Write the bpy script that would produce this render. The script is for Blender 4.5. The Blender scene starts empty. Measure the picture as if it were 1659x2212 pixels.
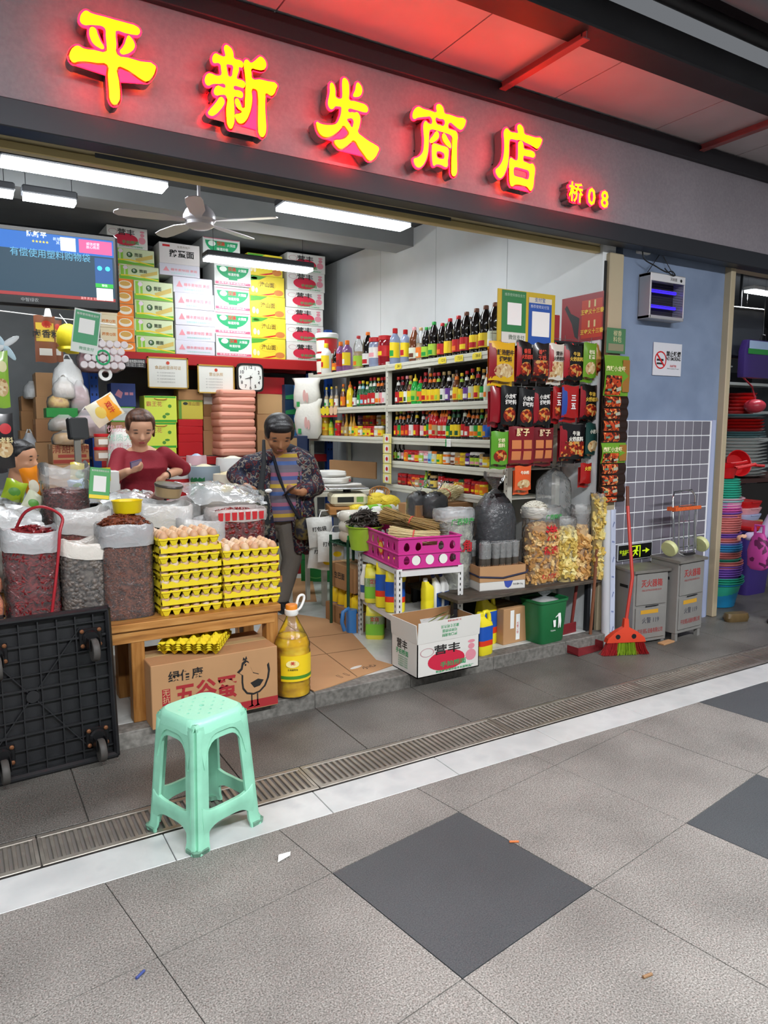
import bpy,bmesh,math,random
from mathutils import Vector,Matrix,Euler
random.seed(11)
R = math.radians
SC = bpy.context.scene
COL = SC.collection

# ------------------------------------------------------------------ camera
CAM_P = Vector((0,0,1.478)); F_PX = 1555.217; YAW = 0.536647; PIT = 0.118889; ROLL = 0.00117
_fw = Vector((math.sin(YAW)*math.cos(PIT),math.cos(YAW)*math.cos(PIT),-math.sin(PIT)))
_r0 = Vector((math.cos(YAW),-math.sin(YAW),0)); _u0 = _r0.cross(_fw)
_rt = _r0*math.cos(ROLL)+_u0*math.sin(ROLL); _up = _u0*math.cos(ROLL)-_r0*math.sin(ROLL)
cd = bpy.data.cameras.new('camera'); co = bpy.data.objects.new('camera',cd); COL.objects.link(co)
cd.sensor_fit = 'HORIZONTAL'; cd.sensor_width = 36; cd.lens = 36*F_PX/1659; cd.clip_start = .05; cd.clip_end = 100
mw = Matrix((_rt,_up,-_fw)).transposed().to_4x4(); mw.translation = CAM_P; co.matrix_world = mw
SC.camera = co
# ------------------------------------------------------------------ light and exposure
SC.view_settings.view_transform = 'Standard'; SC.view_settings.look = 'None'
SC.view_settings.exposure = 0.0; SC.view_settings.gamma = 1.0; SC.view_settings.use_curve_mapping = False
wd = bpy.data.worlds.new('hall_daylight'); SC.world = wd; wd.use_nodes = True
wd.node_tree.nodes['Background'].inputs[0].default_value = (.88,.93,1,1)
wd.node_tree.nodes['Background'].inputs[1].default_value = .18
SC.cycles.max_bounces = 5; SC.cycles.transparent_max_bounces = 14; SC.cycles.diffuse_bounces = 3; SC.cycles.use_adaptive_sampling = True; SC.cycles.adaptive_threshold = .05; SC.cycles.adaptive_min_samples = 12
SC.cycles.glossy_bounces = 2; SC.cycles.transmission_bounces = 2
SC.cycles.caustics_reflective = False; SC.cycles.caustics_refractive = False
SC.cycles.sample_clamp_indirect = 4.0
def area(name,loc,sx,sy,power,col=(1,1,1),rot=(0,0,0)):
    l = bpy.data.lights.new(name,'AREA'); l.shape = 'RECTANGLE'; l.size = sx; l.size_y = sy; l.energy = power; l.color = col
    o = bpy.data.objects.new(name,l); COL.objects.link(o); o.location = loc; o.rotation_euler = rot
    return o
# ceiling lamps of the market hall, hanging over the aisle behind the photographer
area('hall_lamp',(0.6,-.5,3.5),2.4,.3,240,(.96,.98,1))
area('hall_lamp',(4.2,-.5,3.5),2.4,.3,240,(.96,.98,1))
area('hall_lamp',(-3.0,-.5,3.5),2.4,.3,170,(.96,.98,1))

# ------------------------------------------------------------------ materials
def lin(h):
    if isinstance(h,str):
        h = h.lstrip('#'); c = [int(h[i:i+2],16)/255 for i in (0,2,4)]
    else: c = list(h)
    return [(x/12.92 if x <= .04045 else ((x+.055)/1.055)**2.4) for x in c]+[1]
MATS = {}
def mat(col,rough=.5,metal=0.,var=0.,scale=8.,bump=0.,bscale=60.,emit=0.,coat=0.,dark=.55,spec=.5):
    key = (str(col),rough,metal,var,scale,bump,bscale,emit,coat,dark,spec)
    if key in MATS: return MATS[key]
    m = bpy.data.materials.new('mat_%03d' % len(MATS)); m.use_nodes = True; nt = m.node_tree
    b = nt.nodes['Principled BSDF']; c = lin(col); m.diffuse_color = c
    b.inputs['Base Color'].default_value = c; b.inputs['Roughness'].default_value = rough
    b.inputs['Metallic'].default_value = metal; b.inputs['Specular IOR Level'].default_value = spec
    if coat: b.inputs['Coat Weight'].default_value = coat; b.inputs['Coat Roughness'].default_value = .08
    if emit: b.inputs['Emission Color'].default_value = c; b.inputs['Emission Strength'].default_value = emit
    if var or bump:
        tc = nt.nodes.new('ShaderNodeTexCoord')
    if var:
        n = nt.nodes.new('ShaderNodeTexNoise'); n.inputs['Scale'].default_value = scale; n.inputs['Detail'].default_value = 5
        nt.links.new(tc.outputs['Object'],n.inputs['Vector'])
        mr = nt.nodes.new('ShaderNodeMapRange'); mr.inputs[1].default_value = .35; mr.inputs[2].default_value = .65
        nt.links.new(n.outputs[0],mr.inputs[0])
        mx = nt.nodes.new('ShaderNodeMix'); mx.data_type = 'RGBA'
        mx.inputs[6].default_value = c; mx.inputs[7].default_value = [x*dark for x in c[:3]]+[1]
        ml = nt.nodes.new('ShaderNodeMath'); ml.operation = 'MULTIPLY'; ml.inputs[1].default_value = var
        nt.links.new(mr.outputs[0],ml.inputs[0]); nt.links.new(ml.outputs[0],mx.inputs[0])
        nt.links.new(mx.outputs[2],b.inputs['Base Color'])
    if bump:
        n = nt.nodes.new('ShaderNodeTexNoise'); n.inputs['Scale'].default_value = bscale; n.inputs['Detail'].default_value = 3
        nt.links.new(tc.outputs['Object'],n.inputs['Vector'])
        bp = nt.nodes.new('ShaderNodeBump'); bp.inputs['Strength'].default_value = bump; bp.inputs['Distance'].default_value = .02
        nt.links.new(n.outputs[0],bp.inputs['Height']); nt.links.new(bp.outputs[0],b.inputs['Normal'])
    MATS[key] = m; return m
def multi(name,cols,scale=30.,rough=.5,kind='noise',detail=2.,bump=0.,stretch=(1,1,1),lo=.3,hi=.7,metal=0.,blot=0.,coord='Object'):
    # procedural colour mix through a ramp
    m = bpy.data.materials.new(name); m.use_nodes = True; nt = m.node_tree; b = nt.nodes['Principled BSDF']
    b.inputs['Roughness'].default_value = rough; b.inputs['Metallic'].default_value = metal
    tc = nt.nodes.new('ShaderNodeTexCoord'); mp = nt.nodes.new('ShaderNodeMapping'); mp.inputs['Scale'].default_value = stretch
    nt.links.new(tc.outputs[coord],mp.inputs[0])
    if kind == 'noise':
        n = nt.nodes.new('ShaderNodeTexNoise'); n.inputs['Scale'].default_value = scale; n.inputs['Detail'].default_value = detail; out = n.outputs[0]
    elif kind == 'voronoi':
        n = nt.nodes.new('ShaderNodeTexVoronoi'); n.inputs['Scale'].default_value = scale; sp = nt.nodes.new('ShaderNodeSeparateColor')
        nt.links.new(n.outputs['Color'],sp.inputs[0]); out = sp.outputs[0]
    else:
        n = nt.nodes.new('ShaderNodeTexWave'); n.bands_direction = 'Z'; n.inputs['Scale'].default_value = scale
        n.inputs['Distortion'].default_value = 1.5 if kind == 'wave' else 0; n.inputs['Detail'].default_value = 2; out = n.outputs['Fac']
    nt.links.new(mp.outputs[0],n.inputs['Vector'])
    cr = nt.nodes.new('ShaderNodeValToRGB'); e = cr.color_ramp.elements
    k = len(cols)
    for i,c in enumerate(cols):
        p = lo+(hi-lo)*i/max(1,k-1)
        if i < 2: el = e[i]; el.position = p
        else: el = e.new(p)
        el.color = lin(c)
    if kind in ('voronoi','band'): cr.color_ramp.interpolation = 'CONSTANT'
    nt.links.new(out,cr.inputs[0]); src = cr.outputs[0]
    if blot:
        n2 = nt.nodes.new('ShaderNodeTexNoise'); n2.inputs['Scale'].default_value = 2.3; n2.inputs['Detail'].default_value = 6
        nt.links.new(tc.outputs[coord],n2.inputs['Vector'])
        mr = nt.nodes.new('ShaderNodeMapRange'); mr.inputs[1].default_value = .35; mr.inputs[2].default_value = .7
        mr.inputs[3].default_value = 1.0; mr.inputs[4].default_value = 1-blot
        nt.links.new(n2.outputs[0],mr.inputs[0])
        mm = nt.nodes.new('ShaderNodeMix'); mm.data_type = 'RGBA'; mm.blend_type = 'MULTIPLY'; mm.inputs[0].default_value = 1
        nt.links.new(src,mm.inputs[6]); nt.links.new(mr.outputs[0],mm.inputs[7]); src = mm.outputs[2]
    nt.links.new(src,b.inputs['Base Color'])
    if bump:
        bp = nt.nodes.new('ShaderNodeBump'); bp.inputs['Strength'].default_value = bump; bp.inputs['Distance'].default_value = .01
        nt.links.new(out,bp.inputs['Height']); nt.links.new(bp.outputs[0],b.inputs['Normal'])
    return m
FILMS = {}
def film(col='f4f6f6',op=.25,rough=.12,bump=.5,bscale=14.):
    # thin plastic film: part of the light passes straight through, the rest is a glossy surface
    key = (col,op,rough,bump,bscale)
    if key in FILMS: return FILMS[key]
    m = bpy.data.materials.new('film_%02d' % len(FILMS)); m.use_nodes = True; nt = m.node_tree; b = nt.nodes['Principled BSDF']
    b.inputs['Base Color'].default_value = lin(col); b.inputs['Roughness'].default_value = rough; b.inputs['Specular IOR Level'].default_value = .7
    tr = nt.nodes.new('ShaderNodeBsdfTransparent'); mx = nt.nodes.new('ShaderNodeMixShader')
    tc = nt.nodes.new('ShaderNodeTexCoord'); n = nt.nodes.new('ShaderNodeTexNoise'); n.inputs['Scale'].default_value = bscale
    n.inputs['Detail'].default_value = 4; n.inputs['Distortion'].default_value = .6
    nt.links.new(tc.outputs['Object'],n.inputs['Vector'])
    bp = nt.nodes.new('ShaderNodeBump'); bp.inputs['Strength'].default_value = bump*.6; bp.inputs['Distance'].default_value = .03
    nt.links.new(n.outputs[0],bp.inputs['Height']); nt.links.new(bp.outputs[0],b.inputs['Normal'])
    lw = nt.nodes.new('ShaderNodeFresnel'); lw.inputs['IOR'].default_value = 1.28; nt.links.new(bp.outputs[0],lw.inputs['Normal'])
    gl = nt.nodes.new('ShaderNodeBsdfGlossy'); gl.inputs['Roughness'].default_value = max(rough,.08); nt.links.new(bp.outputs[0],gl.inputs['Normal'])
    mx.inputs[0].default_value = op
    nt.links.new(tr.outputs[0],mx.inputs[1]); nt.links.new(b.outputs[0],mx.inputs[2])
    m2 = nt.nodes.new('ShaderNodeMixShader'); nt.links.new(lw.outputs[0],m2.inputs[0]); nt.links.new(mx.outputs[0],m2.inputs[1]); nt.links.new(gl.outputs[0],m2.inputs[2])
    nt.links.new(m2.outputs[0],nt.nodes['Material Output'].inputs['Surface'])
    FILMS[key] = m; return m
def emis(col,s,light=False):
    m = mat(col,emit=s,rough=.4); m.cycles.emission_sampling = 'FRONT_BACK' if light else 'NONE'; return m
def bend(pts,n=5):
    # smooth path through points
    P = [Vector(p) for p in pts]; out = []
    for i in range(len(P)-1):
        a,b,c,d = P[max(i-1,0)],P[i],P[i+1],P[min(i+2,len(P)-1)]
        for k in range(n): t = k/n; out.append(.5*(2*b+(c-a)*t+(2*a-5*b+4*c-d)*t*t+(3*b-a-3*c+d)*t**3))
    return out+[P[-1]]

# ------------------------------------------------------------------ mesh kit
class MB:
    def __init__(s): s.v = []; s.f = []
    def quad(s,*p):
        k = len(s.v); s.v += [Vector(q) for q in p]; s.f.append(tuple(range(k,k+len(p)))); return s
    def box(s,c,d,rz=0.,b=0.,rot=None):
        k = len(s.v); hx,hy,hz = d[0]/2,d[1]/2,d[2]/2; M = rot.to_matrix() if rot else Matrix.Rotation(rz,3,'Z'); c = Vector(c)
        if b <= 0:
            for x in (-hx,hx):
                for y in (-hy,hy):
                    for z in (-hz,hz): s.v.append(c+M@Vector((x,y,z)))
            s.f += [tuple(k+i for i in q) for q in ((0,1,3,2),(4,6,7,5),(0,4,5,1),(2,3,7,6),(0,2,6,4),(1,5,7,3))]
        else:
            b = min(b,hx*.9,hy*.9,hz*.9)
            rings = []
            for z,o in ((-hz,b),(-hz+b,0),(hz-b,0),(hz,b)):
                x1,y1 = hx-o,hy-o; bb = b if o == 0 else b*.5
                rings.append([(x1-bb,-y1,z),(x1,-y1+bb,z),(x1,y1-bb,z),(x1-bb,y1,z),(-x1+bb,y1,z),(-x1,y1-bb,z),(-x1,-y1+bb,z),(-x1+bb,-y1,z)])
            for r in rings: s.v += [c+M@Vector(p) for p in r]
            for j in range(3):
                for i in range(8):
                    a = k+j*8+i; a2 = k+j*8+(i+1) % 8; s.f.append((a,a2,a2+8,a+8))
            s.f.append(tuple(k+7-i for i in range(8))); s.f.append(tuple(k+24+i for i in range(8)))
        return s
    def ring(s,pts,close=False):
        pass
    def loft(s,rings,cap0=True,cap1=True,closed=True):
        k = len(s.v); n = len(rings[0])
        for r in rings: s.v += [Vector(p) for p in r]
        for j in range(len(rings)-1):
            for i in range(n if closed else n-1):
                a = k+j*n+i; a2 = k+j*n+(i+1) % n; s.f.append((a,a2,a2+n,a+n))
        if closed and cap0: s.f.append(tuple(k+n-1-i for i in range(n)))
        if closed and cap1: s.f.append(tuple(k+(len(rings)-1)*n+i for i in range(n)))
        return s
    def lathe(s,prof,n=16,c=(0,0,0),cap0=True,cap1=True,sx=1.,sy=1.,M=None):
        c = Vector(c); rs = []
        for r,z in prof:
            ring = []
            for i in range(n):
                a = 2*math.pi*i/n; p = Vector((r*sx*math.cos(a),r*sy*math.sin(a),z))
                ring.append(c+(M@p if M else p))
            rs.append(ring)
        return s.loft(rs,cap0,cap1)
    def tube(s,pts,r,n=6,cap=True):
        pts = [Vector(p) for p in pts]; rr = r if isinstance(r,(list,tuple)) else [r]*len(pts); rings = []; up = None
        for i,p in enumerate(pts):
            t = (pts[min(i+1,len(pts)-1)]-pts[max(i-1,0)]).normalized()
            if up is None:
                up = Vector((0,0,1)) if abs(t.z) < .9 else Vector((1,0,0))
            a = t.cross(up).normalized(); b2 = a.cross(t).normalized(); up = b2
            rings.append([p+(a*math.cos(2*math.pi*k/n)+b2*math.sin(2*math.pi*k/n))*rr[i] for k in range(n)])
        return s.loft(rings,cap,cap)
    def cyl(s,p0,p1,r,n=10): return s.tube([p0,p1],r,n)
    def prism(s,poly,z0,z1,M=None):
        k = len(s.v); n = len(poly); f = (lambda p: M@Vector(p)) if M else Vector
        for z in (z0,z1): s.v += [f((p[0],p[1],z)) for p in poly]
        s.f.append(tuple(k+n-1-i for i in range(n))); s.f.append(tuple(k+n+i for i in range(n)))
        for i in range(n): j = (i+1) % n; s.f.append((k+i,k+j,k+n+j,k+n+i))
        return s
    def ball(s,c,r,n=8,m=5,M=None):
        rx,ry,rz = r if isinstance(r,(tuple,list)) else (r,r,r); rs = []; c = Vector(c)
        for j in range(m+1):
            t = -math.pi/2+math.pi*j/m; t = max(min(t,1.45),-1.45); ring = []
            for i in range(n):
                p = Vector((rx*math.cos(t)*math.cos(2*math.pi*i/n),ry*math.cos(t)*math.sin(2*math.pi*i/n),rz*math.sin(t)))
                ring.append(c+(M@p if M else p))
            rs.append(ring)
        return s.loft(rs)
    def mesh(s,m=None,smooth=False,name='mesh'):
        me = bpy.data.meshes.new(name); me.from_pydata([tuple(p) for p in s.v],[],s.f)
        if m: me.materials.append(m)
        if smooth:
            me.polygons.foreach_set('use_smooth',[True]*len(me.polygons))
            try: me.set_sharp_from_angle(angle=R(smooth if smooth > 1 else 40))
            except Exception: pass
        me.update(); return me
    def build(s,name,m,parent=None,smooth=False,loc=(0,0,0),rot=(0,0,0),kind=None):
        return put(name,s.mesh(m,smooth,name),parent,loc,rot,kind)
def put(name,me,parent=None,loc=(0,0,0),rot=(0,0,0),kind=None,scale=None):
    o = bpy.data.objects.new(name,me); COL.objects.link(o); o.location = loc; o.rotation_euler = rot
    if scale: o.scale = scale
    if parent is not None: o.parent = parent
    if kind: o['kind'] = kind
    return o
def tag(o,label,cat,group=None,kind=None):
    o['label'] = label; o['category'] = cat
    if group: o['group'] = group
    if kind: o['kind'] = kind
    return o
def thing(name,label,cat,loc=(0,0,0),rot=(0,0,0),group=None):
    o = bpy.data.objects.new(name,None); COL.objects.link(o); o.location = loc
    o.rotation_euler = rot if isinstance(rot,(tuple,list,Euler)) else (0,0,rot); o.empty_display_size = .05
    return tag(o,label,cat,group)
KIDS = {}
def kids(o):
    return [c for c in COL.objects if c.parent == o]
def copy_tree(o,loc=None,rot=None,label=None,group=None,ch=None):
    c = o.copy(); COL.objects.link(c)
    if loc is not None: c.location = loc
    if rot is not None: c.rotation_euler = rot if isinstance(rot,(tuple,list)) else (0,0,rot)
    if label: c['label'] = label
    if group: c['group'] = group
    for k in (ch if ch is not None else kids(o)):
        d = k.copy(); COL.objects.link(d); d.parent = c
        for q in list(k.children):
            e = q.copy(); COL.objects.link(e); e.parent = d
    return c
def struct(name,mb,m,smooth=False,parent=None):
    return mb.build(name,m,parent,smooth,kind='structure' if parent is None else None)
# text as mesh
TXT = {}
TMP = bpy.data.scenes.new('text_bench')
def baked(ob):
    # evaluate a curve or modifier object on a scratch scene and return its mesh
    TMP.collection.objects.link(ob)
    with bpy.context.temp_override(scene=TMP,view_layer=TMP.view_layers[0]): dg = bpy.context.evaluated_depsgraph_get()
    me = bpy.data.meshes.new_from_object(ob.evaluated_get(dg)); bpy.data.objects.remove(ob); return me
def text_mesh(s,m,bold=0.,depth=0.0,res=2):
    key = (s,m.name,bold,depth)
    if key in TXT: return TXT[key]
    cu = bpy.data.curves.new('lettering','FONT'); cu.body = s; cu.size = 1; cu.align_x = 'CENTER'; cu.align_y = 'CENTER'
    cu.resolution_u = res; cu.offset = bold; cu.extrude = depth
    me = baked(bpy.data.objects.new('lettering',cu)); me.name = 'lettering'; bpy.data.curves.remove(cu)
    me.materials.clear(); me.materials.append(m); TXT[key] = me
    return me
FR = (R(90),0,0)               # faces -Y
LF = (R(90),0,R(-90))          # faces -X
UPF = (0,0,0)                  # faces up
def text(s,m,parent,loc,size,rot=FR,bold=0.,name='lettering',w=None,depth=0.):
    me = text_mesh(s,m,bold,depth); o = put(name,me,parent,loc,rot)
    sx = size
    if w:
        xs = [v.co.x for v in me.vertices]; ww = (max(xs)-min(xs)) if xs else 1; sx = w/max(ww,.01)
    o.scale = (sx,size,size); return o
def curve_mesh(loops,m,extrude,offset=0.,res=3,name='lettering'):
    cu = bpy.data.curves.new(name,'CURVE'); cu.dimensions = '2D'; cu.fill_mode = 'BOTH'; cu.extrude = extrude; cu.offset = offset; cu.resolution_u = res
    for L in loops:
        sp = cu.splines.new('BEZIER'); sp.bezier_points.add(len(L)-1); sp.use_cyclic_u = True
        for b,p in zip(sp.bezier_points,L):
            b.co = (p[0],p[1],0); b.handle_left_type = b.handle_right_type = 'AUTO'
    me = baked(bpy.data.objects.new(name,cu)); me.name = name; bpy.data.curves.remove(cu)
    me.materials.clear(); me.materials.append(m); return me
def ell(cx,cz,rx,rz,n=20): return [(cx+rx*math.cos(2*math.pi*i/n),cz+rz*math.sin(2*math.pi*i/n)) for i in range(n)]
def rect(x0,z0,x1,z1): return [(x0,z0),(x1,z0),(x1,z1),(x0,z1)]
def plate(name,polys,m,parent,y=0.,t=.0006,loc=(0,0,0),rot=(0,0,0)):
    # flat print: polygons in x-z, thickness t towards -Y
    mb = MB(); M = Matrix(((1,0,0),(0,0,1),(0,1,0)))
    for p in polys:
        k = len(mb.v); n = len(p)
        mb.v += [Vector((q[0],y-t,q[1])) for q in p]; a = sum(p[i][0]*p[(i+1) % n][1]-p[(i+1) % n][0]*p[i][1] for i in range(n))
        mb.f.append(tuple(k+i for i in range(n)) if a > 0 else tuple(k+n-1-i for i in range(n)))
    return mb.build(name,m,parent,loc=loc,rot=rot)
# common colours
WHITE = mat('f1f1ee',.5); BLACK = mat('111214',.5); RED = mat('c8141c',.4); YEL = mat('f6d800',.45); GRN = mat('18934a',.45)
BLUE = mat('1f58b8',.4); ORG = mat('ef7a1a',.45); KRAFT = mat('b98d62',.8,var=.35,scale=5,dark=.8); KRAFT2 = mat('a4794f',.85,var=.4,scale=7,dark=.75)
STEEL = mat('a9aaa8',.32,1.,var=.5,scale=6,dark=.6); CHROME = mat('d8dadc',.12,1.); DARKM = mat('24262a',.45,.3)
# ================================================================== the setting
GRAN = multi('granite_pavement',['524f4b','7b7873','989590','b5b2ac'],210,.55,detail=3,bump=.25,lo=.3,hi=.72,blot=.35)
GRAN_D = multi('dark_pavement_tile',['34383b','414548','4a4e51','56595b'],230,.5,detail=3,bump=.2,lo=.3,hi=.72,blot=.2)
GRAN2 = multi('worn_pavement',['403d39','625f5a','7a7771','94918b'],190,.42,detail=3,bump=.25,lo=.3,hi=.72,blot=.5)
CONC = multi('step_concrete',['66645f','7d7a74','8f8c86'],40,.7,detail=6,bump=.2,blot=.35)
MARB = multi('white_marble',['b9bdbd','c6c9c8','aeb3b5'],5,.3,detail=6,lo=.35,hi=.75,blot=.12)
GROUT = mat('6b6863',.9)
fl = struct('floor',MB().box((2.5,-.2,-.06),(16,8,.1)).box((2.5,6.4,-.06),(16,5.2,.1)),GROUT)
# pavement of the aisle: 600 mm slabs laid at nine degrees to the shop front
uu = Vector((.592,.094)); vv = Vector((.0945,-.592)); O0 = Vector((.997,2.010))
def clip_y(poly,ym):
    out = []
    for i in range(len(poly)):
        a,b = poly[i],poly[(i+1) % len(poly)]
        if a[1] <= ym: out.append(a)
        if (a[1] <= ym) != (b[1] <= ym):
            t = (ym-a[1])/(b[1]-a[1]); out.append((a[0]+(b[0]-a[0])*t,ym))
    return out
DARKSET = {(0,0),(2,1),(4,0),(6,1),(4,2),(2,3),(6,-1),(8,0),(-4,0)}
g = .0013
for i in range(-5,10):
    for j in range(-4,7):
        c = [O0+uu*a+vv*b for a,b in ((i+g*2,j+1-g*2),(i+1-g*2,j+1-g*2),(i+1-g*2,j+g*2),(i+g*2,j+g*2))]
        p = clip_y([tuple(q) for q in c],2.343)
        if len(p) < 3 or max(q[0] for q in p) < -1.3 or min(q[0] for q in p) > 6.6 or max(q[1] for q in p) < -.9: continue
        ar = abs(sum(p[a][0]*p[(a+1) % len(p)][1]-p[(a+1) % len(p)][0]*p[a][1] for a in range(len(p))))/2
        if ar < .003: continue
        MB().prism(p,-.012,random.uniform(-.0006,.0006)).build('paving_slab',GRAN_D if (i,j) in DARKSET else GRAN,fl)
for k in range(-3,11):       # white marble border
    x = -.03+.6*k
    MB().box((x+.3,2.4385,-.006),(.597,.187,.012),b=.0015).build('marble_slab',MARB,fl)
for k in range(-3,11):       # slabs between drain and step
    x = -.25+.602*k
    MB().box((x+.3,3.043,-.006),(.598,.556,.012),b=.0015).build('paving_slab',GRAN2,fl)
for i in range(9):
    for j in range(4): MB().box((3.98+.6*i+.3,3.325+.8*j+.4,-.006),(.597,.797,.012),b=.0015).build('paving_slab',GRAN2,fl)
struct('trim_1',MB().box((2.5,2.653,-.11),(16,.21,.01)).box((2.5,2.544,-.055),(16,.012,.105)).box((2.5,2.760,-.055),(16,.012,.105)),mat('15130f',.6))
# drain gratings
GRATE = mat('a59f95',.35,.7,var=.6,scale=9,dark=.5)
rail = MB().box((0,-.094,-.0105),(1.036,.024,.021),b=.002).box((0,.094,-.0105),(1.036,.024,.021),b=.002).box((-.512,0,-.0105),(.012,.2,.02)).box((.512,0,-.0105),(.012,.2,.02)).mesh(GRATE)
slat = MB().box((0,0,-.009),(.0145,.166,.014),b=.002).mesh(GRATE)
GX = [-.35,.69,1.73,2.77,3.81,4.85]
gl = ['leftmost steel drain grating beside the black trolley','steel drain grating under the green plastic stool','steel drain grating right of the green stool','steel drain grating in front of the green waste bin','steel drain grating in front of the steel extinguisher cabinets','rightmost steel drain grating before the basin shop']
for x,l in zip(GX,gl):
    t = thing('drain_grating',l,'drain cover',(x,2.653,0),group='drain gratings along the step')
    put('grating_frame',rail,t)
    for k in range(38): put('slat',slat,t,(-.4995+.027*k,0,0))
# raised shop floor
TILEW = multi('shop_floor_tile',['c9cbc7','d6d8d5','bfc1bd'],9,.3,detail=4,blot=.15)
pf = struct('floor_1',MB().box((.95,5.6,.025),(5.5,4.5,.09)),mat('9b9c98',.8))
for i in range(14):
    for j in range(5):
        x,y = -1.7+.6*i,3.43+.8*j+.4
        if x > 3.5: continue
        MB().box((x+.3,y,.0745),(.597,.797,.011),b=.001).build('floor_tile',TILEW,pf)
for k in range(-3,7):
    MB().box((.05+.602*k,3.374,.037),(.6,.106,.086),b=.004).build('kerb_stone',CONC,pf)
# walls
BLUEP0 = mat('7b8ba6',.6)
WWALL = multi('white_wall_panel',['dde1e2','e6e9ea'],3,.55,detail=2,blot=.06)
GWALL = multi('grey_wall_paint',['7e8184','878a8d'],4,.7,detail=4,blot=.15)
wr = struct('wall_right',MB().box((3.76,5.52,1.66),(.12,4.16,3.2)),WWALL)
for k in range(1,5):
    MB().box((3.6995,3.44+.95*k,1.66),(.002,.004,3.18)).build('panel_joint',mat('b9bdbe',.6),wr)
struct('wall_back',MB().box((1.0,7.65,1.66),(5.6,.12,3.2)),GWALL)
struct('wall_corner',MB().box((-3.3,3.6,1.6),(3.2,.4,3.2)),BLUEP0)
struct('wall_left',MB().box((-1.75,5.6,1.66),(.12,4.2,3.2)),GWALL)
CEILM = multi('dark_ceiling_paint',['55585a','606365'],3,.8,detail=4,blot=.15)
ce = struct('ceiling',MB().box((1.0,5.56,3.32),(5.6,4.3,.1)),CEILM)
struct('trim_2',MB().box((1.0,5.85,3.2),(5.5,.3,.2)),mat('8e9091',.7,var=.4,scale=2))
# pillar between the shops with tiled dado
PX0,PX1,PYF = 3.90,5.0,3.45
BLUEP = multi('pale_blue_wall_paint',['7b8ba6','8393ae','74849f'],2.2,.6,detail=5,blot=.12)
wp = struct('wall_front',MB().box(((PX0+PX1)/2,PYF+.16,1.5),(PX1-PX0,.32,3.0)),BLUEP)
MB().box(((PX0+PX1)/2-.03,PYF-.005,.765),(PX1-PX0-.05,.010,1.51)).build('tile_grout',mat('e6e7ea',.7),wp)
TL = [mat('77747e',.22,var=.3,scale=12,dark=.85),mat('706d77',.25,var=.3,scale=12,dark=.85),mat('7d7a84',.22,var=.3,scale=12,dark=.88)]
tm = [MB().box((0,0,0),(.0915,.008,.0990),b=.0015).mesh(m) for m in TL]
for i in range(10):
    for j in range(14):
        put('wall_tile',random.choice(tm),wp,(3.945+.1*i+.01,PYF-.0105,1.465-.1075*j))
MB().box((PX1-.055,PYF-.008,.76),(.04,.018,1.53)).build('corner_strip',mat('a8b2d0',.5),wp)
BEIGE = mat('b8a98c',.55,var=.35,scale=3,dark=.8)
struct('trim_3',MB().box((3.80,3.45,1.30),(.13,.09,2.60),b=.006).box((3.722,3.49,1.30),(.025,.06,2.60)),BEIGE)
struct('trim_4',MB().box((5.025,3.44,1.35),(.055,.09,2.70),b=.006),BEIGE)
MB().box((3.728,3.438,1.3),(.022,.012,2.5)).build('trim_5',BLACK,None,kind='structure')
# roller shutter rolled up under the fascia
SHUT = mat('c2b48d',.5,.2,var=.5,scale=2.5,dark=.72)
rs = thing('roller_shutter','beige metal roller shutter rolled up above the shop front','roller shutter',(0,0,0))
for k in range(3):
    zz = 2.755-.038*k; pr = []
    for a in range(7):
        t = a/6; pr.append((3.475-.018*math.sin(math.pi*t),zz-.036*t))
    MB().loft([[(x,y,z) for y,z in pr]+[(x,3.505,zz-.036),(x,3.505,zz)] for x in (-1.65,3.745)]).build('shutter_slat',SHUT,rs)
MB().box((1.05,3.485,2.622),(5.39,.045,.036),b=.004).build('bottom_rail',mat('cdb87f',.45,.2,var=.3,scale=3,dark=.8),rs)
MB().box((1.55,3.4635,2.648),(1.9,.003,.03)).build('worn_strip',mat('73777d',.35,.5,var=.7,scale=4),rs)
# fascia
FASC = multi('fascia_panel',['918a91','9b949a'],60,.55,detail=2,blot=.12)
struct('wall_sign',MB().box((3,3.335,2.995),(12,.05,.50)),FASC)
DBEAM = mat('33353b',.45,.3,var=.3,scale=2,dark=.7)
struct('trim_6',MB().box((3,3.35,2.690),(12,.11,.108),b=.004).box((3,3.45,2.72),(12,.16,.03)),DBEAM)
struct('trim_7',MB().box((3,3.32,3.295),(12,.09,.10),b=.004),mat('2c2a2f',.5,.3))
# soffit over the step
SOFF = multi('soffit_panel',['b7b0b3','c0babd'],3,.6,detail=3,blot=.1)
so = struct('ceiling_1',MB().box((3,3.0,3.40),(12,.66,.012)),mat('4c4a4d',.8))
for k in range(-3,6):
    x = 1.81+.86*k
    MB().box((x,3.04,3.372),(.852,.54,.03)).build('soffit_panel',SOFF,so)
REDB = mat('9a5a5a',.5,.2,var=.5,scale=4,dark=.6)
for k,l in ((0,'left'),(1,'right'),(-1,'far left')):
    x = 2.70+1.72*k
    b = MB().box((0,0,0),(.045,.66,.006)).box((0,0,.022),(.006,.66,.04)).build('steel_bar',REDB,None,loc=(x,2.99,3.31))
    tag(b,{'left': 'rusty red steel bar across the soffit right of the lit sign characters','right': 'rusty red steel bar across the soffit at the right edge','far left': 'rusty steel bar across the soffit above the left sign characters'}[l],'bar','steel bars under the soffit')
    MB().cyl((0,.3,.02),(0,.3,-.05),.006,6).cyl((0,-.3,.02),(0,-.3,.42),.006,6).build('hanger_rod',DARKM,b)
struct('trim_8',MB().box((3,2.70,3.43),(12,.1,.16)).box((3,2.70,3.35),(12,.16,.012)),mat('3a3a3d',.55,.4,var=.4,scale=3))
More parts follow.
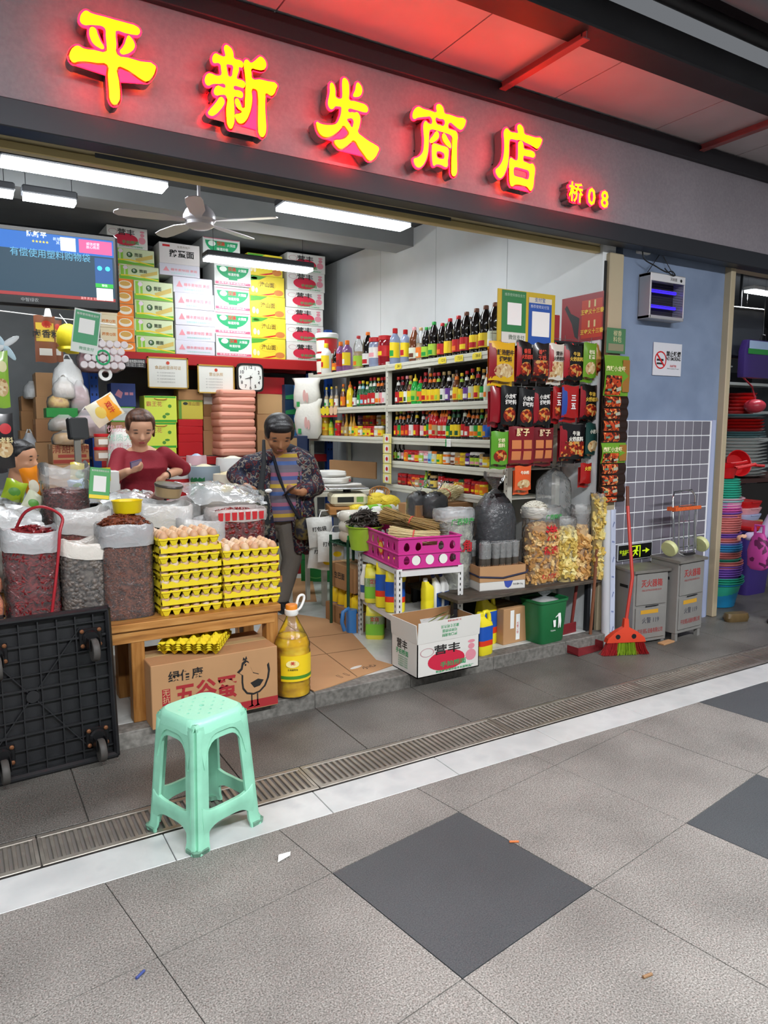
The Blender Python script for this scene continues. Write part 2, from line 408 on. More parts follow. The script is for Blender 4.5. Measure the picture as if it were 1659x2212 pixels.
pp = MB().cyl((-3,2.36,3.62),(9,2.36,3.62),.095,20).build('ceiling_pipe',mat('8b868b',.5,.1,var=.3,scale=3,dark=.75),None,smooth=True)
tag(pp,'thick grey pipe running along the aisle ceiling','pipe')
pp = MB().cyl((-3,2.60,3.60),(9,2.60,3.60),.035,12).build('ceiling_pipe',mat('2b2a2c',.5),None,smooth=True)
tag(pp,'thin black pipe beside the thick grey ceiling pipe','pipe')
struct('ceiling_2',MB().box((3,1.75,4.25),(12,3.2,.06)),mat('4a3536',.8,var=.3,scale=2))
# ================================================================== sign characters
CH = {
'平': ('lit red and yellow sign character 平, leftmost of the five',[
[(425,105),(500,145),(700,200),(900,258),(1100,312),(1240,360),(1295,420),(1275,490),(1200,495),(1050,465),(910,432),(900,470),(912,640),(930,820),(1100,870),(1300,930),(1545,1000),(1545,1080),(1490,1190),(1405,1255),(1320,1220),(1180,1120),(1060,1050),(942,1022),(955,1250),(972,1500),(960,1570),(880,1635),(820,1580),(795,1400),(775,1150),(765,985),(600,955),(420,930),(290,930),(210,945),(150,860),(160,780),(215,700),(290,675),(380,720),(550,745),(752,765),(757,700),(740,500),(732,400),(690,360),(580,340),(480,335),(390,335),(330,290),(322,220),(360,140)],
[(520,368),(575,400),(605,480),(660,610),(712,700),(700,728),(620,700),(540,640),(490,550),(470,450),(485,385)],
[(1110,508),(1150,540),(1205,630),(1210,700),(1160,765),(1060,812),(1000,810),(968,770),(1010,710),(1050,640),(1080,550)]],130,10,7.541),
'新': ('lit red and yellow sign character 新, second of the five',[
[(545,155),(610,185),(660,240),(685,310),(705,410),(800,440),(860,480),(872,540),(855,580),(795,572),(788,640),(760,730),(752,785),(830,815),(900,860),(905,930),(885,960),(800,945),(700,930),(698,990),(780,1010),(850,1045),(868,1100),(850,1150),(780,1140),(705,1130),(700,1250),(705,1400),(708,1560),(690,1660),(635,1735),(585,1680),(560,1550),(552,1350),(548,1110),(450,1095),(350,1100),(318,1040),(335,970),(395,920),(450,940),(530,960),(538,930),(525,895),(420,888),(300,890),(200,918),(155,860),(155,770),(210,695),(280,700),(350,730),(420,735),(460,710),(455,600),(440,520),(400,492),(315,490),(290,430),(305,355),(355,315),(420,345),(530,368),(525,290),(510,210)],
[(558,525),(620,525),(675,545),(672,650),(650,745),(600,745),(575,670),(560,580)],
[(460,1135),(505,1175),(520,1240),(490,1310),(420,1400),(350,1465),(270,1490),(210,1440),(230,1390),(300,1310),(380,1210),(420,1150)],
[(935,430),(970,450),(1010,490),(1080,460),(1150,400),(1195,375),(1260,415),(1305,510),(1290,590),(1220,630),(1120,615),(1030,605),(1030,700),(1045,790),(1180,805),(1330,840),(1510,905),(1490,990),(1450,1080),(1400,1110),(1300,1065),(1290,1150),(1285,1350),(1300,1600),(1305,1720),(1280,1850),(1230,1890),(1175,1840),(1155,1700),(1155,1400),(1150,1100),(1130,1010),(1080,980),(1042,985),(1042,1150),(1025,1320),(985,1460),(930,1570),(860,1630),(790,1625),(740,1560),(718,1470),(790,1450),(845,1410),(780,1360),(735,1290),(715,1210),(735,1165),(770,1165),(810,1230),(872,1350),(905,1200),(915,1000),(918,850),(905,700),(888,580),(885,480)]],425,80,8.732),
'发': ('lit red and yellow sign character 发, middle of the five',[
[(765,175),(815,205),(850,280),(862,400),(862,500),(865,610),(960,635),(1080,670),(1190,715),(1232,770),(1225,850),(1180,858),(1080,835),(960,800),(860,785),(840,820),(855,855),(920,855),(970,865),(1020,855),(1060,900),(1085,990),(1075,1080),(1055,1170),(1038,1250),(1130,1340),(1260,1435),(1380,1505),(1455,1570),(1430,1660),(1370,1765),(1290,1815),(1240,1800),(1170,1710),(1060,1560),(958,1415),(880,1470),(790,1540),(690,1582),(620,1530),(570,1435),(600,1410),(680,1405),(760,1385),(830,1330),(862,1270),(820,1190),(750,1122),(690,1190),(600,1270),(500,1330),(400,1348),(310,1310),(250,1230),(220,1130),(215,1050),(280,1080),(370,1105),(470,1112),(560,1105),(620,1070),(670,980),(700,890),(710,800),(705,755),(650,740),(590,738),(545,785),(505,795),(460,750),(442,660),(460,560),(480,450),(480,330),(500,270),(540,285),(575,360),(588,450),(590,530),(610,568),(715,578),(728,520),(725,380),(725,260),(740,185)],
[(820,1000),(860,980),(920,980),(952,1030),(945,1100),(920,1155),(870,1090)],
[(1030,265),(1080,305),(1120,390),(1115,470),(1080,530),(1010,552),(945,535),(950,490),(985,410),(1005,300)]],660,150,9.217),
'商': ('lit red and yellow sign character 商, fourth of the five',[
[(845,170),(910,195),(960,270),(990,385),(1100,420),(1300,490),(1490,545),(1490,620),(1450,720),(1390,780),(1330,760),(1230,680),(1115,610),(1080,740),(1140,775),(1200,795),(1265,825),(1300,920),(1290,1100),(1285,1400),(1290,1700),(1280,1820),(1215,1895),(1165,1850),(1155,1700),(1160,1400),(1175,1100),(1170,950),(1130,905),(1000,855),(830,805),(650,780),(625,830),(615,1000),(605,1200),(580,1380),(530,1530),(450,1650),(375,1685),(310,1650),(265,1560),(260,1480),(330,1450),(420,1390),(480,1290),(500,1150),(505,1000),(490,820),(485,700),(505,610),(540,575),(600,630),(690,632),(665,480),(560,470),(440,480),(340,495),(270,525),(235,490),(232,400),(265,310),(320,250),(380,235),(470,280),(640,325),(805,350),(795,270),(805,190)],
[(785,492),(870,520),(990,555),(965,690),(880,670),(800,635)],
[(805,815),(845,860),(855,940),(830,1000),(760,1060),(665,1098),(635,1070),(645,1010),(710,930),(760,850)],
[(965,862),(1010,895),(1070,1000),(1125,1090),(1143,1150),(1135,1220),(1080,1190),(990,1090),(945,1000),(938,910)],
[(710,1115),(780,1120),(900,1160),(1040,1200),(1075,1230),(1085,1350),(1065,1520),(1050,1670),(1010,1670),(920,1625),(790,1608),(735,1640),(705,1550),(692,1400),(692,1200)],
[(800,1320),(830,1295),(960,1330),(985,1360),(975,1470),(930,1480),(830,1455),(805,1420)]],870,210,11.06),
'店': ('lit red and yellow sign character 店, rightmost of the five large ones',[
[(835,108),(900,140),(945,220),(970,345),(1080,390),(1250,445),(1415,490),(1400,580),(1360,670),(1295,730),(1230,695),(1130,630),(1010,575),(905,520),(760,505),(600,495),(582,560),(575,800),(560,1020),(530,1180),(480,1330),(420,1440),(345,1482),(280,1420),(238,1270),(300,1210),(370,1120),(420,1010),(450,850),(460,680),(455,480),(445,340),(465,250),(520,205),(565,245),(620,300),(720,318),(810,318),(795,230),(795,150)],
[(870,530),(915,550),(945,640),(955,720),(1060,760),(1180,795),(1235,860),(1220,950),(1130,940),(1020,920),(955,910),(940,960),(945,1040),(1020,1080),(1115,1120),(1175,1110),(1225,1180),(1240,1290),(1215,1500),(1200,1680),(1170,1770),(1130,1808),(1090,1770),(1040,1710),(930,1670),(790,1645),(720,1655),(650,1692),(605,1620),(588,1450),(585,1200),(585,1080),(600,990),(630,965),(690,1005),(740,1028),(790,1020),(810,900),(812,720),(815,600),(830,550)],
[(720,1205),(850,1220),(980,1255),(1070,1290),(1095,1330),(1085,1480),(1060,1515),(920,1475),(760,1435),(710,1410),(695,1340),(700,1240)]],1050,260,11.85)}
LY = 3.215                       # plane of the lit faces
def on_plane(px,py,Y):
    d = _fw+_rt*((px-829.5)/F_PX)-_up*((py-1106)/F_PX); return CAM_P+d*(Y/d.y)
def on_x(px,py,X):
    d = _fw+_rt*((px-829.5)/F_PX)-_up*((py-1106)/F_PX); return CAM_P+d*(X/d.x)
def on_z(px,py,Z):
    d = _fw+_rt*((px-829.5)/F_PX)-_up*((py-1106)/F_PX); return CAM_P+d*((Z-CAM_P.z)/d.z)
LETY = emis('ffb000',2.2); LETR = emis('ff0412',45.0,True); LRET = mat('8e8488',.35,.7)
for c,(lab,loops,ox,oy,s) in CH.items():
    L = [[on_plane(ox+x/s,oy+y/s,LY) for x,y in lp] for lp in loops]
    xs = [p.x for p in L[0]]; zs = [p.z for p in L[0]]; cx,cz = (min(xs)+max(xs))/2,(min(zs)+max(zs))/2
    L2 = [[(p.x-cx,p.z-cz) for p in lp] for lp in L]
    t = thing('sign_character',lab,'sign letter',(cx,LY,cz),group='lit characters of the shop sign')
    put('lit_face',curve_mesh(L2,LETY,.001,.0),t,(0,-.003,0),FR)
    put('red_rim',curve_mesh(L2,LETR,.005,.007),t,(0,.004,0),FR)
    put('metal_return',curve_mesh(L2,LRET,.030,.006),t,(0,.041,0),FR)
    mb = MB()
    for q in L2[0][::9]: mb.cyl((q[0]*.96,.03,q[1]*.96),(q[0]*.96,.096,q[1]*.96),.004,6)
    mb.build('stand_off_pin',DARKM,t)
for c,px,py,h,lab in (('桥',1243,419,.115,'small lit sign character 桥 before the number 08'),('0',1277,427,.105,'small lit sign digit 0 between 桥 and 8'),('8',1305,433,.105,'small lit sign digit 8 at the end of the sign')):
    p = on_plane(px,py,3.235)
    t = thing('sign_character',lab,'sign letter',p,group='lit characters of the shop sign')
    s = h*(1.0 if c == '桥' else 1.28)
    text(c,LETY,t,(0,-.004,0),s,bold=.018,name='lit_face',depth=.002)
    text(c,LETR,t,(0,.004,0),s,bold=.055,name='red_rim',depth=.03)
    text(c,LRET,t,(0,.045,0),s,bold=.05,name='metal_return',depth=.26)
# LED ceiling fixtures in the shop
LED = emis('f6fbff',44.,True)
def fixture(x0,x1,y,z,lab,w=.17):
    t = thing('led_ceiling_light',lab,'ceiling light',((x0+x1)/2,y,z),group='LED batten lights in the shop')
    L = x1-x0
    MB().box((0,0,.045),(L,w,.05),b=.008).build('housing',mat('3a3c40',.5),t)
    MB().box((0,0,.008),(L-.02,w-.02,.024)).build('diffuser',LED,t)
    MB().cyl((-L*.42,0,.06),(-L*.42,0,3.26-z),.002,4).cyl((L*.42,0,.06),(L*.42,0,3.26-z),.002,4).build('hanging_wire',DARKM,t)
fixture(.31,1.235,4.74,2.94,'long LED batten at upper left, just under the shutter')
fixture(1.98,3.0,4.72,2.94,'long LED batten above the right shelf, right of the fan')
fixture(2.0,3.03,6.47,2.94,'LED batten hanging in front of the stacked cartons')
fixture(.47,.80,5.37,2.94,'short LED batten above the television, right of its pole',.13)
fixture(-.3,.43,5.37,2.94,'LED batten at the left edge beyond the television pole',.13)
# ================================================================== foreground left
# ---- green plastic stool
GP = mat('9fe3c6',.35,var=.35,scale=5,bump=.05,bscale=90,dark=.8); GPD = mat('96d9bb',.4,var=.55,scale=9,dark=.6)
st = thing('plastic_stool','worn mint green plastic stool with perforated seat straddling the drain','stool',(.722,2.518,0),R(20))
SH = .462
def hw(z): return .118+(.148-.118)*(1-z/SH)
def rsq(h,r,n=5):
    pts = []
    for q,(sx,sy) in enumerate(((1,1),(-1,1),(-1,-1),(1,-1))):
        for i in range(n+1):
            a = math.pi/2*(q+i/n); pts.append((sx*(h-r)+r*math.cos(a),sy*(h-r)+r*math.sin(a)))
    return pts
holes = []
for i in range(-3,4):
    for j in range(-3,4):
        if (i+j) % 2 == 0 and abs(i)+abs(j) <= 5 and not (i == 0 and j == 0): holes.append([(i*.026+.006*math.cos(a),j*.026+.0045*math.sin(a)) for a in (0,1.57,3.14,4.71)])
holes.append([(.009*math.cos(a*1.257),.009*math.sin(a*1.257)) for a in range(5)])
put('seat',curve_mesh([rsq(.106,.045)]+holes,GP,.0035,res=2,name='seat'),st,(0,0,SH-.0035))
MB().loft([[(x,y,z) for x,y in rsq(h,.05)] for h,z in ((.106,SH),(.116,SH-.006),(.121,SH-.022),(.124,SH-.05))],False,False).build('seat_rim',GP,st,smooth=50)
for k in range(4):
    a = math.pi/2*k; M = Matrix.Rotation(a,3,'Z')
    def P(u,z,off=0.): return M@Vector((u,-hw(z)-off,z))
    # apron with arch
    N = 14; mb = MB(); outer = []; inner = []
    for i in range(N+1):
        u = -1+2*i/N; w = hw(.40)-.030; zi = .382-.115*abs(u)**4.5
        inner.append((u*w*(1 if abs(u) < 1 else 1),zi)); outer.append((u*(hw(.42)-.012),.44))
    rings = [[P(u,z,0) for u,z in outer],[P(u,z+.022,.004) for u,z in inner],[P(u,z+.018,-.002) for u,z in inner],[P(u,z,.001) for u,z in inner],[P(u,z,-.010) for u,z in inner],[P(u,z,-.010) for u,z in outer]]
    k0 = len(mb.v); mb.loft(rings,closed=False); mb.build('apron',GPD,st,smooth=50)
    # stretcher
    mb = MB(); rings = []
    for i in range(N+1):
        u = -1+2*i/N; zt = .135+.03*abs(u)**5; zb = .085-.055*abs(u)**4; w = hw(.11)-.028
        rings.append([P(u*w,zt,0),P(u*w,zt-.006,.004),P(u*w,(zt+zb)/2,.004),P(u*w,zb,0),P(u*w,zb,-.012),P(u*w,zt,-.012)])
    mb.loft(rings); mb.build('stretcher',GPD,st,smooth=50)
    # corner leg with a groove between two ridges
    rings = []
    for z in (0,.012,.03,.1,.2,.3,.38,.425,.45):
        h = hw(z)+(.006 if z < .015 else 0); w = .056 if z > .02 else .06; rr = .013; ins = .0 if z < .43 else .012
        pr = [(h-w,h-ins),(h-.03,h+.002-ins),(h-.019,h+.004-ins),(h-.010,h-.002-ins),(h-.012,h-.012-ins),(h-.002-ins,h-.010),(h+.004-ins,h-.019),(h+.002-ins,h-.03),(h-ins,h-w),(h-.010,h-w),(h-.022,h-.022),(h-w,h-.010)]
        rings.append([M@Vector((x,y,z)) for x,y in pr])
    MB().loft(rings).build('leg',GPD,st,smooth=50)
    rings = [[M@Vector((x,y,z)) for x,y in [(hw(0)+o-w,hw(0)+o),(hw(0)+o-.012,hw(0)+o),(hw(0)+o,hw(0)+o-.012),(hw(0)+o,hw(0)+o-w),(hw(0)-.03,hw(0)-.03)]] for z,o,w in ((0,.008,.056),(.014,.010,.058),(.017,.006,.054))]
    MB().loft(rings).build('foot',mat('6f9d86',.5,var=.7,scale=20,dark=.35),st)
# ---- black trolley base leaning on the bench
BP = mat('1b1c1f',.42,var=.4,scale=6,dark=.6); RUST = mat('8a5a3a',.6,.5,var=.6,scale=60)
tr = thing('platform_trolley','black plastic platform trolley leaning upright with four castors showing','trolley',(.225,3.235,.0),(R(-5.5),0,R(4)))
W2,TH = .335,.685
MB().box((0,.030,TH/2),(2*W2,.006,TH)).build('deck',BP,tr)
MB().box((-W2+.012,.012,TH/2),(.024,.045,TH),b=.01).box((W2-.012,.012,TH/2),(.024,.045,TH),b=.01).box((0,.012,.014),(2*W2,.045,.028),b=.01).box((0,.012,TH-.014),(2*W2,.045,.028),b=.01).build('rim',BP,tr)
for k in range(1,9): MB().box((-W2+2*W2*k/9,.016,TH/2),(.005,.024,TH-.04)).build('rib',BP,tr)
for k in range(1,11): MB().box((0,.017,TH*k/11),(2*W2-.04,.022,.005 if k % 3 else .009)).build('rib',BP,tr)
for s in (-1,1):
    for e,ln in ((1,.42),(-1,.42)): MB().box((s*.11,.018,TH/2+e*.14),(.005,.02,.30),rot=Euler((0,s*e*R(38),0))).build('rib',BP,tr)
MB().lathe([(.02,0),(.026,0),(.026,.02),(.02,.02)],14,M=Matrix.Rotation(R(90),3,'X')).build('hub_ring',BP,tr,loc=(0,.022,TH/2))
bolt = MB().lathe([(.0095,0),(.009,.006),(.004,.009)],8,M=Matrix.Rotation(R(90),3,'X')).mesh(RUST)
for cx,cz in ((-.13,.545),(.245,.555),(-.13,.12),(.245,.115)):
    c = MB().box((0,.0,0),(.095,.006,.085),b=.002).lathe([(.036,.0),(.036,.014),(.028,.022)],16,M=Matrix.Rotation(R(90),3,'X')).box((-.022,-.045,-.02),(.004,.07,.05),b=.001).box((.022,-.045,-.02),(.004,.07,.05),b=.001).build('castor',mat('1d1d1f',.4,.5),tr,loc=(cx,.0,cz))
    MB().lathe([(.022,-.013),(.046,-.014),(.05,-.009),(.05,.009),(.046,.014),(.022,.013)],20,M=Matrix.Rotation(R(90),3,'Y')).build('wheel',mat('4a4744',.6,var=.4,scale=30),c,smooth=40,loc=(0,-.062,-.045))
    for bx,bz in ((-.036,.032),(.036,.032),(-.036,-.032),(.036,-.032)): put('bolt',bolt,c,(bx,-.003,bz))
# ---- wooden bench
WOOD = multi('pine_wood',['8a5a2a','a87236','b98244','c99656'],7,.5,detail=5,stretch=(.6,6,6),bump=.1)
WOODV = multi('pine_wood_upright',['7d4f22','9b662c','ab763a','bb8848'],7,.5,detail=5,stretch=(6,6,.6),bump=.1)
be = thing('wooden_bench','low pine bench carrying the spice sacks and egg trays','bench',(.5,3.6,.08))
for k in range(3): MB().box((0,-.14+.145*k,.468),(1.80,.137,.036),b=.003).build('top_plank',WOOD,be)
MB().box((0,-.178,.420),(1.74,.03,.06),b=.002).box((0,.21,.420),(1.74,.03,.06),b=.002).build('apron_rail',WOOD,be)
for x in (-.85,.185,.858):
    for y in (-.155,.2): MB().box((x,y,.225),(.062,.07,.45),b=.003).build('leg',WOODV,be)
# ---- eggs on moulded trays
TRY = mat('e6cf1c',.8,var=.2,scale=20,dark=.85)
def tray_mesh(nx,ny,p,amp,m):
    s = 6; mb = MB(); NX,NY = nx*s,ny*s
    for j in range(NY+1):
        for i in range(NX+1):
            x,y = i/s,j/s; e = min(i,NX-i,j,NY-j)
            c = (math.cos(2*math.pi*(x))+math.cos(2*math.pi*(y)))*.5; h = amp*(c if e > 0 else max(min(c*.6,.2),-.25))
            mb.v.append(Vector(((x-nx/2)*p,(y-ny/2)*p,h)))
    for j in range(NY):
        for i in range(NX):
            a = j*(NX+1)+i; mb.f.append((a,a+1,a+NX+2,a+NX+1))
    return mb.mesh(m,True,'egg_tray')
def tray_full(variant):
    # heightfield tray plus the moulded outer cup walls that show on the sides of a stack
    base = tray_mesh(6,5,.0492,.018,TRY); mb = MB(); mb.v = [v.co.copy() for v in base.vertices]; mb.f = [tuple(p.vertices) for p in base.polygons]
    p = .0492
    for side in range(4):
        n = 6 if side % 2 == 0 else 5; hx = (n*p)/2; hy = (5 if side % 2 == 0 else 6)*p/2; M = Matrix.Rotation(math.pi/2*side,3,'Z')
        for i in range(n):
            x0 = -hx+i*p; xc = x0+p/2
            def Q(x,y,z): return M@Vector((x,-hy+y,z))
            if variant == 0:
                mb.quad(Q(x0+.003,-.002,.004),Q(x0+p-.003,-.002,.004),Q(xc+.009,.004,-.025),Q(xc-.009,.004,-.025))
                mb.quad(Q(x0+.003,-.002,.004),Q(xc-.009,.004,-.025),Q(xc-.009,.02,-.025),Q(x0+.003,.014,.004))
                mb.quad(Q(xc+.009,.004,-.025),Q(x0+p-.003,-.002,.004),Q(x0+p-.003,.014,.004),Q(xc+.009,.02,-.025))
                mb.quad(Q(x0,-.006,.004),Q(xc,-.006,.002),Q(xc,-.001,.009),Q(x0,-.001,.014)); mb.quad(Q(xc,-.006,.002),Q(x0+p,-.006,.004),Q(x0+p,-.001,.014),Q(xc,-.001,.009))
            else:
                for t in range(6):
                    xa,xb = x0+p*t/6,x0+p*(t+1)/6; za = .009+.005*math.cos(2*math.pi*t/6); zb = .009+.005*math.cos(2*math.pi*(t+1)/6)
                    mb.quad(Q(xa,-.007,-.016),Q(xb,-.007,-.016),Q(xb,-.002,zb),Q(xa,-.002,za))
                    mb.quad(Q(xa,.004,-.016),Q(xb,.004,-.016),Q(xb,-.007,-.016),Q(xa,-.007,-.016))
    return mb.mesh(TRY,35,'egg_tray')
TRA = tray_full(0); TRC = tray_full(1); TRB = tray_mesh(6,6,.0492,.022,TRY)
EGM = [mat('dcb48c',.45,var=.15,scale=30,dark=.9),mat('e3c29c',.45,var=.15,scale=30,dark=.9),mat('ead3b8',.45),mat('d6a882',.45)]
def egg_mesh(m):
    pr = []
    for i in range(8):
        t = math.pi*i/7; z = -math.cos(t); r = math.sin(t)*(1-.13*z); pr.append((max(r,.06)*.0215,z*.0285))
    return MB().lathe(pr,12).mesh(m,60,'egg')
EGS = [egg_mesh(m) for m in EGM]
NTH = ['first','second','third','fourth','fifth','sixth','seventh','eighth','ninth','tenth','eleventh','twelfth','thirteenth','fourteenth','fifteenth','sixteenth','seventeenth','eighteenth','nineteenth','twentieth','twenty-first','twenty-second','twenty-third','twenty-fourth','twenty-fifth']
def egg_stack(x,y,z,n,sname,rz):
    for k in range(n):
        top = k == n-1; A = (n-1-k) % 2 == 0; zz = z+.026+.0425*k
        o = put('egg_tray',TRA if A else TRC,None,(x+random.uniform(-.004,.004),y+random.uniform(-.004,.004),zz),(0,0,rz+random.uniform(-.012,.012)))
        tag(o,'yellow moulded egg tray, %s up in the %s' % ('topmost' if top else NTH[k],sname),'egg tray','yellow trays in the '+sname)
        M = Matrix.Rotation(rz,3,'Z')
        for j in range(5):
            for i in range(6):
                if not top and j > 0: continue
                q = M@Vector(((i-2.5)*.0492,(j-2)*.0492+(0 if top else .004),0))
                e = put('egg',random.choice(EGS),None,(x+q.x,y+q.y,zz+.014-(0 if top else .004)),(random.uniform(-.15,.15),random.uniform(-.15,.15),0))
                if top: tag(e,'brown egg, top tray of %s, %s row back, %s from left' % (sname,NTH[j],NTH[i]),'egg','eggs on top of the '+sname)
                else: tag(e,'brown egg in %s tray up of %s, %s from left' % (NTH[k],sname,NTH[i]),'egg','eggs showing in the '+sname)
egg_stack(.955,3.57,.566,9,'taller egg stack',R(1))
egg_stack(1.268,3.565,.566,7,'lower egg stack',R(-1.5))
for k in range(4):
    o = put('egg_tray',TRB,None,(.975+random.uniform(-.004,.004),3.47,.408+.011*k),(0,0,R(-30)+random.uniform(-.02,.02)))
    tag(o,'empty yellow egg tray, %s of the four nested on the egg carton' % ['lowest','second lowest','second highest','highest'][k],'egg tray','empty trays on the egg carton')
# ---- carton of eggs under the bench
INKR = mat('a3262b',.7); INKB = mat('1c1a19',.7); INKG = mat('1f9a5c',.6)
cb = thing('egg_carton_box','brown cardboard carton printed 五谷蛋 under the pine bench','carton',(1.02,3.28,.08))
MB().box((0,.16,.1525),(.62,.32,.305),b=.003).build('box_body',KRAFT,cb)
MB().box((0,.16,.3056),(.62,.05,.0012)).build('packing_tape',mat('c9a878',.35),cb)
plate('printed_stripe',[rect(-.02,.006,.309,.050)],INKR,cb)
text('五谷蛋',INKR,cb,(-.055,-.0012,.135),.118,bold=.03,w=.30)
text('绿佰康',INKB,cb,(-.15,-.0012,.235),.055,bold=.02)
plate('printed_stamp',[rect(-.262,.10,-.225,.185)],INKR,cb)
text('无\n抗',mat('c9a27a',.7),cb,(-.2435,-.0014,.148),.034,bold=.01)
# plain hen print
def ringpoly(cx,cz,rx,rz,w,a0=0,a1=360,n=20):
    o = [(cx+rx*math.cos(R(a0+(a1-a0)*i/n)),cz+rz*math.sin(R(a0+(a1-a0)*i/n))) for i in range(n+1)]
    return [[o[i],o[i+1],(cx+(o[i+1][0]-cx)*(1-w),cz+(o[i+1][1]-cz)*(1-w)),(cx+(o[i][0]-cx)*(1-w),cz+(o[i][1]-cz)*(1-w))] for i in range(n)]
HN = [(.098,.205),(.118,.222),(.124,.248),(.142,.262),(.158,.250),(.166,.225),(.180,.192),(.212,.178),(.236,.202),(.264,.228),(.270,.190),(.263,.150),(.245,.110),(.215,.084),(.180,.076),(.145,.086),(.124,.115),(.120,.150),(.121,.188)]
hen = [HN,[(.128,.258),(.132,.276),(.140,.266),(.148,.280),(.152,.262)],rect(.168,.024,.175,.08),rect(.198,.024,.205,.08),[(.148,.016),(.182,.018),(.176,.028)],[(.180,.014),(.214,.018),(.206,.028)]]
plate('printed_hen',hen,INKB,cb); plate('hen_body_fill',[[(.184+(x-.184)*.86,.158+(z-.158)*.88) for x,z in HN]],mat('b98d62',.8),cb,-.0006); plate('hen_wing',[[(.165,.14),(.205,.155),(.235,.145),(.215,.118),(.185,.112)],ell(.142,.236,.005,.005,8)],INKB,cb,-.0012)
# ---- big bottle of cooking oil
CLEAR = film('f3f6f4',.02,.05,.2,30.)
oil = thing('oil_bottle','large clear bottle of golden cooking oil with white carry handle on the step','bottle',(1.455,3.385,.08))
def oct_(r,z): return [(r*math.cos(2*math.pi*i/16)*(1.06 if i % 4 == 2 else 1),r*math.sin(2*math.pi*i/16)*(1.06 if i % 4 == 2 else 1),z) for i in range(16)]
prof = [(.075,0),(.092,.006),(.095,.03),(.091,.045),(.095,.06),(.091,.075),(.096,.09),(.096,.235),(.092,.25),(.096,.265),(.092,.28),(.080,.31),(.062,.345),(.044,.38),(.030,.41),(.027,.425)]
MB().lathe(prof,20).build('bottle_shell',CLEAR,oil,smooth=60)
m = multi('golden_oil',['c48f00','e8b400','f2cc28'],9,.08,detail=2,stretch=(1,1,3))
MB().lathe([(r*.96,z+.003) for r,z in prof if z < .32],20).build('oil_fill',m,oil,smooth=60)
lab = MB(); arc = [(-150+i*10) for i in range(13)]
lab.loft([[(.0972*math.cos(R(a)),.0972*math.sin(R(a)),z) for a in arc] for z in (.095,.23)],closed=False); lab.build('paper_label',mat('f2cf1e',.4),oil,smooth=60)
lab = MB().loft([[(.0976*math.cos(R(a)),.0976*math.sin(R(a)),z) for a in arc] for z in (.108,.125)],closed=False); lab.build('label_band',mat('4a8a2a',.4),oil,smooth=60)
def arc_text(s,m,parent,r,ang,z,size,bold=.01,name='lettering'):
    n = len(s)
    for i,c in enumerate(s):
        a = R(ang)+(i-(n-1)/2)*size*.98/r
        text(c,m,parent,(r*math.cos(a),r*math.sin(a),z),size,(R(90),0,a+math.pi/2),bold,name)
plate('label_patch',[ell(0,0,.034,.02,16)],mat('f7e79a',.4),oil,loc=(.0992*math.cos(R(-112)),.0992*math.sin(R(-112)),.19),rot=(0,0,R(-22)))
arc_text('粤美家',RED,oil,.1005,-112,.192,.021,.02)
arc_text('食用植物油',INKB,oil,.0985,-112,.158,.011)
MB().lathe([(.030,.422),(.036,.43),(.036,.452),(.030,.455)],18).build('collar',mat('f2f2ee',.4),oil,smooth=40)
MB().lathe([(.031,.455),(.031,.475),(.028,.479)],18).build('screw_cap',mat('e88a1e',.4),oil,smooth=40)
MB().tube(bend([(.03,.01,.437),(.06,.02,.45),(.085,.03,.49),(.08,.03,.512),(.05,.02,.508),(.03,.012,.455)],4),.007,8).build('carry_handle',mat('f2f2ee',.4),oil,smooth=60)
# ---- open noodle carton on the step edge
WCARD = mat('d9d7d1',.65,var=.15,scale=6,dark=.9)
def yf_print(p,w,h,y=0.,full=True,x0=0.):
    # print of the white noodle cartons: face w x h, origin bottom centre
    plate('printed_ellipse',[ell(x0-.04*w,.40*h,.30*w,.30*h,24)],mat('c8203f',.6),p,y)
    text('营丰',INKB,p,(x0-.03*w,y-.0016,.72*h),.30*h,bold=.02,w=.42*w)
    text('手拍捞面',INKG,p,(x0+.07*w,y-.0016,.27*h),.17*h,bold=.02,w=.42*w)
    text('制造商:东莞市裕丰米面制品厂',INKG,p,(x0+.1*w,y-.0012,.09*h),.085*h,w=.62*w,bold=.012)
    plate('printed_ring',ringpoly(x0-.35*w,.72*h,.11*w,.13*h,.12),mat('b98a90',.6),p,y)
    plate('printed_figure',[ell(x0+.36*w,.42*h,.09*w,.17*h,14),ell(x0+.37*w,.68*h,.055*w,.09*h,10),ell(x0+.37*w,.83*h,.06*w,.05*h,10)],mat('d98a98',.6),p,y)
nc = thing('noodle_carton','open white noodle carton printed 营丰 with brown inside on the step edge','carton',(2.352,3.228,.08))
w,d,h = .43,.275,.195
mb = MB()
for c,s in (((0,.0025,h/2),(w,.005,h)),((0,d-.0025,h/2),(w,.005,h)),((-w/2+.0025,d/2,h/2),(.005,d,h)),((w/2-.0025,d/2,h/2),(.005,d,h)),((0,d/2,.003),(w,d,.006))): mb.box(c,s)
mb.build('box_body',WCARD,nc)
mb = MB().box((0,.0065,h/2+.01),(w-.012,.003,h)).box((0,d-.0065,h/2),(w-.012,.003,h)).box((-w/2+.0065,d/2,h/2),(.003,d-.012,h)).box((w/2-.0065,d/2,h/2),(.003,d-.012,h)).box((0,d/2,.008),(w-.01,d-.01,.004)); mb.build('box_lining',KRAFT2,nc)
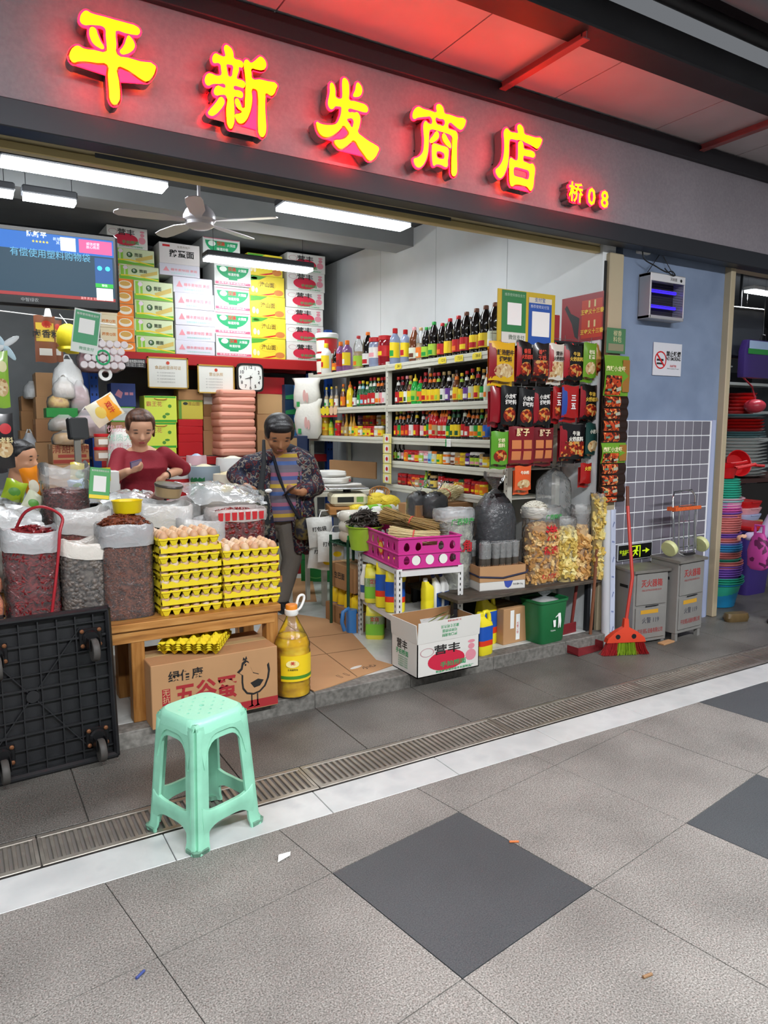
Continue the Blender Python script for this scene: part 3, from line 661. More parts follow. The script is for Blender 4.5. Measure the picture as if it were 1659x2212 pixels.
for nm,c,s,rot in (('front_flap',(0,-.004,h+.061),(w,.004,.122),(R(4),0,0)),('back_flap',(0,d+.0,h+.055),(w,.004,.11),(R(-3),0,0)),('side_flap',(-w/2-.004,d/2,h+.055),(.004,d,.11),(0,R(-5),0)),('side_flap',(w/2+.004,d/2,h+.05),(.004,d,.10),(0,R(4),0))):
    f = MB().box((0,0,0),s).build(nm,WCARD,nc,loc=c,rot=rot)
    nn = Vector((0,.0026,0)) if nm == 'front_flap' else (Vector((0,-.0026,0)) if nm == 'back_flap' else Vector((.0026 if c[0] < 0 else -.0026,0,0)))
    MB().box(nn,(s[0]*.99 if s[0] > .01 else .001,s[1]*.99 if s[1] > .01 else .001,s[2]*.99)).build('kraft_inside',KRAFT2,f)
    if nm == 'front_flap':
        for q,tx in enumerate(('建议食用方法','可拌炒捞面','按口味调制')):
            text(tx,INKG,f,(.0,-.003,.022-.025*q),-.021,bold=.01)
        text('手工制作美味健康',RED,f,(.03,-.003,.052),-.012)
yf_print(nc,w,h,-.0004)
text('营丰',INKB,nc,(-w/2-.001,.16,.155),.058,LF,.02); text('手拍捞面',INKG,nc,(-w/2-.001,.16,.11),.034,LF,.02)
for q in range(5): text('净含量配料产品标准',INKG,nc,(-w/2-.001,.15,.083-.013*q),.011,LF)
LEAF = mat('8a9a62',.6,var=.4,scale=20)
for q in range(9):
    a = random.uniform(-.4,.4); lf = MB(); n = 6
    pts = [(.16*(i/n-.5),.012*math.sin(math.pi*i/n)) for i in range(n+1)]
    lf.loft([[(x,yy,.01*math.sin(3*x/.16)) for x,yy in pts],[(x,-yy,.012*math.sin(3*x/.16)) for x,yy in pts]],closed=False)
    lf.build('dried_leaf',LEAF,nc,loc=(random.uniform(-.02,.12),.14+random.uniform(-.06,.08),.19+.014*q),rot=(random.uniform(-.5,.5),random.uniform(-.6,.1),random.uniform(-.5,.9)))
# ---- flattened cardboard on the shop floor
def mat_card(name,lab,pts,z,m):
    o = MB().prism(pts,0,.005).build(name,m,None,loc=(0,0,z)); return tag(o,lab,'cardboard')
c1 = mat_card('cardboard_sheet','flattened brown carton with handle slot spread on the entrance floor',[(1.56,3.345),(1.66,3.36),(2.14,3.49),(2.10,3.62),(2.32,4.5),(2.10,4.86),(1.9,4.9),(1.62,4.4),(1.50,3.7)],.0805,KRAFT)
for a,b in (((1.6,3.9),(2.16,3.85)),((1.62,4.28),(2.24,4.2)),((1.86,3.42),(1.96,4.8))):
    v = Vector(b)-Vector(a); MB().box((0,0,0),(v.length,.006,.0008),math.atan2(v.y,v.x)).build('crease',mat('7b5a3a',.9),c1,loc=((a[0]+b[0])/2,(a[1]+b[1])/2,.0055))
MB().prism(ell(0,0,.045,.015,12),0,.0008).build('handle_slot',mat('d8d6cf',.7),c1,loc=(1.93,3.56,.0052),rot=(0,0,R(15)))
for x,y,s,tx in ((1.80,3.48,.05,'▯▯'),(2.0,3.53,.05,'小心'),(1.70,3.95,.09,'手捞')): text(tx,INKB,c1,(x,y,.0056),s,(0,0,R(12)),.01)
mat_card('cardboard_sheet','small brown cardboard sheet lying behind the customer',[(2.25,5.2),(2.42,5.12),(2.76,5.93),(2.60,6.03)],.0805,KRAFT)
# ---- litter
o = MB().quad((0,0,0),(.05,.01,.004),(.062,.035,.001),(.012,.022,.012)).build('paper_scrap',WHITE,None,loc=(.863,2.155,.002)); tag(o,'torn white paper scrap on the pavement right of the stool','litter')
o = MB().cyl((0,0,.004),(.03,-.016,.004),.004,8).build('cigarette_butt',mat('c8703a',.7),None,loc=(1.62,1.845,0)); tag(o,'orange cigarette butt beside the dark paving slab','litter')
o = MB().cyl((0,0,.004),(.025,.018,.004),.004,8).build('cigarette_butt',mat('3b4a86',.7),None,loc=(.335,1.862,0)); tag(o,'blue wrapped stub lying on a slab joint at lower left','litter')
o = MB().cyl((0,0,.004),(.03,-.004,.004),.0045,8).build('cigarette_butt',mat('8a6a4a',.7),None,loc=(1.51,1.17,0)); tag(o,'brown cigarette butt near the lower right corner','litter')
# ================================================================== goods kit
def sup(a,b,n=4.,N=20,z=0.,cx=0.,cy=0.,jit=0.):
    out = []
    for i in range(N):
        t = 2*math.pi*i/N; c,s = math.cos(t),math.sin(t)
        j = 1+random.uniform(-jit,jit)
        out.append((cx+a*j*math.copysign(abs(c)**(2/n),c),cy+b*j*math.copysign(abs(s)**(2/n),s),z))
    return out
def carton(name,label,loc,size,rz=0.,m=None,group=None,tape=True,cat='carton'):
    t = thing(name,label,cat,loc,rz,group); w,d,h = size
    MB().box((0,d/2,h/2),(w,d,h),b=.003).build('box_body',m or KRAFT,t)
    if tape: MB().box((0,d/2,h+.0006),(w,.045,.0012)).box((-w/2-.0006,d/2,h*.88),(.0012,.045,h*.24)).build('packing_tape',mat('c2a377',.3),t)
    return t
def pieces(kind,a,b,h,n,topn,heap=.05,N=4.,size=1.,lay=None):
    # stuffing seen through a sack: a core and many small pieces on its surface
    mb = MB(); rings = []
    for k in range(9):
        z = h*k/8; f = .93 if k in (0,) else 1.; rings.append(sup(a*.89*f,b*.89*f,N,16,z))
    rings.append(sup(a*.6,b*.6,3,16,h+heap*.8)); rings.append(sup(a*.1,b*.1,2,16,h+heap)); mb.loft(rings)
    def piece(p,nrm):
        t = nrm.orthogonal().normalized(); t.rotate(Matrix.Rotation(random.uniform(0,6.28),3,nrm)); u = nrm.cross(t)
        if kind == 'chili':
            L = random.uniform(.035,.06)*size; bend = random.uniform(-.3,.3)*L
            mb.tube([p-t*L*.5,p+u*bend*.5+nrm*.004,p+t*L*.5],[.0028*size,.0066*size,.0016*size],4,False)
        elif kind == 'star':
            for q in range(5):
                d = (t*math.cos(q*1.257)+u*math.sin(q*1.257))*.014*size
                mb.tube([p-nrm*.003,p+d*.6+nrm*.003,p+d*1.2],[.002,.0048*size,.001],4,False)
        elif kind == 'round':
            r = .0125*size*random.uniform(.8,1.15); M = Matrix((t,u,nrm)).transposed(); mb.ball(p,(r*1.15,r*.9,r*.8),8,5,M)
        elif kind == 'chunk':
            s = .03*size*random.uniform(.7,1.3); mb.box(p,(s*1.4,s,s*.5),rot=Euler((random.uniform(0,3),random.uniform(0,3),random.uniform(0,3))))
        elif kind == 'leaf':
            s = .03*size*random.uniform(.7,1.5); mb.quad(p-t*s,p-u*s*.4+nrm*.006,p+t*s,p+u*s*.4+nrm*.004)
        elif kind == 'flake':
            s = .006*size; mb.quad(p-t*s,p-u*s,p+t*s+nrm*.003,p+u*s+nrm*.002)
    for _ in range(int(n*1.5)):
        th = random.uniform(-math.pi,0.35) if lay is None else random.uniform(*lay); z = random.uniform(.01,h)
        c,s = math.cos(th),math.sin(th); p = Vector((a*.94*math.copysign(abs(c)**(2/N),c),b*.94*math.copysign(abs(s)**(2/N),s),z))
        nr = Vector((math.copysign(abs(c)**(2-2/N),c)/a,math.copysign(abs(s)**(2-2/N),s)/b,0)).normalized(); piece(p,nr)
    for _ in range(topn):
        r = math.sqrt(random.random())*.9; th = random.uniform(0,6.28); p = Vector((a*r*math.cos(th),b*r*math.sin(th),h+heap*(1-r*r)))
        piece(p,Vector((random.uniform(-.4,.4),random.uniform(-.4,.4),1)).normalized())
    return mb
def sack(name,label,loc,a,b,h,fill,kind,m,n=260,topn=70,collar='e9ebec',cop=.62,heap=.03,rz=0.,chh=.06,filmop=.07,size=1.,N=4.,sag=0.,cat='sack',group=None,lay=None,clear=True):
    t = thing(name,label,cat,loc,rz,group)
    pieces(kind,a,b,fill,n,topn,heap,N,size,lay).build('contents',m,t,smooth=35,kind='stuff')
    mb = MB(); rings = []
    for k in range(11):
        z = (h-chh)*k/10; w = 1.03+.015*math.sin(k*1.9); rings.append([(x*(1+random.uniform(-.012,.012)),y*(1+random.uniform(-.012,.012)),zz) for x,y,zz in sup(a*w,b*w,N,24,z)])
    if clear: mb.loft(rings,cap1=False).build('clear_film',film('f4f4f4',filmop,.12,.9,26.),t,smooth=70)
    mb = MB(); rings = []
    for q,(w,z) in enumerate(((1.09,h-chh*1.3),(1.11,h-chh*.7),(1.10,h-.006),(1.05,h+.004),(.99,h-.004),(.95,h-chh*.7))):
        rings.append([(x,y,zz+sag*math.sin(2.2*math.atan2(y,x)+1)+random.uniform(-.005,.005)) for x,y,zz in sup(a*w,b*w,N,28,z,jit=.012)])
    mb.loft(rings,False,False).build('rolled_collar',film(collar,cop,.25,.6,18.),t,smooth=70)
    return t
def tied_bag(name,label,loc,a,b,h,m,kind='round',n=0,filmcol='eef2f2',op=.10,neck=.8,flare=.5,cat='bag',rz=0.,fill=.75,group=None,size=1.,lumps=0.):
    t = thing(name,label,cat,loc,rz,group)
    core = MB(); rings = []
    for k in range(8):
        f = k/7; w = (.86 if f < .05 else 1.) if f < .8 else 1-(f-.8)*2.6
        rings.append([(x*(1+random.uniform(-lumps,lumps)),y*(1+random.uniform(-lumps,lumps)),zz) for x,y,zz in sup(a*.94*w,b*.94*w,3,16,h*neck*fill*f+.004)])
    core.loft(rings)
    core.build('contents',m,t,smooth=60,kind='stuff')
    mb = MB(); rings = []
    pr = [(.8,0),(1.,.06),(1.03,.3),(1.02,neck*.68),(.92,neck*.80),(.62,neck*.90),(.13,neck),(.16,neck+.02),(flare*.7,(1+neck)/2),(flare,1.)]
    for w,z in pr:
        rings.append([(x*(1+random.uniform(-.06,.06)*(1 if z > .5 else .3)),y*(1+random.uniform(-.06,.06)*(1 if z > .5 else .3)),zz+(random.uniform(-.03,.03)*h if z == 1. else 0)) for x,y,zz in sup(a*w,b*w*(1 if z < neck else .7),3,26,h*z)])
    mb.loft(rings,cap1=False).build('film_wrap',film(filmcol,op,.12,.9,16.),t,smooth=60)
    return t
def pouch(name,label,loc,w,h,face,m,rot=(0,0,0),group=None,cat='packet',th=.022,parts=()):
    # pillow packet standing or hanging in x-z, print on the -Y side; origin at the bottom centre
    t = thing(name,label,cat,loc,rot,group); mb = MB(); N,K = 8,8
    for sgn in (-1,1):
        k0 = len(mb.v)
        for j in range(K+1):
            for i in range(N+1):
                u,v = i/N,j/K; bul = (math.sin(math.pi*u)**.6)*(math.sin(math.pi*min(max((v-.06)/.88,0),1))**.5)
                mb.v.append(Vector(((u-.5)*w*(1-.03*math.sin(math.pi*v)),sgn*th*.5*bul,v*h+.004*math.sin(7*u))))
        for j in range(K):
            for i in range(N):
                a = k0+j*(N+1)+i; q = (a,a+1,a+N+2,a+N+1); mb.f.append(q if sgn < 0 else q[::-1])
    mb.build('foil_pouch',m,t,smooth=60)
    for nm,poly,pm in parts:
        # print follows the bulge
        pb = MB(); 
        def yb(x,z):
            u = min(max(x/w+.5,0),1); v = min(max(z/h,0),1); return -th*.5*(math.sin(math.pi*u)**.6)*(math.sin(math.pi*min(max((v-.06)/.88,0),1))**.5)-.0012
        if poly[0] == 'r':
            _,x0,z0,x1,z1 = poly; n,k = 6,5; pb.loft([[(x0+(x1-x0)*i/n,yb(x0+(x1-x0)*i/n,z0+(z1-z0)*j/k),z0+(z1-z0)*j/k) for i in range(n+1)] for j in range(k+1)],closed=False)
        else:
            _,cx,cz,rx,rz = poly; k0 = 0; n = 16; pb.v.append(Vector((cx,yb(cx,cz),cz)))
            for rr in (.5,1):
                pb.v += [Vector((cx+rx*rr*math.cos(6.2832*i/n),yb(cx+rx*rr*math.cos(6.2832*i/n),cz+rz*rr*math.sin(6.2832*i/n)),cz+rz*rr*math.sin(6.2832*i/n))) for i in range(n)]
            for i in range(n):
                j = (i+1) % n; pb.f += [(0,1+i,1+j),(1+i,1+n+i,1+n+j,1+j)]
        pb.build(nm,pm,t,smooth=60)
    t['th'] = th
    return t
def ptext(t,s,m,x,z,size,bold=.02,w=None,d=None):
    return text(s,m,t,(x,-(t['th']*.5 if d is None else d)-.003,z),size,FR,bold,'lettering',w)
def jug(name,label,loc,w,d,h,body,cap,bands=(),rz=0.,txt=None,handle=True,group=None,cat='jug'):
    t = thing(name,label,cat,loc,rz,group); a,b = w/2,d/2
    MB().loft([sup(a*f,b*g2,4,18,h*z,cx=cx*w) for f,g2,z,cx in ((.92,.92,0,0),(1,1,.03,0),(1,1,.34,0),(.96,.96,.37,0),(1,1,.40,0),(1,1,.66,0),(.9,.92,.74,-.02),(.55,.7,.82,-.2),(.42,.55,.88,-.25))]).build('jug_body',body,t,smooth=50)
    if handle:
        MB().tube([(-.10*w,0,h*.86),(.05*w,0,h*.955),(.26*w,0,h*.955),(.40*w,0,h*.88),(.44*w,0,h*.76),(.40*w,0,h*.66)],[d*.17]*6,8).build('grip',body,t,smooth=60)
    MB().lathe([(.17*w,h*.87),(.19*w,h*.88),(.19*w,h*.95),(.15*w,h*.97)],14,(-.25*w,0,0)).build('screw_cap',cap,t,smooth=40)
    for z0,z1,m in bands:
        mb = MB(); pts = [p for p in sup(a*1.006,b*1.012,4,40)]; sel = pts[20:]+pts[:1]
        mb.loft([[(x,y,h*z) for x,y,_ in sel] for z in (z0,z1)],closed=False).build('label_band',m,t,smooth=50)
    if txt:
        s,m,z,sz = txt; text(s,m,t,(0,-b*1.02-.001,h*z),sz,FR,.02)
    return t
# ================================================================== front right: shelf, crate, counter
LYEL = mat('eedd2a',.35); LBLUE = mat('1c55b5',.35); LRED = mat('dd3a1c',.4); LGRN = mat('7fc23a',.4); SLOT = mat('e4e4e2',.45,.2,var=.25,scale=8,dark=.75)
ws = thing('slotted_shelf','white slotted angle shelf unit carrying the pink crate','shelf',(2.455,3.83,.08),R(-8))
def slot_post(t,x,y,h,sx,sy,m=SLOT):
    p = MB().box((x,y,h/2),(.036,.003,h)).box((x+sx*.0165,y+sy*.018,h/2),(.003,.036,h)).build('slotted_post',m,t)
    mb = MB()
    for k in range(int(h/.034)):
        mb.box((x-sx*.002,y-.0016*1.2,.03+.034*k),(.007,.0012,.016)); mb.box((x+sx*(.0165)-.0016*1.2 if sx < 0 else x+sx*.0165+.0018,y+sy*.018,.03+.034*k),(.0012,.007,.016))
    mb.build('slot',mat('2c2a28',.8),p)
for x,sx in ((-.205,-1),(.205,1)):
    for y,sy in ((-.33,1),(.31,-1)): slot_post(ws,x,y,.56,sx,sy)
for z in (.245,.545):
    MB().box((0,-.01,z),(.40,.66,.008)).box((-.2,-.01,z-.012),(.004,.66,.032)).box((.2,-.01,z-.012),(.004,.66,.032)).box((0,-.342,z-.012),(.40,.004,.032)).build('shelf_board',SLOT,ws)
# pink crate with egg-shaped openings
PINK = mat('c9308c',.4,var=.2,scale=5,dark=.8)
cr = thing('plastic_crate','pink plastic egg crate with oval cut-outs filled with dried noodles','crate',(2.455,3.80,.634),R(-9))
CW,CD,CHH = .405,.575,.185
def wall_with_eggs(L,name,rot,loc,n):
    cu = bpy.data.curves.new('c','CURVE'); cu.dimensions = '2D'; cu.fill_mode = 'BOTH'; cu.extrude = .003
    def poly(pts):
        s = cu.splines.new('POLY'); s.points.add(len(pts)-1); s.use_cyclic_u = True
        for p,q in zip(s.points,pts): p.co = (q[0],q[1],0,1)
    poly([(-L/2,0),(L/2,0),(L/2,CHH),(-L/2,CHH)])
    for i in range(n):
        x = (i-(n-1)/2)*L/n*.93
        for z in (.052,.132):
            if abs(x) < L/n*.4 and n % 2: continue
            poly([(x+.019*math.cos(6.283*k/14)*(1-.18*math.sin(6.283*k/14)),z+.027*math.sin(6.283*k/14)) for k in range(14)])
    if n % 2: poly([(-.05,.135),(.05,.135),(.05,.16),(-.05,.16)])
    me = baked(bpy.data.objects.new('c',cu)); bpy.data.curves.remove(cu); me.materials.clear(); me.materials.append(PINK)
    return put(name,me,cr,loc,rot)
wall_with_eggs(CW,'crate_wall',FR,(0,-CD/2,0),5); wall_with_eggs(CW,'crate_wall',FR,(0,CD/2,0),5)
wall_with_eggs(CD,'crate_wall',LF,(-CW/2,0,0),6); wall_with_eggs(CD,'crate_wall',LF,(CW/2,0,0),6)
MB().box((0,0,.004),(CW,CD,.008)).build('crate_floor',PINK,cr)
mb = MB()
for z in (CHH,CHH*.5,.008): mb.box((0,-CD/2-.004,z),(CW+.02,.014,.012),b=.003).box((0,CD/2+.004,z),(CW+.02,.014,.012),b=.003).box((-CW/2-.004,0,z),(.014,CD+.02,.012),b=.003).box((CW/2+.004,0,z),(.014,CD+.02,.012),b=.003)
mb.build('crate_rib',PINK,cr)
b_ = plate('round_badge',[ell(0,0,.047,.047,20)],mat('d8352c',.4),cr,loc=(-CW/2-.006,-.02,.095),rot=(0,0,R(-90)))
plate('badge_centre',[ell(0,0,.034,.034,20)],mat('e9c24a',.4),b_,y=-.001)
plate('crate_badge',[ell(.0,.05,.028,.03,14),ell(.09,.05,.028,.03,14),ell(-.09,.05,.028,.03,14)],mat('e6e9df',.5),cr,y=-CD/2-.004)
text('油',INKB,cr,(.155,-CD/2-.006,.055),.04,FR,.03)
# noodle bundles in the crate
def strands(n,L,R_,m,name,label,loc,rot,jit=.01,cat='noodles',tie=True,splay=.4,parent=None,fan=0.):
    mb = MB()
    for i in range(n):
        a = random.uniform(0,6.28); r = R_*math.sqrt(random.random()); y,z = r*math.cos(a),r*.75*math.sin(a)
        e1,e2 = 1+splay*random.uniform(.4,1),1+splay*random.uniform(.4,1)
        pts = [(-L/2+random.uniform(-jit,jit),y*e1,z*e1+.0),(-L*.2,y*1.05,z*1.05),(L*.05,y*.95,z*.95),(L/2+random.uniform(-jit,jit),y*e2+fan*y*2,z*e2+fan*abs(y))]
        mb.tube(pts,.0022,3,False)
    t = thing(name,label,cat,loc,rot); mb.build('strands',m,t,kind='stuff')
    if tie: MB().lathe([(R_*.99,-.004),(R_*1.05,-.003),(R_*1.05,.003),(R_*.99,.004)],14,M=Matrix.Rotation(R(90),3,'Y'),cap0=False,cap1=False,sy=1,sx=.78).build('rubber_band',mat('d0453a',.5),t)
    return t
RICEN = mat('d9c793',.6,var=.3,scale=30); HERB = mat('a8894f',.7,var=.5,scale=30); HERB2 = mat('6f5a34',.8,var=.6,scale=30)
strands(260,.30,.05,RICEN,'noodle_bundle','pale bundle of dried noodles tied with a red band in the pink crate',(2.41,3.69,.80),(R(8),R(4),R(-40)))
strands(280,.40,.055,HERB,'herb_bundle','brown bundle of dried stalks arching over the pink crate',(2.50,3.86,.86),(0,R(12),R(-52)),splay=.6,fan=.1,cat='dried herbs')
strands(420,.30,.085,HERB2,'herb_bundle','dark tangle of dried roots heaped at the crate back',(2.56,3.84,.80),(0,R(8),R(-35)),splay=.9,fan=.2,jit=.05,cat='dried herbs',tie=False)
# green basin with dried fungus strips
GB = mat('9fc53a',.35,var=.2,scale=6,dark=.85)
bs = thing('plastic_basin','lime green plastic basin piled with dark dried strips beside the crate','basin',(2.32,4.15,.66))
MB().lathe([(.085,0),(.095,.004),(.115,.15),(.128,.155),(.128,.162),(.112,.158),(.09,.012),(.0,.012)],24,cap0=True,cap1=False).build('basin_shell',GB,bs,smooth=40)
mb = MB()
for i in range(150):
    a = random.uniform(0,6.28); r = .11*math.sqrt(random.random()); p = Vector((r*math.cos(a),r*math.sin(a),.14+.10*(1-(r/.12)**2)+random.uniform(-.01,.02)))
    L = random.uniform(.05,.12); d = Vector((random.uniform(-1,1),random.uniform(-1,1),random.uniform(-.4,.3))).normalized()*L
    mb.tube([p-d*.5,p+Vector((0,0,.012)),p+d*.5],[.003,.007,.002],5,False)
mb.build('dried_strips',mat('3b342d',.6,var=.5,scale=20),bs,smooth=50,kind='stuff')
# jugs on the white shelf
def big_jug(loc,lab,rz=0,s=1.): return jug('detergent_jug',lab,loc,.125*s,.085*s,.29*s,LYEL,LYEL,((.34,.66,LBLUE),(.22,.34,LRED)),rz,None,group='yellow detergent jugs')
def lb_jug(loc,lab,rz=0,s=1.):
    t = jug('dish_soap_jug',lab,loc,.12*s,.085*s,.235*s,mat('e6e24a',.35),mat('f0e63a',.35),((.12,.64,LGRN),(.42,.64,mat('eef2e2',.4))),rz,('立白',RED,.55,.028*s),group='dish soap jugs'); return t
RZ = R(-82)
big_jug((2.30,3.73,.334),'yellow jug with blue and red label, right one on the white shelf',R(-35))
big_jug((2.315,3.86,.334),'taller yellow jug with blue label, left one on the white shelf',R(-35),1.12)
lb_jug((2.31,4.00,.334),'dish soap jug printed 立白 on the upper white shelf',R(-35),1.1)
lb_jug((2.33,4.03,.08),'dish soap jug printed 立白 on the floor under the white shelf',R(-35),1.05)
t = thing('bleach_bottle','tall white bottle at the left end of the white shelf','bottle',(2.295,4.10,.334))
MB().lathe([(.03,0),(.034,.005),(.034,.15),(.022,.19),(.018,.2)],16).build('bottle_body',WHITE,t,smooth=40); MB().lathe([(.02,.2),(.02,.23),(.017,.233)],14).build('cap',WHITE,t); MB().loft([[(.0345*math.cos(R(a)),.0345*math.sin(R(a)),z) for a in range(-200,-40,16)] for z in (.05,.1)],closed=False).build('label_band',mat('3a5a92',.4),t)
for k,(x,y) in enumerate(((2.52,3.60),(2.585,3.61))):
    t = thing('toilet_cleaner_bottle','white cleaner bottle with %s dark blue bent neck on the white shelf' % ('nearer' if k == 0 else 'farther'),'bottle',(x,y,.334),R(20),'bent neck cleaner bottles')
    MB().loft([sup(.032,.022,4,14,z) for z in (0,.004,.15)]+[sup(.024,.018,3,14,.18,cx=-.006),sup(.016,.015,2,14,.21,cx=-.022),sup(.012,.012,2,14,.225,cx=-.034)]).build('bottle_body',WHITE,t,smooth=50)
    MB().tube([(-.034,0,.222),(-.046,0,.236)],[.013,.012],10).build('cap',mat('1d2b66',.4),t); plate('label_band',[rect(-.026,.03,.026,.12)],BLUE,t,y=-.0222)
jug('detergent_jug','plain yellow pump bottle behind the front post of the white shelf',(2.44,3.58,.334),.075,.06,.23,LYEL,WHITE,(),R(10),None,False)
c = carton('brown_carton','brown carton of wrapped packs under the white shelf',(2.40,3.62,.08),(.20,.22,.13),R(-82),KRAFT2,tape=False)
text('生巴面',INKB,c,(0,-.001,.06),.04,FR,.02)
for k in range(3): MB().box((-.05+.05*k,.07,.15+.006*k),(.06,.09,.05),.3*k,.008).build('wrapped_pack',mat('c9a487',.4,var=.4,scale=30),c)
# jugs in an open carton and cartons along the aisle
c = carton('open_carton','worn brown carton holding small yellow jugs beside the white shelf',(2.265,4.40,.08),(.44,.24,.135),R(-87),KRAFT2,tape=False)
MB().box((.02,-.001,.07),(.07,.001,.035)).build('printed_patch',INKB,c)
for k in range(4):
    jug('bleach_jug','small yellow jug, %s from the left in the open carton' % NTH[k],(2.33-.002*k,4.56-.105*k,.135),.10,.085,.20,mat('f0c81c',.35),mat('f0c81c',.35),((.1,.42,LBLUE),),R(-60),group='small yellow jugs in a carton')
t = thing('blue_jug','pale blue jug handle showing beside the white shelf post','jug',(2.20,4.22,.0805)); MB().tube([(0,0,.02),(-.02,.0,.08),(-.01,.0,.15),(.03,.0,.17),(.04,0,.13)],.014,8).build('grip',mat('3f7fc4',.35),t,smooth=60); MB().loft([sup(.035,.03,4,14,z,cx=.055) for z in (0,.01,.13,.16)]).build('jug_body',mat('3f7fc4',.35),t,smooth=50)
c = carton('brown_carton','brown carton stacked above the small yellow jugs',(2.262,4.38,.345),(.34,.20,.175),R(-88),KRAFT2); text('生巴面',INKB,c,(-.03,-.001,.09),.05,FR,.02)
for k in range(2):
    o = thing('support_stand',['near dark stand under the stacked carton','far dark stand under the stacked carton'][k],'stand',(2.36,4.24+.30*k,.08)); MB().cyl((0,0,0),(0,0,.262),.008,6).box((0,0,.258),(.12,.03,.008)).build('stand_post',DARKM,o)
# green drink cases
for k in range(2):
    c = carton('beer_case',['lower green case of drinks on the aisle floor','upper opened green case of drinks on the aisle floor'][k],(2.735,5.80,.08+.20*k),(.27,.30,.198),R(-35),mat('1f8a3f',.5,var=.15,scale=10,dark=.8),'green drink cases',False)
    plate('printed_frame',ringpoly(0,.1,.10,.07,.1),mat('7fc46a',.5),c); text('啤酒',mat('e8d8a0',.5),c,(-.06,-.001,.15),.035,FR,.02)
    plate('printed_mark',[ell(0,0,.035,.028)],mat('d8c86a',.5),c,loc=(-.136,.15,.15),rot=(0,0,R(-90)))
    if k: MB().box((-.10,-.01,.27),(.12,.004,.15),rot=Euler((R(8),R(-20),0))).build('lid_flap',mat('d9d6cc',.7),c)
c = carton('red_gift_box','red box lying on the floor behind the customer',(2.62,6.25,.08),(.34,.2,.16),R(-20),mat('b8202a',.5),tape=False); plate('printed_badge',[ell(.08,.08,.03,.03)],mat('e8b0b0',.5),c)
# ---- dark board counter
BRD = multi('dark_board',['3a332b','4a4238','5a5146'],12,.7,detail=5,stretch=(1,8,8),bump=.2)
ct = thing('board_counter','dark wooden board counter holding bagged dried foods at the right of the entrance','counter',(3.11,3.64,.08))
MB().box((0,0,.36),(1.20,.56,.022),b=.003).build('board_top',BRD,ct)
for x in (-.57,.56):
    for y in (-.2,.24): MB().box((x,y,.175),(.03,.03,.349)).build('leg',DARKM,ct)
MB().box((0,.26,.19),(1.15,.01,.3)).build('back_panel',mat('26241f',.8),ct)
ZB = .4515
c = thing('noodle_display_box','cut-down brown and white carton of sealed dark vermicelli on the counter','carton',(2.925,3.452,ZB),R(-11))
w,d,h = .325,.30,.155
mb = MB()
for cc,s in (((0,.002,h*.36),(w,.004,h*.72)),((0,d-.002,h*.36),(w,.004,h*.72)),((-w/2+.002,d/2,h*.36),(.004,d,h*.72)),((w/2-.002,d/2,h*.36),(.004,d,h*.72)),((0,d/2,.002),(w,d,.004))): mb.box(cc,s)
mb.build('box_tray',WCARD,c)
mb = MB()
for cc,s in (((0,-.001,h*.68),(w+.006,.004,h*.64)),((0,d+.001,h*.68),(w+.006,.004,h*.64)),((-w/2-.001,d/2,h*.68),(.004,d+.006,h*.64)),((w/2+.001,d/2,h*.68),(.004,d+.006,h*.64))): mb.box(cc,s)
mb.build('box_sleeve',KRAFT,c)
plate('printed_shield',[[(.01,.055),(.075,.055),(.06,.02),(.04,.008),(.02,.02)]],mat('3a4fa8',.5),c,y=-.0005); text('净含量4.2kg',INKB,c,(.11,-.001,.03),.014)
MB().tube([(-w/2-.006,d*.6,h*.62),(-w/2-.006,-.006,h*.60),(0,-.007,h*.50),(w/2+.004,-.006,h*.66),(w/2+.03,.02,h*.72)],.006,6).build('rope',mat('2e3048',.8),c,smooth=60)
VERM = mat('4c463e',.5,var=.5,scale=60)
k = 0
for i in range(6):
    for j in range(2):
        if j == 1 and i % 2: continue
        x,y = -.125+.05*i,.06+.1*j
        p = Matrix.Rotation(R(-11),3,'Z')@Vector((x,y,0))
        t = thing('vermicelli_pack','sealed dark vermicelli bundle, %s from left in the %s row of the display carton' % (NTH[i],['front','back'][j]),'packet',(2.925+p.x,3.452+p.y,ZB+.006),(R(random.uniform(-3,3)),R(random.uniform(-5,5)),0),'vermicelli packs in the display carton')
        MB().loft([sup(.018,.016,2.5,12,.0),sup(.021,.019,2.5,12,.01),sup(.0215,.019,2.5,12,.1),sup(.024,.022,2.5,12,.19),sup(.030,.027,2.2,12,.270),sup(.026,.022,2.2,12,.282)]).build('noodle_bundle',VERM,t,smooth=50)
        MB().loft([sup(.0225,.020,2.5,14,.11),sup(.0225,.020,2.5,14,.165)],False,False).build('paper_band',mat(random.choice(['d9a070','d08a55','caa27a']),.5),t,smooth=50)
        MB().loft([sup(.026,.024,2.5,14,.19),sup(.033,.030,2.2,14,.275),sup(.034,.03,2.2,14,.292,jit=.08)],False,False).build('film_top',film('e8ecec',.25,.1,.9,40.),t,smooth=60)
# bags on the counter
BLK = multi('black_fungus',['08080a','101013','1d1d22'],45,.22,detail=4,bump=1.)
LEAFM = multi('dried_leaf_mix',['8a8f78','b5b8a2','6e7458','cfd0bd','9aa088'],35,.7,kind='voronoi')
TOFU = multi('dried_tofu',['b98a4e','d0a868','e0c084','c99a58'],25,.6,kind='voronoi'); TOFUY = multi('yellow_tofu',['c9ad55','dcc877','e6d896'],20,.55,kind='voronoi')
sack('herb_bag','clear printed bag of pale dried leaves behind the pink crate',(2.72,3.70,ZB),.125,.10,.50,.40,'leaf',LEAFM,260,60,'e8eef0',.35,heap=.02,chh=.05,filmop=.22,size=1.1,N=2.4,cat='bag')
t = bpy.context.scene.objects.get('herb_bag')
text('广西特产',mat('3a9a4a',.5),t,(-.01,-.112,.43),.045,FR,.02); text('八角',mat('b8202a',.5),t,(-.01,-.112,.27),.08,FR,.03)
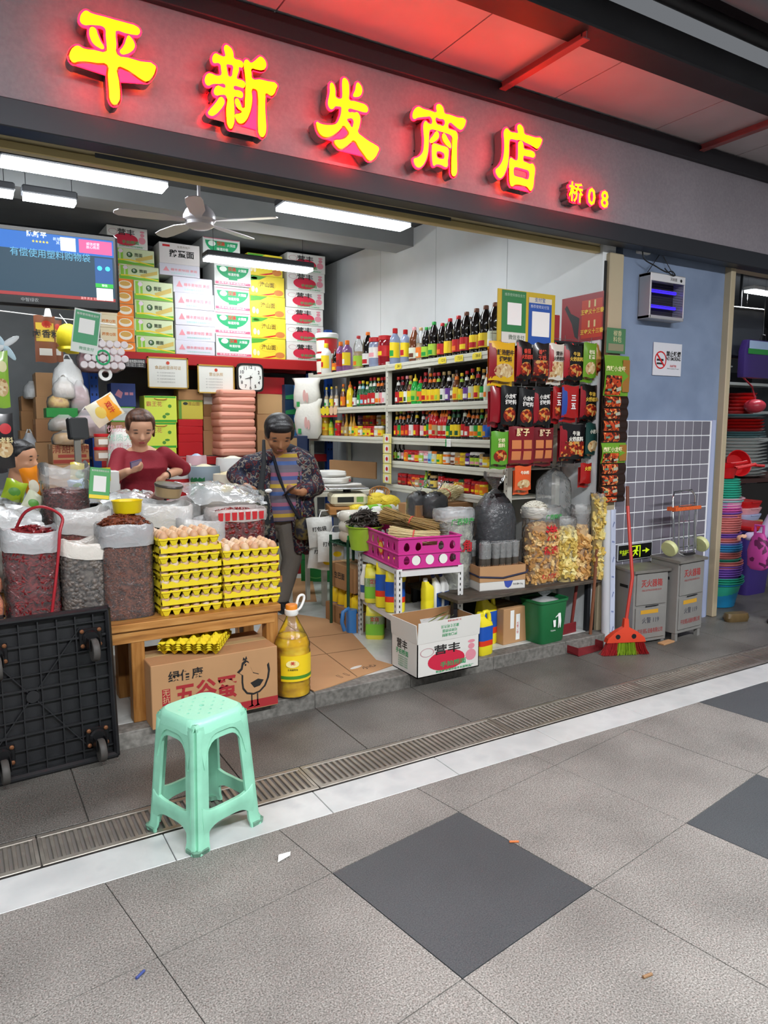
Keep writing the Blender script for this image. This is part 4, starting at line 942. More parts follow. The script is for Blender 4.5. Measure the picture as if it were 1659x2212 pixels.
tied_bag('fungus_bag','tied clear bag of black fungus in the middle of the counter',(3.02,3.66,ZB),.135,.11,.72,BLK,filmcol='e6eaf0',op=.07,neck=.86,flare=.6,fill=.95,lumps=.07)
t = sack('tofu_bag','tall clear bag of dried tofu printed with red characters on the counter',(3.30,3.52,ZB),.125,.09,.50,.36,'chunk',TOFU,190,40,'eef0ee',.25,heap=.02,chh=.05,filmop=.10,size=.95,N=2.6,cat='bag')
text('港',mat('c8202a',.5),t,(.0,-.101,.33),.10,FR,.03); text('精选',mat('c8202a',.5),t,(.0,-.101,.22),.06,FR,.02); text('桂林风味',mat('c8202a',.5),t,(.0,-.101,.05),.035,FR,.02); text('广西特产',mat('3a9a4a',.5),t,(.02,-.101,.44),.035,FR,.02)
ball = thing('rice_noodle_ball','white ball of rice vermicelli resting in the tofu bag','noodles',(3.27,3.55,ZB+.42)); mb = MB()
for i in range(120):
    a,b2 = random.uniform(0,6.28),random.uniform(-.3,1.4); r = .085; pts = []
    for q in range(4):
        aa = a+q*.35; bb = b2+random.uniform(-.15,.15); pts.append((r*math.cos(aa)*math.cos(bb)*1.2,r*math.sin(aa)*math.cos(bb)*.9,.05+r*.8*math.sin(bb)))
    mb.tube(pts,.003,3,False)
mb.ball((0,0,.05),(.095,.07,.06),14,8); mb.build('noodle_strands',mat('e4dfcf',.6,var=.2,scale=30),ball,smooth=60,kind='stuff')
sack('tofu_bag','narrow clear bag of yellow tofu rolls right of the printed bag',(3.465,3.46,ZB),.068,.055,.42,.33,'chunk',TOFUY,110,20,'eef0ee',.15,heap=.02,chh=.04,filmop=.10,size=1.0,N=2.4,cat='bag')
sack('tofu_bag','clear bag of brown dried tofu pieces near the doorpost',(3.595,3.455,ZB),.062,.055,.50,.33,'chunk',TOFU,110,20,'eef0ee',.15,heap=.02,chh=.04,filmop=.10,size=.95,N=2.4,cat='bag')
sack('tofu_bag','tall slim bag of folded yellow tofu skins against the doorpost',(3.69,3.40,ZB),.03,.05,.58,.55,'chunk',TOFUY,70,10,'eef0ee',.15,heap=.01,chh=.04,filmop=.10,size=.9,N=2.6,cat='bag')
tied_bag('empty_bag','large crumpled clear plastic bag standing open behind the tofu bags',(3.50,3.62,ZB+.30),.12,.09,.46,film('eef2f0',.12),filmcol='e9eeee',op=.12,neck=.97,flare=.9,fill=.4)
# ---- under the counter
bn = thing('waste_bin','dark green plastic waste bin with white litter symbol under the counter','bin',(3.265,3.435,.08),R(4))
GBIN = mat('1c6b3c',.4,var=.2,scale=5,dark=.8)
MB().loft([sup(a,b,6,24,z) for a,b,z in ((.105,.085,0),(.11,.09,.01),(.13,.105,.27),(.138,.112,.272),(.138,.112,.288),(.128,.102,.286),(.10,.08,.02))],cap1=False).build('bin_shell',GBIN,bn,smooth=40)
mb = MB()
plate('litter_symbol',[ell(.04,.175,.012,.013,12),[(.028,.155),(.052,.155),(.055,.10),(.047,.06),(.04,.06),(.037,.095),(.03,.06),(.023,.06),(.028,.10)],[(.03,.15),(.005,.135),(.003,.128),(.03,.14)],[(-.02,.115),(.006,.115),(.002,.07),(-.016,.07)]],WHITE,bn,loc=(.0,-.109,.04),rot=(R(-3.5),0,0)); text('可回收',WHITE,bn,(-.01,-.0945,.085),.016,(R(86),0,0))
tied_bag('rubbish_bag','crumpled clear liner bag bulging from the waste bin',(3.265,3.435,.30),.095,.075,.12,mat('b8b4ae',.5,var=.6,scale=25),filmcol='dfe4e6',op=.3,neck=.6,flare=.8,lumps=.1)
big_jug((2.735,3.40,.08),'yellow jug with blue label beside the open noodle carton',R(8),.95)
big_jug((2.885,3.56,.08),'yellow jug with printed blue label behind the open noodle carton',R(8),1.15)
c = carton('brown_carton','brown carton with white courier stickers under the counter',(3.055,3.47,.08),(.205,.22,.235),R(3),KRAFT)
plate('courier_sticker',[rect(-.045,.10,-.012,.22),rect(.005,.02,.04,.19)],WHITE,c); text('顺心捷达',RED,c,(.022,-.0012,.1),.02,(R(90),R(-90),0))
dp = thing('dustpan','dull red plastic dustpan on the pavement between bin and broom','dustpan',(3.50,3.36,.0),R(6))
DPM = mat('7d1f26',.5,var=.5,scale=10,dark=.6)
MB().loft([[(-.13,-.12,.002),(.13,-.12,.002),(.13,-.12,.006),(-.13,-.12,.006)],[(-.13,.02,.02),(.13,.02,.02),(.13,.02,.026),(-.13,.02,.026)],[(-.11,.10,.085),(.11,.10,.085),(.11,.106,.09),(-.11,.106,.09)]]).box((-.128,-.03,.03),(.004,.17,.05)).box((.128,-.03,.03),(.004,.17,.05)).box((0,.09,.10),(.2,.01,.10),b=.004).build('pan',DPM,dp,smooth=40)
MB().cyl((.06,.10,.1),(.13,.08,.72),.011,8).build('pan_handle',mat('7a2a22',.6,var=.5,scale=10),dp)
bm = thing('broom','red broom with lime centre bristles leaning on the tiled pillar','broom',(3.68,3.115,.0),R(-22))
RB = mat('d8452a',.4,var=.2,scale=6); 
MB().loft([[(-.135,-.022,.085),(.135,-.022,.085),(.135,.022,.085),(-.135,.022,.085)],[(-.125,-.024,.115),(.125,-.024,.115),(.125,.024,.115),(-.125,.024,.115)],[(-.075,-.02,.155),(.075,-.02,.155),(.075,.02,.155),(-.075,.02,.155)],[(-.018,-.016,.185),(.018,-.016,.185),(.018,.016,.185),(-.018,.016,.185)],[(-.014,-.013,.24),(.014,-.013,.24),(.014,.013,.24),(-.014,.013,.24)]]).build('broom_head',RB,bm,smooth=30)
for s in (-.06,.05): MB().lathe([(.016,0),(.016,.003)],14,M=Matrix.Rotation(R(90),3,'X')).build('head_hole',BLACK,bm,loc=(s,-.022,.125))
def bristles(x0,x1,m,nm,n):
    mb = MB()
    for i in range(n):
        x = random.uniform(x0,x1); y = random.uniform(-.018,.018); f = 1.22
        mb.tube([(x*.95,y,.088),(x*1.08,y*1.3,.04),(x*f+random.uniform(-.01,.01),y*1.8,.003)],.0022,3,False)
    mb.build(nm,m,bm,kind='stuff')
bristles(-.13,-.058,mat('a01f22',.6),'red_bristles',150); bristles(.062,.13,mat('a01f22',.6),'red_bristles',150); bristles(-.062,.066,mat('8fae2a',.6),'lime_bristles',230)
MB().tube([(0,0,.2),(.06,.05,.5),(.085,.20,.95)],.0115,8).build('broom_handle',mat('b8352a',.4),bm,smooth=60); MB().tube([(.085,.20,.95),(.09,.225,1.08)],.0115,8).build('handle_grip',mat('6a3a28',.6),bm)
o = MB().lathe([(.028,0),(.028,.92)],16).build('film_roll',mat('c8cbd0',.35,var=.3,scale=6,dark=.85),None,smooth=40,loc=(3.745,3.335,0),rot=(R(-2),0,0)); tag(o,'pale roll of plastic sheeting leaning on the doorpost','roll')
o = thing('wrapped_strip','white and blue wrapped metal strip leaning beside the doorpost','strip',(3.80,3.33,0),(R(-2),0,0)); MB().box((0,0,.46),(.045,.012,.92)).build('strip_body',mat('c3cbe0',.4),o)
for k in range(7): text('S' if k % 2 else 'casings',mat('2a4a9a',.5),o,(0,-.0075,.1+.12*k),.03 if k % 2 else .014,(R(90),R(-70),0),.01)
o = MB().cyl((3.62,3.36,.0),(3.66,3.36,.66),.011,8).build('wooden_stick',mat('7a4a30',.7),None); tag(o,'worn brown wooden stick standing beside the dustpan','stick')
# ================================================================== steel shelving with bottles on the right wall
SHELF = mat('d3d2c4',.45,var=.12,scale=6,dark=.85)
SX0,SX1 = 3.20,3.66
LV = {1: 1.995,2: 1.654,3: 1.382,4: 1.185,5: .985}
sh = thing('steel_shelving','cream steel shelving along the white right wall filled with sauce bottles','shelving',(0,0,.08))
for y in (3.765,5.335,6.90):
    for x in (SX0+.02,SX1):
        p = MB().box((x,y,.97),(.04,.038,1.94)).build('upright',SHELF,sh)
        if x < 3.4:
            mb = MB()
            for k in range(34): mb.box((x-.0205,y-.008,.35+.047*k),(.001,.006,.012))
            mb.build('slot',mat('4a4943',.8),p)
for y0,y1,lv in ((3.765,5.335,(1,2,3,4,5)),(5.335,6.90,(1,2,3))):
    for l in lv:
        z = LV[l]-.08
        b = MB().box(((SX0+SX1)/2,(y0+y1)/2,z-.006),(SX1-SX0,y1-y0-.04,.008)).build('shelf_deck',SHELF,sh)
        MB().box((SX0-.002,(y0+y1)/2,z-.028),(.012,y1-y0-.035,.056),b=.003).box((SX0-.009,(y0+y1)/2,z-.020),(.004,y1-y0-.035,.012)).build('front_beam',SHELF,b)
MB().box((SX1+.012,4.55,1.40),(.008,1.55,1.02)).build('back_panel',mat('2b2825',.7),sh); MB().box((SX1+.012,6.117,1.60),(.008,1.54,.62)).build('back_panel',mat('2b2825',.7),sh)  # dark sheets added behind the bottles, standing in for shade between the shelves
CC = {'R': 'c0181f','O': 'ee7a1c','Y': 'f3d321','G': '1e9a3c','B': '2b62c0','P': '6b3f9a','W': 'eceae4','K': '17110f','N': '6a3a22','T': 'b89a66','L': 'a9cf3c','S': '8c98b4','M': '8c1420','D': '1f5a38','I': 'e8a0a8','A': 'c8952e','E': 'd8dfc8','V': '8a5a8e','Q': '8fd0e6'}
CN = {'R': 'red','O': 'orange','Y': 'yellow','G': 'green','B': 'blue','P': 'purple','W': 'white','K': 'black','N': 'brown','T': 'tan','L': 'lime','S': 'slate','M': 'maroon','D': 'dark green','I': 'pink','A': 'amber','E': 'cream','V': 'mauve','Q': 'pale blue','C': 'clear'}
def bcol(c,gl=True):
    if c == 'C': return film('f0f3f0',.22,.06,.15,20.)
    return mat(CC[c],.14 if gl else .4,coat=.3 if gl else 0.)
# shape: profile (r,z) in units of radius and height, cap z range, label z ranges
SHP = {
 'b': ('sauce bottle',.031,.235,[(.92,0),(1,.02),(1,.50),(.92,.56),(.55,.70),(.40,.80),(.38,.90)],(.42,.89,1.),(.08,.46),(.66,.84)),
 's': ('big sauce bottle',.047,.29,[(.92,0),(1,.02),(.96,.05),(1,.08),(1,.40),(.86,.46),(.94,.52),(.97,.62),(.80,.76),(.42,.88),(.34,.92)],(.36,.91,1.),(.09,.40),None),
 'j': ('jar',.033,.095,[(.9,0),(1,.04),(1,.70),(.94,.78),(.88,.82)],(.92,.80,1.),(.12,.62),None),
 'J': ('large jar',.062,.25,[(.92,0),(1,.03),(.97,.06),(1,.1),(1,.72),(.94,.80),(.86,.85)],(.92,.84,1.),(.30,.66),None),
 'k': ('squeeze bottle',.033,.22,[(.9,0),(1,.02),(.96,.05),(1,.08),(1,.52),(.85,.64),(.55,.72),(.5,.78)],(.55,.76,1.),(.10,.45),None),
 'f': ('flat jug',.05,.285,[(.95,0),(1,.02),(1,.66),(.9,.74),(.5,.82),(.4,.86)],(.4,.86,1.),(.18,.6),None),
 'o': ('oil flask',.025,.21,[(.9,0),(1,.03),(1,.45),(.7,.56),(.42,.66),(.36,.9)],(.45,.88,1.),(.1,.42),None)}
PROTO = {}
def bottle_proto(sp,body,cap,l1,l2):
    key = sp+body+cap+l1+l2
    if key in PROTO: return PROTO[key]
    nm,r,h,pr,cp,lb,nk = SHP[sp]; out = []; sy = .7 if sp == 'f' else 1.; n = 14
    out.append(('bottle_body',MB().lathe([(a*r,z*h) for a,z in pr],n,sy=sy,sx=1.).mesh(bcol(body),40,'bottle_body')))
    if body == 'C': out.append(('liquid',MB().lathe([(a*r*.94,z*h+.002) for a,z in pr if z < .6],n,sy=sy).mesh(bcol(l2 if l2 in 'NAKT' else 'A'),40,'liquid')))
    cr_,c0,c1 = cp
    prof = [(cr_*r,c0*h),(cr_*r*1.06,(c0+.01)*h),(cr_*r*1.04,c1*h-.003),(cr_*r*.9,c1*h)]
    if sp == 'k': prof = [(.56*r,c0*h),(.5*r,.84*h),(.22*r,.88*h),(.12*r,h)]
    out.append(('cap',MB().lathe(prof,12,sy=1).mesh(bcol(cap,False),40,'cap')))
    def band(z0,z1,c,k=1.012,a0=-.62,a1=.62):
        pts = [(-k*r*math.cos(a0*math.pi+(a1-a0)*math.pi*i/12),k*r*sy*math.sin(a0*math.pi+(a1-a0)*math.pi*i/12)) for i in range(13)]
        return MB().loft([[(x,y,z*h) for x,y in pts] for z in (z0,z1)],closed=False).mesh(bcol(c,False),60,'label')
    z0,z1 = lb
    out.append(('label',band(z0,z1,l1)))
    out.append(('label_print',band(z0+(z1-z0)*.1,z0+(z1-z0)*.48,l2,1.02,-.22,.40)))
    if nk and l1 not in 'W': out.append(('neck_label',MB().lathe([(.60*r,.67*h),(.44*r,.80*h)],12,cap0=False,cap1=False,sx=1,sy=1).mesh(bcol(l2 if l2 not in 'KN' else l1,False),40,'neck_label')))
    PROTO[key] = (out,h,nm); return PROTO[key]
def row(shelfname,items,level,X=3.255,hs=1.,zoff=0.,tall=None):
    n = len(items)
    for i,it in enumerate(items):
        px,sp,body,cap,l1,l2 = it[:6]; hsc = it[6] if len(it) > 6 else 1.
        parts,h,nm = bottle_proto(sp,body,cap,l1,l2)
        p = on_x(px,900,X); z = LV[level]+.001+zoff
        t = thing(nm.replace(' ','_'),'%s, %s and %s label, %s cap, %s from doorway, %s' % (nm,CN[l1],CN[l2],CN[cap],NTH[n-1-i] if n-1-i < len(NTH) else 'farthest',shelfname),nm.split()[-1],(X,p.y,z),R(random.uniform(-14,14)),'bottles on the '+shelfname)
        s = hs*hsc
        for pn,me in parts:
            o = put(pn,me,t); o.scale = (min(s,1.1) if hsc == 1 else s,min(s,1.1) if hsc == 1 else s,s)
def parse(txt):
    out = []
    for tok in txt.split(';'):
        f = tok.split()
        if not f: continue
        out.append((float(f[0]),f[1],f[2][0],f[2][1],f[2][2],f[2][3])+((float(f[3]),) if len(f) > 3 else ()))
    return out
row('top shelf',parse('706 f WYYR 1.05;726 s KNOY .78;737 f VORM 1.0;751 f VOYW 1.0;775 s CRLO 1.05;795 s KOWR 1.1;812 J SRWI 1.02;832 J MRRY 1.02;853 f SRYG 1.05;875 f SRYR .95;894 s NIEN .95;908 s CTOE .9;920 s KGLG .88;936 s KGLG .98;954 s KRRO .9;970 s KRYY .98;988 s KRRO 1.0;1005 s KNRY 1.05;1026 s KNYR 1.08;1046 s KNYR 1.1;1066 s KNEW 1.12'),1)
row('second shelf, near bay',parse('861 b KRRW;870 b KRYM;879.5 b KIWD;887 b NAYL;897 k GYLG 1.1;908.6 k GROG;919 b KRYR 1.05;929.4 b KOYO;938.4 b KRYO;947.4 b KRYL;958.5 b KTWD;969.6 b KTPW;978.6 o CTEN;986 b NKYO 1.02;997 b KYYL .9;1007.8 b KRPW .95;1019.5 b KREY 1.0;1032 b KYYR 1.02;1044 b KAGE .95;1053 b WWEO'),2)
row('second shelf, far bay',parse('706 o CYEG;717 o CYYG;727.5 o CTWR;742 b NOOY .95;757 k YOYW 1.1;767 b KRWR .8;778 b DRGW;785 b DYRQ 1.0;794 b DYRW .95;802 b DRRE 1.08;810 b DRRW 1.08;818 b KYEO 1.05;826 b KRIO 1.05;833 b KRWI 1.05'),2)
row('third shelf, near bay',parse('858 b KTRY .92;866 b KLGO .95;873 b KTRO .92;883 b KRRO .98;891 b KIWI .98;901 b KTRY .98;915 b KRIW .92;923 b KOYR .9;929 b KOGR 1.0;935.7 k ROOE 1.1;942.6 k ROTR 1.05;955 k ROER 1.0;960 k ROTR 1.0;966 k ROER 1.0;971 b KRGY .9;981 b KGYD .98;991 b KGYD .98;1005 b KORE 1.02;1013 k KORW .95;1023 b KTEO .92;1032 b KTGO .92;1041 b KYYG .92;1052 b NRBA .95'),3)
row('third shelf, far bay',parse('704 J AYYO .72;715.6 k LGYL .8;731.5 J RYRG .6;742 o NRTY;749 o AATE;759 o ANEY;765 o ANYG;772 j YOYO;780.6 j AYWO;791 j ARYG;800.5 j ARYR;808 j MRRY;816 j TWEW;824 j TWYO'),3)
row('upper jars, far bay',parse('780 j IVVW;791 j OORY;797 j OYRY;806 j OORG;821 j TWEO;831 j YYOY'),3,X=3.42,zoff=.10)
row('fourth shelf',parse('854.5 o KRLR .8;863.6 o KREG .8;872 o KTIW .8;881 j OROY;890.6 j RRGW;897.5 j MRIW;904.5 j RRYO;914 j EILW;924.6 j IIWV;934 j QWQB;942 j EOEY;953 j YKYG;967 j OWWO;983.5 j NWWN;993 j TTOT;1004 j AYYA;1016 j KPPW;1027 j KWLI 1.1;1038 j KWLI 1.1;1047 j TTEV;1054 j AKYE'),4)
row('fifth shelf',parse('868 j MRRT;876 j MRRN;890 j MRRO;898 j ORRY;906 j ORTW;915.6 j DRRG;922 b LGGL .6;929 b KYEY .62;940 j KTYK 1.1;956 J RKRW .5;969 j KRWK;981 j KRIW;991 j ARYO;1001.5 j ADOR;1015 j MRRY 1.1;1030 j MRRY;1038 j OROY;1048 j YROY'),5)
row('back of top shelf',parse('930 s KGLG 1.0;962 s KGLG 1.0;990 s KMYR 1.02;1011 s KNYR 1.05'),1,X=3.42)
# price tags
for i,(px,s) in enumerate(((860,'28.0'),(955,'12.0'),(991,'72.0'),(1030,'20.0'))):
    p = on_x(px,770,SX0-.012)
    t = thing('price_tag','%s yellow price tag on the top shelf edge, reading %s' % (['leftmost','second','third','rightmost'][i],s),'price tag',(SX0-.012,p.y,LV[1]-.028),(0,0,R(-90)),'price tags on the top shelf')
    plate('tag_card',[[(-.05,-.018),(-.04,-.024),(-.02,-.020),(0,-.025),(.03,-.021),(.05,-.024),(.054,0),(.05,.024),(.02,.02),(-.01,.025),(-.04,.02),(-.052,.01)]],mat('f2dc3c',.5),t); text(s,INKB,t,(.012,-.0016,0),.03)
p = on_x(968,960,SX0-.013); t = thing('payment_tag','small white and green payment tag on the third shelf edge','tag',(SX0-.013,p.y,LV[3]-.03),(0,0,R(-90))); plate('tag_card',[rect(-.035,-.028,.035,.028)],WHITE,t); plate('tag_stripe',[rect(-.035,-.028,-.02,.028)],GRN,t,y=-.001)
# hanging sachet strip on the middle post
ss = thing('sachet_strip','pale yellow strip of small sachets hanging from the middle shelf post','sachets',(SX0-.03,on_x(838,950,SX0-.03).y,1.43))
for k in range(5):
    MB().box((0,.012,-.06-.085*k),(.012,.13,.082),b=.004).build('sachet',mat('e6dc8a',.4),ss); plate('sachet_window',[rect(-.035,-.03,.03,.03)],WHITE,ss,loc=(-.007,.005,-.06-.085*k),rot=(0,0,R(-90))); plate('sachet_mark',[ell(0,0,.018,.018,12)],RED,ss,loc=(-.0082,.005,-.06-.085*k),rot=(0,0,R(-90)))
# white paint-style buckets on the far end
for k in range(2):
    t = thing('lidded_bucket',['lower red and white lidded bucket at the far end of the top shelf','upper red and white lidded bucket at the far end of the top shelf'][k],'bucket',(3.31,6.70,LV[1]+.001+.205*k),group='buckets at the end of the top shelf')
    MB().lathe([(.095,0),(.1,.005),(.107,.16)],22).build('bucket_body',mat('c01f24',.4),t,smooth=40); MB().lathe([(.116,.155),(.118,.165),(.118,.195),(.108,.204)],22).build('bucket_lid',WHITE,t,smooth=40)
    MB().lathe([(.1105,.148),(.112,.158)],22,cap0=False,cap1=False).build('green_ring',mat('6aa84a',.4),t)
    MB().loft([[(.1035*math.cos(R(a))*(1+.05*zz),.1035*math.sin(R(a))*(1+.05*zz),zz*.16) for a in range(-230,-129,10)] for zz in (.12,.5,.8)],closed=False).build('bucket_label',mat('efe9dc',.5),t,smooth=60)
# white bags hung at the far shelf post
for k,(z,hh) in enumerate(((1.62,.34),(1.35,.40))):
    t = thing('flour_bag',['upper white printed bag hanging on the far shelf post','lower white printed bag hanging on the far shelf post'][k],'bag',(3.10-.0*k,6.74-.03*k,z),(0,0,R(-50)),'white bags on the far post')
    mb = MB(); rings = []
    for f,w,d in ((0,.10,.02),(.15,.14,.05),(.5,.15,.06),(.8,.13,.045),(.95,.15,.02),(1,.16,.008)): rings.append(sup(w,d,2.5,18,hh*f,jit=.05))
    mb.loft(rings).build('bag_body',mat('e7e4da',.6,var=.15,scale=8,bump=.3,bscale=12),t,smooth=60)
    plate('printed_ear',[ell(0,.16,.018,.06,12),ell(.03,.14,.015,.05,12)],mat('d9a8a0',.6),t,y=-.062); plate('printed_square',[rect(-.09,.05,-.055,.10)],mat('2f9a4a',.6),t,y=-.055)
for k in range(5):
    p = on_x(690+8.5*k,888,SX0-.015)
    t = thing('flower_tag','%s of the small yellow starburst price tags on the second shelf edge' % ['leftmost','second','middle','fourth','rightmost'][k],'price tag',(SX0-.015,p.y,LV[2]-.03),(0,0,R(-90)),'starburst tags'); plate('tag_card',[[((.052 if i % 2 else .042)*math.cos(math.pi*i/8),(.052 if i % 2 else .042)*math.sin(math.pi*i/8)) for i in range(16)]],mat('f3dd1e' if k < 3 else 'f0c8a0',.5),t); plate('tag_foot',[rect(-.045,-.06,.045,-.04)],RED,t)
# ================================================================== packets and notices at the doorway
YP = 3.47
rk = thing('wire_rack','dark wire grid rack carrying the hanging seasoning packets','rack',(3.25,YP+.012,0))
for k in range(8): MB().cyl((-.42+.12*k,0,1.22),(-.42+.12*k,0,2.06),.0018,5).build('wire',mat('8a8a88',.4,.6),rk)
for k in range(6): MB().cyl((-.43,.004,1.26+.155*k),(.42,.004,1.26+.155*k),.0018,5).build('wire',mat('8a8a88',.4,.6),rk)
for z in (1.28,2.04): MB().cyl((-.03,.006,z),(-.03,.27,z),.004,6).build('support_arm',mat('8a8a88',.4,.6),rk)
PKM = {}
FOOD = multi('food_photo_red',['7a1a10','b8401a','d8702a','5a1410','c89a50'],60,.35,kind='voronoi',detail=2)
FOOD2 = multi('food_photo_pale',['c8a878','e0cfa8','a87848','d8c090'],60,.35,kind='voronoi')
def hang(px0,px1,py0,py1,lab,base,txt=None,tcol='f0ece0',side=None,food=FOOD,fr=.42,yoff=0.,top=None,size=.03,tilt=0.,group='hanging seasoning packets',tz=.72,cubes=False):
    a = on_plane(px0,py1,YP-.02-yoff); b = on_plane(px1,py0,YP-.02-yoff); w = b.x-a.x; h = b.z-a.z
    parts = []
    if food: parts.append(('food_picture',('e',.06*w if side else 0,.26*h,.38*w,.19*h) if fr < .5 else ('r',-.44*w,.07*h,.44*w,.5*h),food))
    if cubes: parts += [('cube_picture',('r',sx_*w-.17*w,sz_*h,sx_*w+.17*w,(sz_+.24)*h),mat('c87a4a',.3)) for sx_ in (-.22,.22) for sz_ in (.10,.40)]
    if side: parts.append(('side_panel',('r',-.49*w,.05*h,-.24*w,.95*h),mat(side,.3)))
    if top: parts.append(('top_panel',('r',-.46*w,.60*h,.46*w,.95*h),mat(top,.3)))
    t = pouch('seasoning_packet',lab,((a.x+b.x)/2,YP-.022-yoff,a.z),w,h,None,mat(base,.22,coat=.3),(0,R(tilt),R(random.uniform(-4,4))),group,th=.03,parts=parts)
    if txt:
        ls = txt.split('\n')
        for i,s in enumerate(ls): ptext(t,s,mat(tcol,.5),.08*w if side else 0,tz*h-i*size*1.15,size,.03,w=min(len(s)*size,w*.72))
    MB().tube([(0,0,h-.005),(0,.012,h+.012),(0,.035,h+.012)],.0015,4).build('hook',CHROME,t)
    c = copy_tree(t,(t.location.x+random.uniform(.006,.016),t.location.y+.034,t.location.z-.03),t.rotation_euler[:],'twin behind '+' '.join(lab.split()[:9]))
    c.scale = (.97,.8,1.)
    return t
hang(1053,1113,741,822,'yellow packet printed 酸汤肥牛调味料 at the left of the top row','e0b020','酸汤肥牛\n调味料','201810','8c1420',FOOD2,size=.034,yoff=.02)
hang(1113,1150,738,818,'black and red hotpot packet with tomato soup picture in the top row','1b1413','番茄\n火锅底料','d8402a','a01822',size=.03)
hang(1149,1185,742,816,'dark packet with chilli stir-fry picture in the middle of the top row','201512','香辣\n干锅','c8402a',None,fr=.6)
hang(1184,1218,744,820,'cream and red packet printed 清汤火锅底料 in the top row','d8d2c4','清汤\n火锅底料','201810','a01822',FOOD2,size=.028,fr=.6)
hang(1216,1259,746,820,'black and red packet with beef picture in the top row','141312','牛油\n火锅底料','d8b040','a01822',size=.028)
hang(1258,1289,742,815,'green packet with noodle bowl picture at the right of the top row','6a9a2a','老坛\n酸菜','e8e4c0',None,FOOD2,size=.028,yoff=.01)
hang(1283,1300,746,812,'tan packet half hidden at the right end of the top row','a87a3a',None)
hang(1058,1083,836,912,'maroon packet turned sideways at the left of the second row','8c1420',None,food=None)
hang(1080,1117,834,918,'black packet printed 小龙虾调味料, left of three alike','121213','小龙虾\n调味料','e8e6e0',size=.03,yoff=.015)
hang(1115,1152,840,920,'black packet printed 小龙虾调味料, middle of three alike','121213','小龙虾\n调味料','e8e6e0',size=.03,tilt=4,yoff=.02)
hang(1151,1192,836,918,'black packet printed 小龙虾调味料, right of three alike','121213','小龙虾\n调味料','e8e6e0','8c1420',size=.03,tilt=-3,yoff=.01)
hang(1192,1214,836,905,'red packet printed 三五, half hidden behind its twin','9a1a1c','三\n五','f0f0ec',None,size=.04)
hang(1210,1252,834,902,'red packet printed 三五 hanging in the second row','a81e1e','三\n五','f0f0ec','2b4a9a',None,size=.045,yoff=.02,tz=.6)
hang(1250,1292,832,906,'black packet printed 牛油火锅底料 at the right of the second row','151312','牛油\n火锅底料','d8b040','8c1420',size=.03)
hang(1060,1098,932,1004,'green packet with noodle picture at the left of the third row','5a9a2a','炝锅\n面料','e8e0b0',None,size=.026)
hang(1098,1152,922,1002,'red packet with four hotpot cubes at the left of the third row','7a1620','胖子','f0d8a0',None,None,size=.05,yoff=.015,tz=.84,cubes=True)
hang(1150,1195,924,998,'red hotpot packet with cubes beside its twin in the third row','6a141c','胖子','e8c8a0',None,None,size=.045,tz=.84,cubes=True)
hang(1206,1264,916,992,'black packet printed 牛油火锅底料 showing red chilli paste in the third row','141214','牛油\n火锅底料','e8e4d8','8c1420',size=.032,fr=.6)
hang(1262,1295,914,982,'dark teal packet with soup picture at the right of the third row','1c3c38','小肥羊','d8d8c8',None,FOOD2,size=.028)
hang(1110,1148,1006,1060,'orange packet hanging below the cube packets','d85a2a','牛杂料','f4ead0',None,FOOD2,size=.024)
hang(1252,1278,1000,1045,'small red packet with gold print low on the rack','a01e1c','火锅','e8c040',None,None,size=.03)
# payment boards above the rack (codes left blank)
def board(px0,px1,py0,py1,Y):
    a = on_plane(px0,py1,Y); b = on_plane(px1,py0,Y); return a,b.x-a.x,b.z-a.z
a,w,h = board(1074,1200,638,738,3.45)
t = thing('payment_board','yellow edged board with green and blue payment panels above the packets','sign board',(a.x+w/2,3.45,a.z)); 
MB().box((0,.004,h/2),(w,.006,h)).build('backing',mat('c9ac1e',.4),t)
g1 = plate('green_panel',[rect(-w/2+.03,.0,-.01,h-.004)],mat('2f7d45',.3),t,y=.0); plate('white_field',[rect(-w*.34,h*.34,-w*.10,h*.76)],WHITE,g1,y=-.001); plate('white_strip',[rect(-w/2+.03,.0,-.01,h*.2)],mat('d8d8d0',.3),g1,y=-.001)
text('微信支付',mat('3a5a44',.5),g1,(-w*.18,-.003,h*.1),.032); text('推荐使用微信支付',mat('a8d0b0',.5),g1,(-w*.22,-.003,h*.9),.02)
g2 = plate('blue_panel',[rect(.012,.0,w/2-.03,h-.03)],mat('2b55a8',.3),t,y=.0); plate('white_field',[rect(.04,h*.16,w*.40,h*.64)],WHITE,g2,y=-.001); plate('white_header',[rect(.012,h*.80,w/2-.03,h-.03)],mat('d8d4c4',.3),g2,y=-.001)
text('支付宝',mat('2b55a8',.5),g2,(w*.22,-.003,h*.86),.03); text('推荐使用支付宝',mat('c8d4f0',.5),g2,(w*.22,-.003,h*.73),.022)
# red poster on the right wall
p0 = on_x(1212,740,3.699); p1 = on_x(1305,632,3.699)
t = thing('wall_poster','red promotional poster with gold lettering on the right wall beside the doorpost','poster',(3.6985,(p0.y+p1.y)/2,2.045),(0,0,R(-90))); pw = p0.y-p1.y
plate('poster_sheet',[rect(-pw/2,0,pw/2,.31)],mat('9c1c26',.4),t); plate('gold_panel',[rect(.0,.02,pw/2-.01,.27)],mat('c8381c',.35),t,y=-.001)
for k,z in enumerate((.19,.06)): text('王守义十三香',mat('f0c83a',.4),t,(.095,-.004,z),.034,FR,.03); plate('gold_bottle',[rect(.06+.05*q,z+.03,.075+.05*q,z+.075) for q in range(2)],mat('e8d090',.4),t,y=-.002)
plate('black_shape',[[(-.14,.26),(-.10,.20),(-.02,.16),(-.03,.02),(-.06,.04),(-.09,.13),(-.16,.24)]],BLACK,t,y=-.001)
a,w,h = board(1180,1215,680,742,3.5); c = carton('red_box','plain red box standing behind the blue payment panel',(a.x+w/2,3.52,a.z),(w,.05,h),0,mat('9a1c24',.5),tape=False)
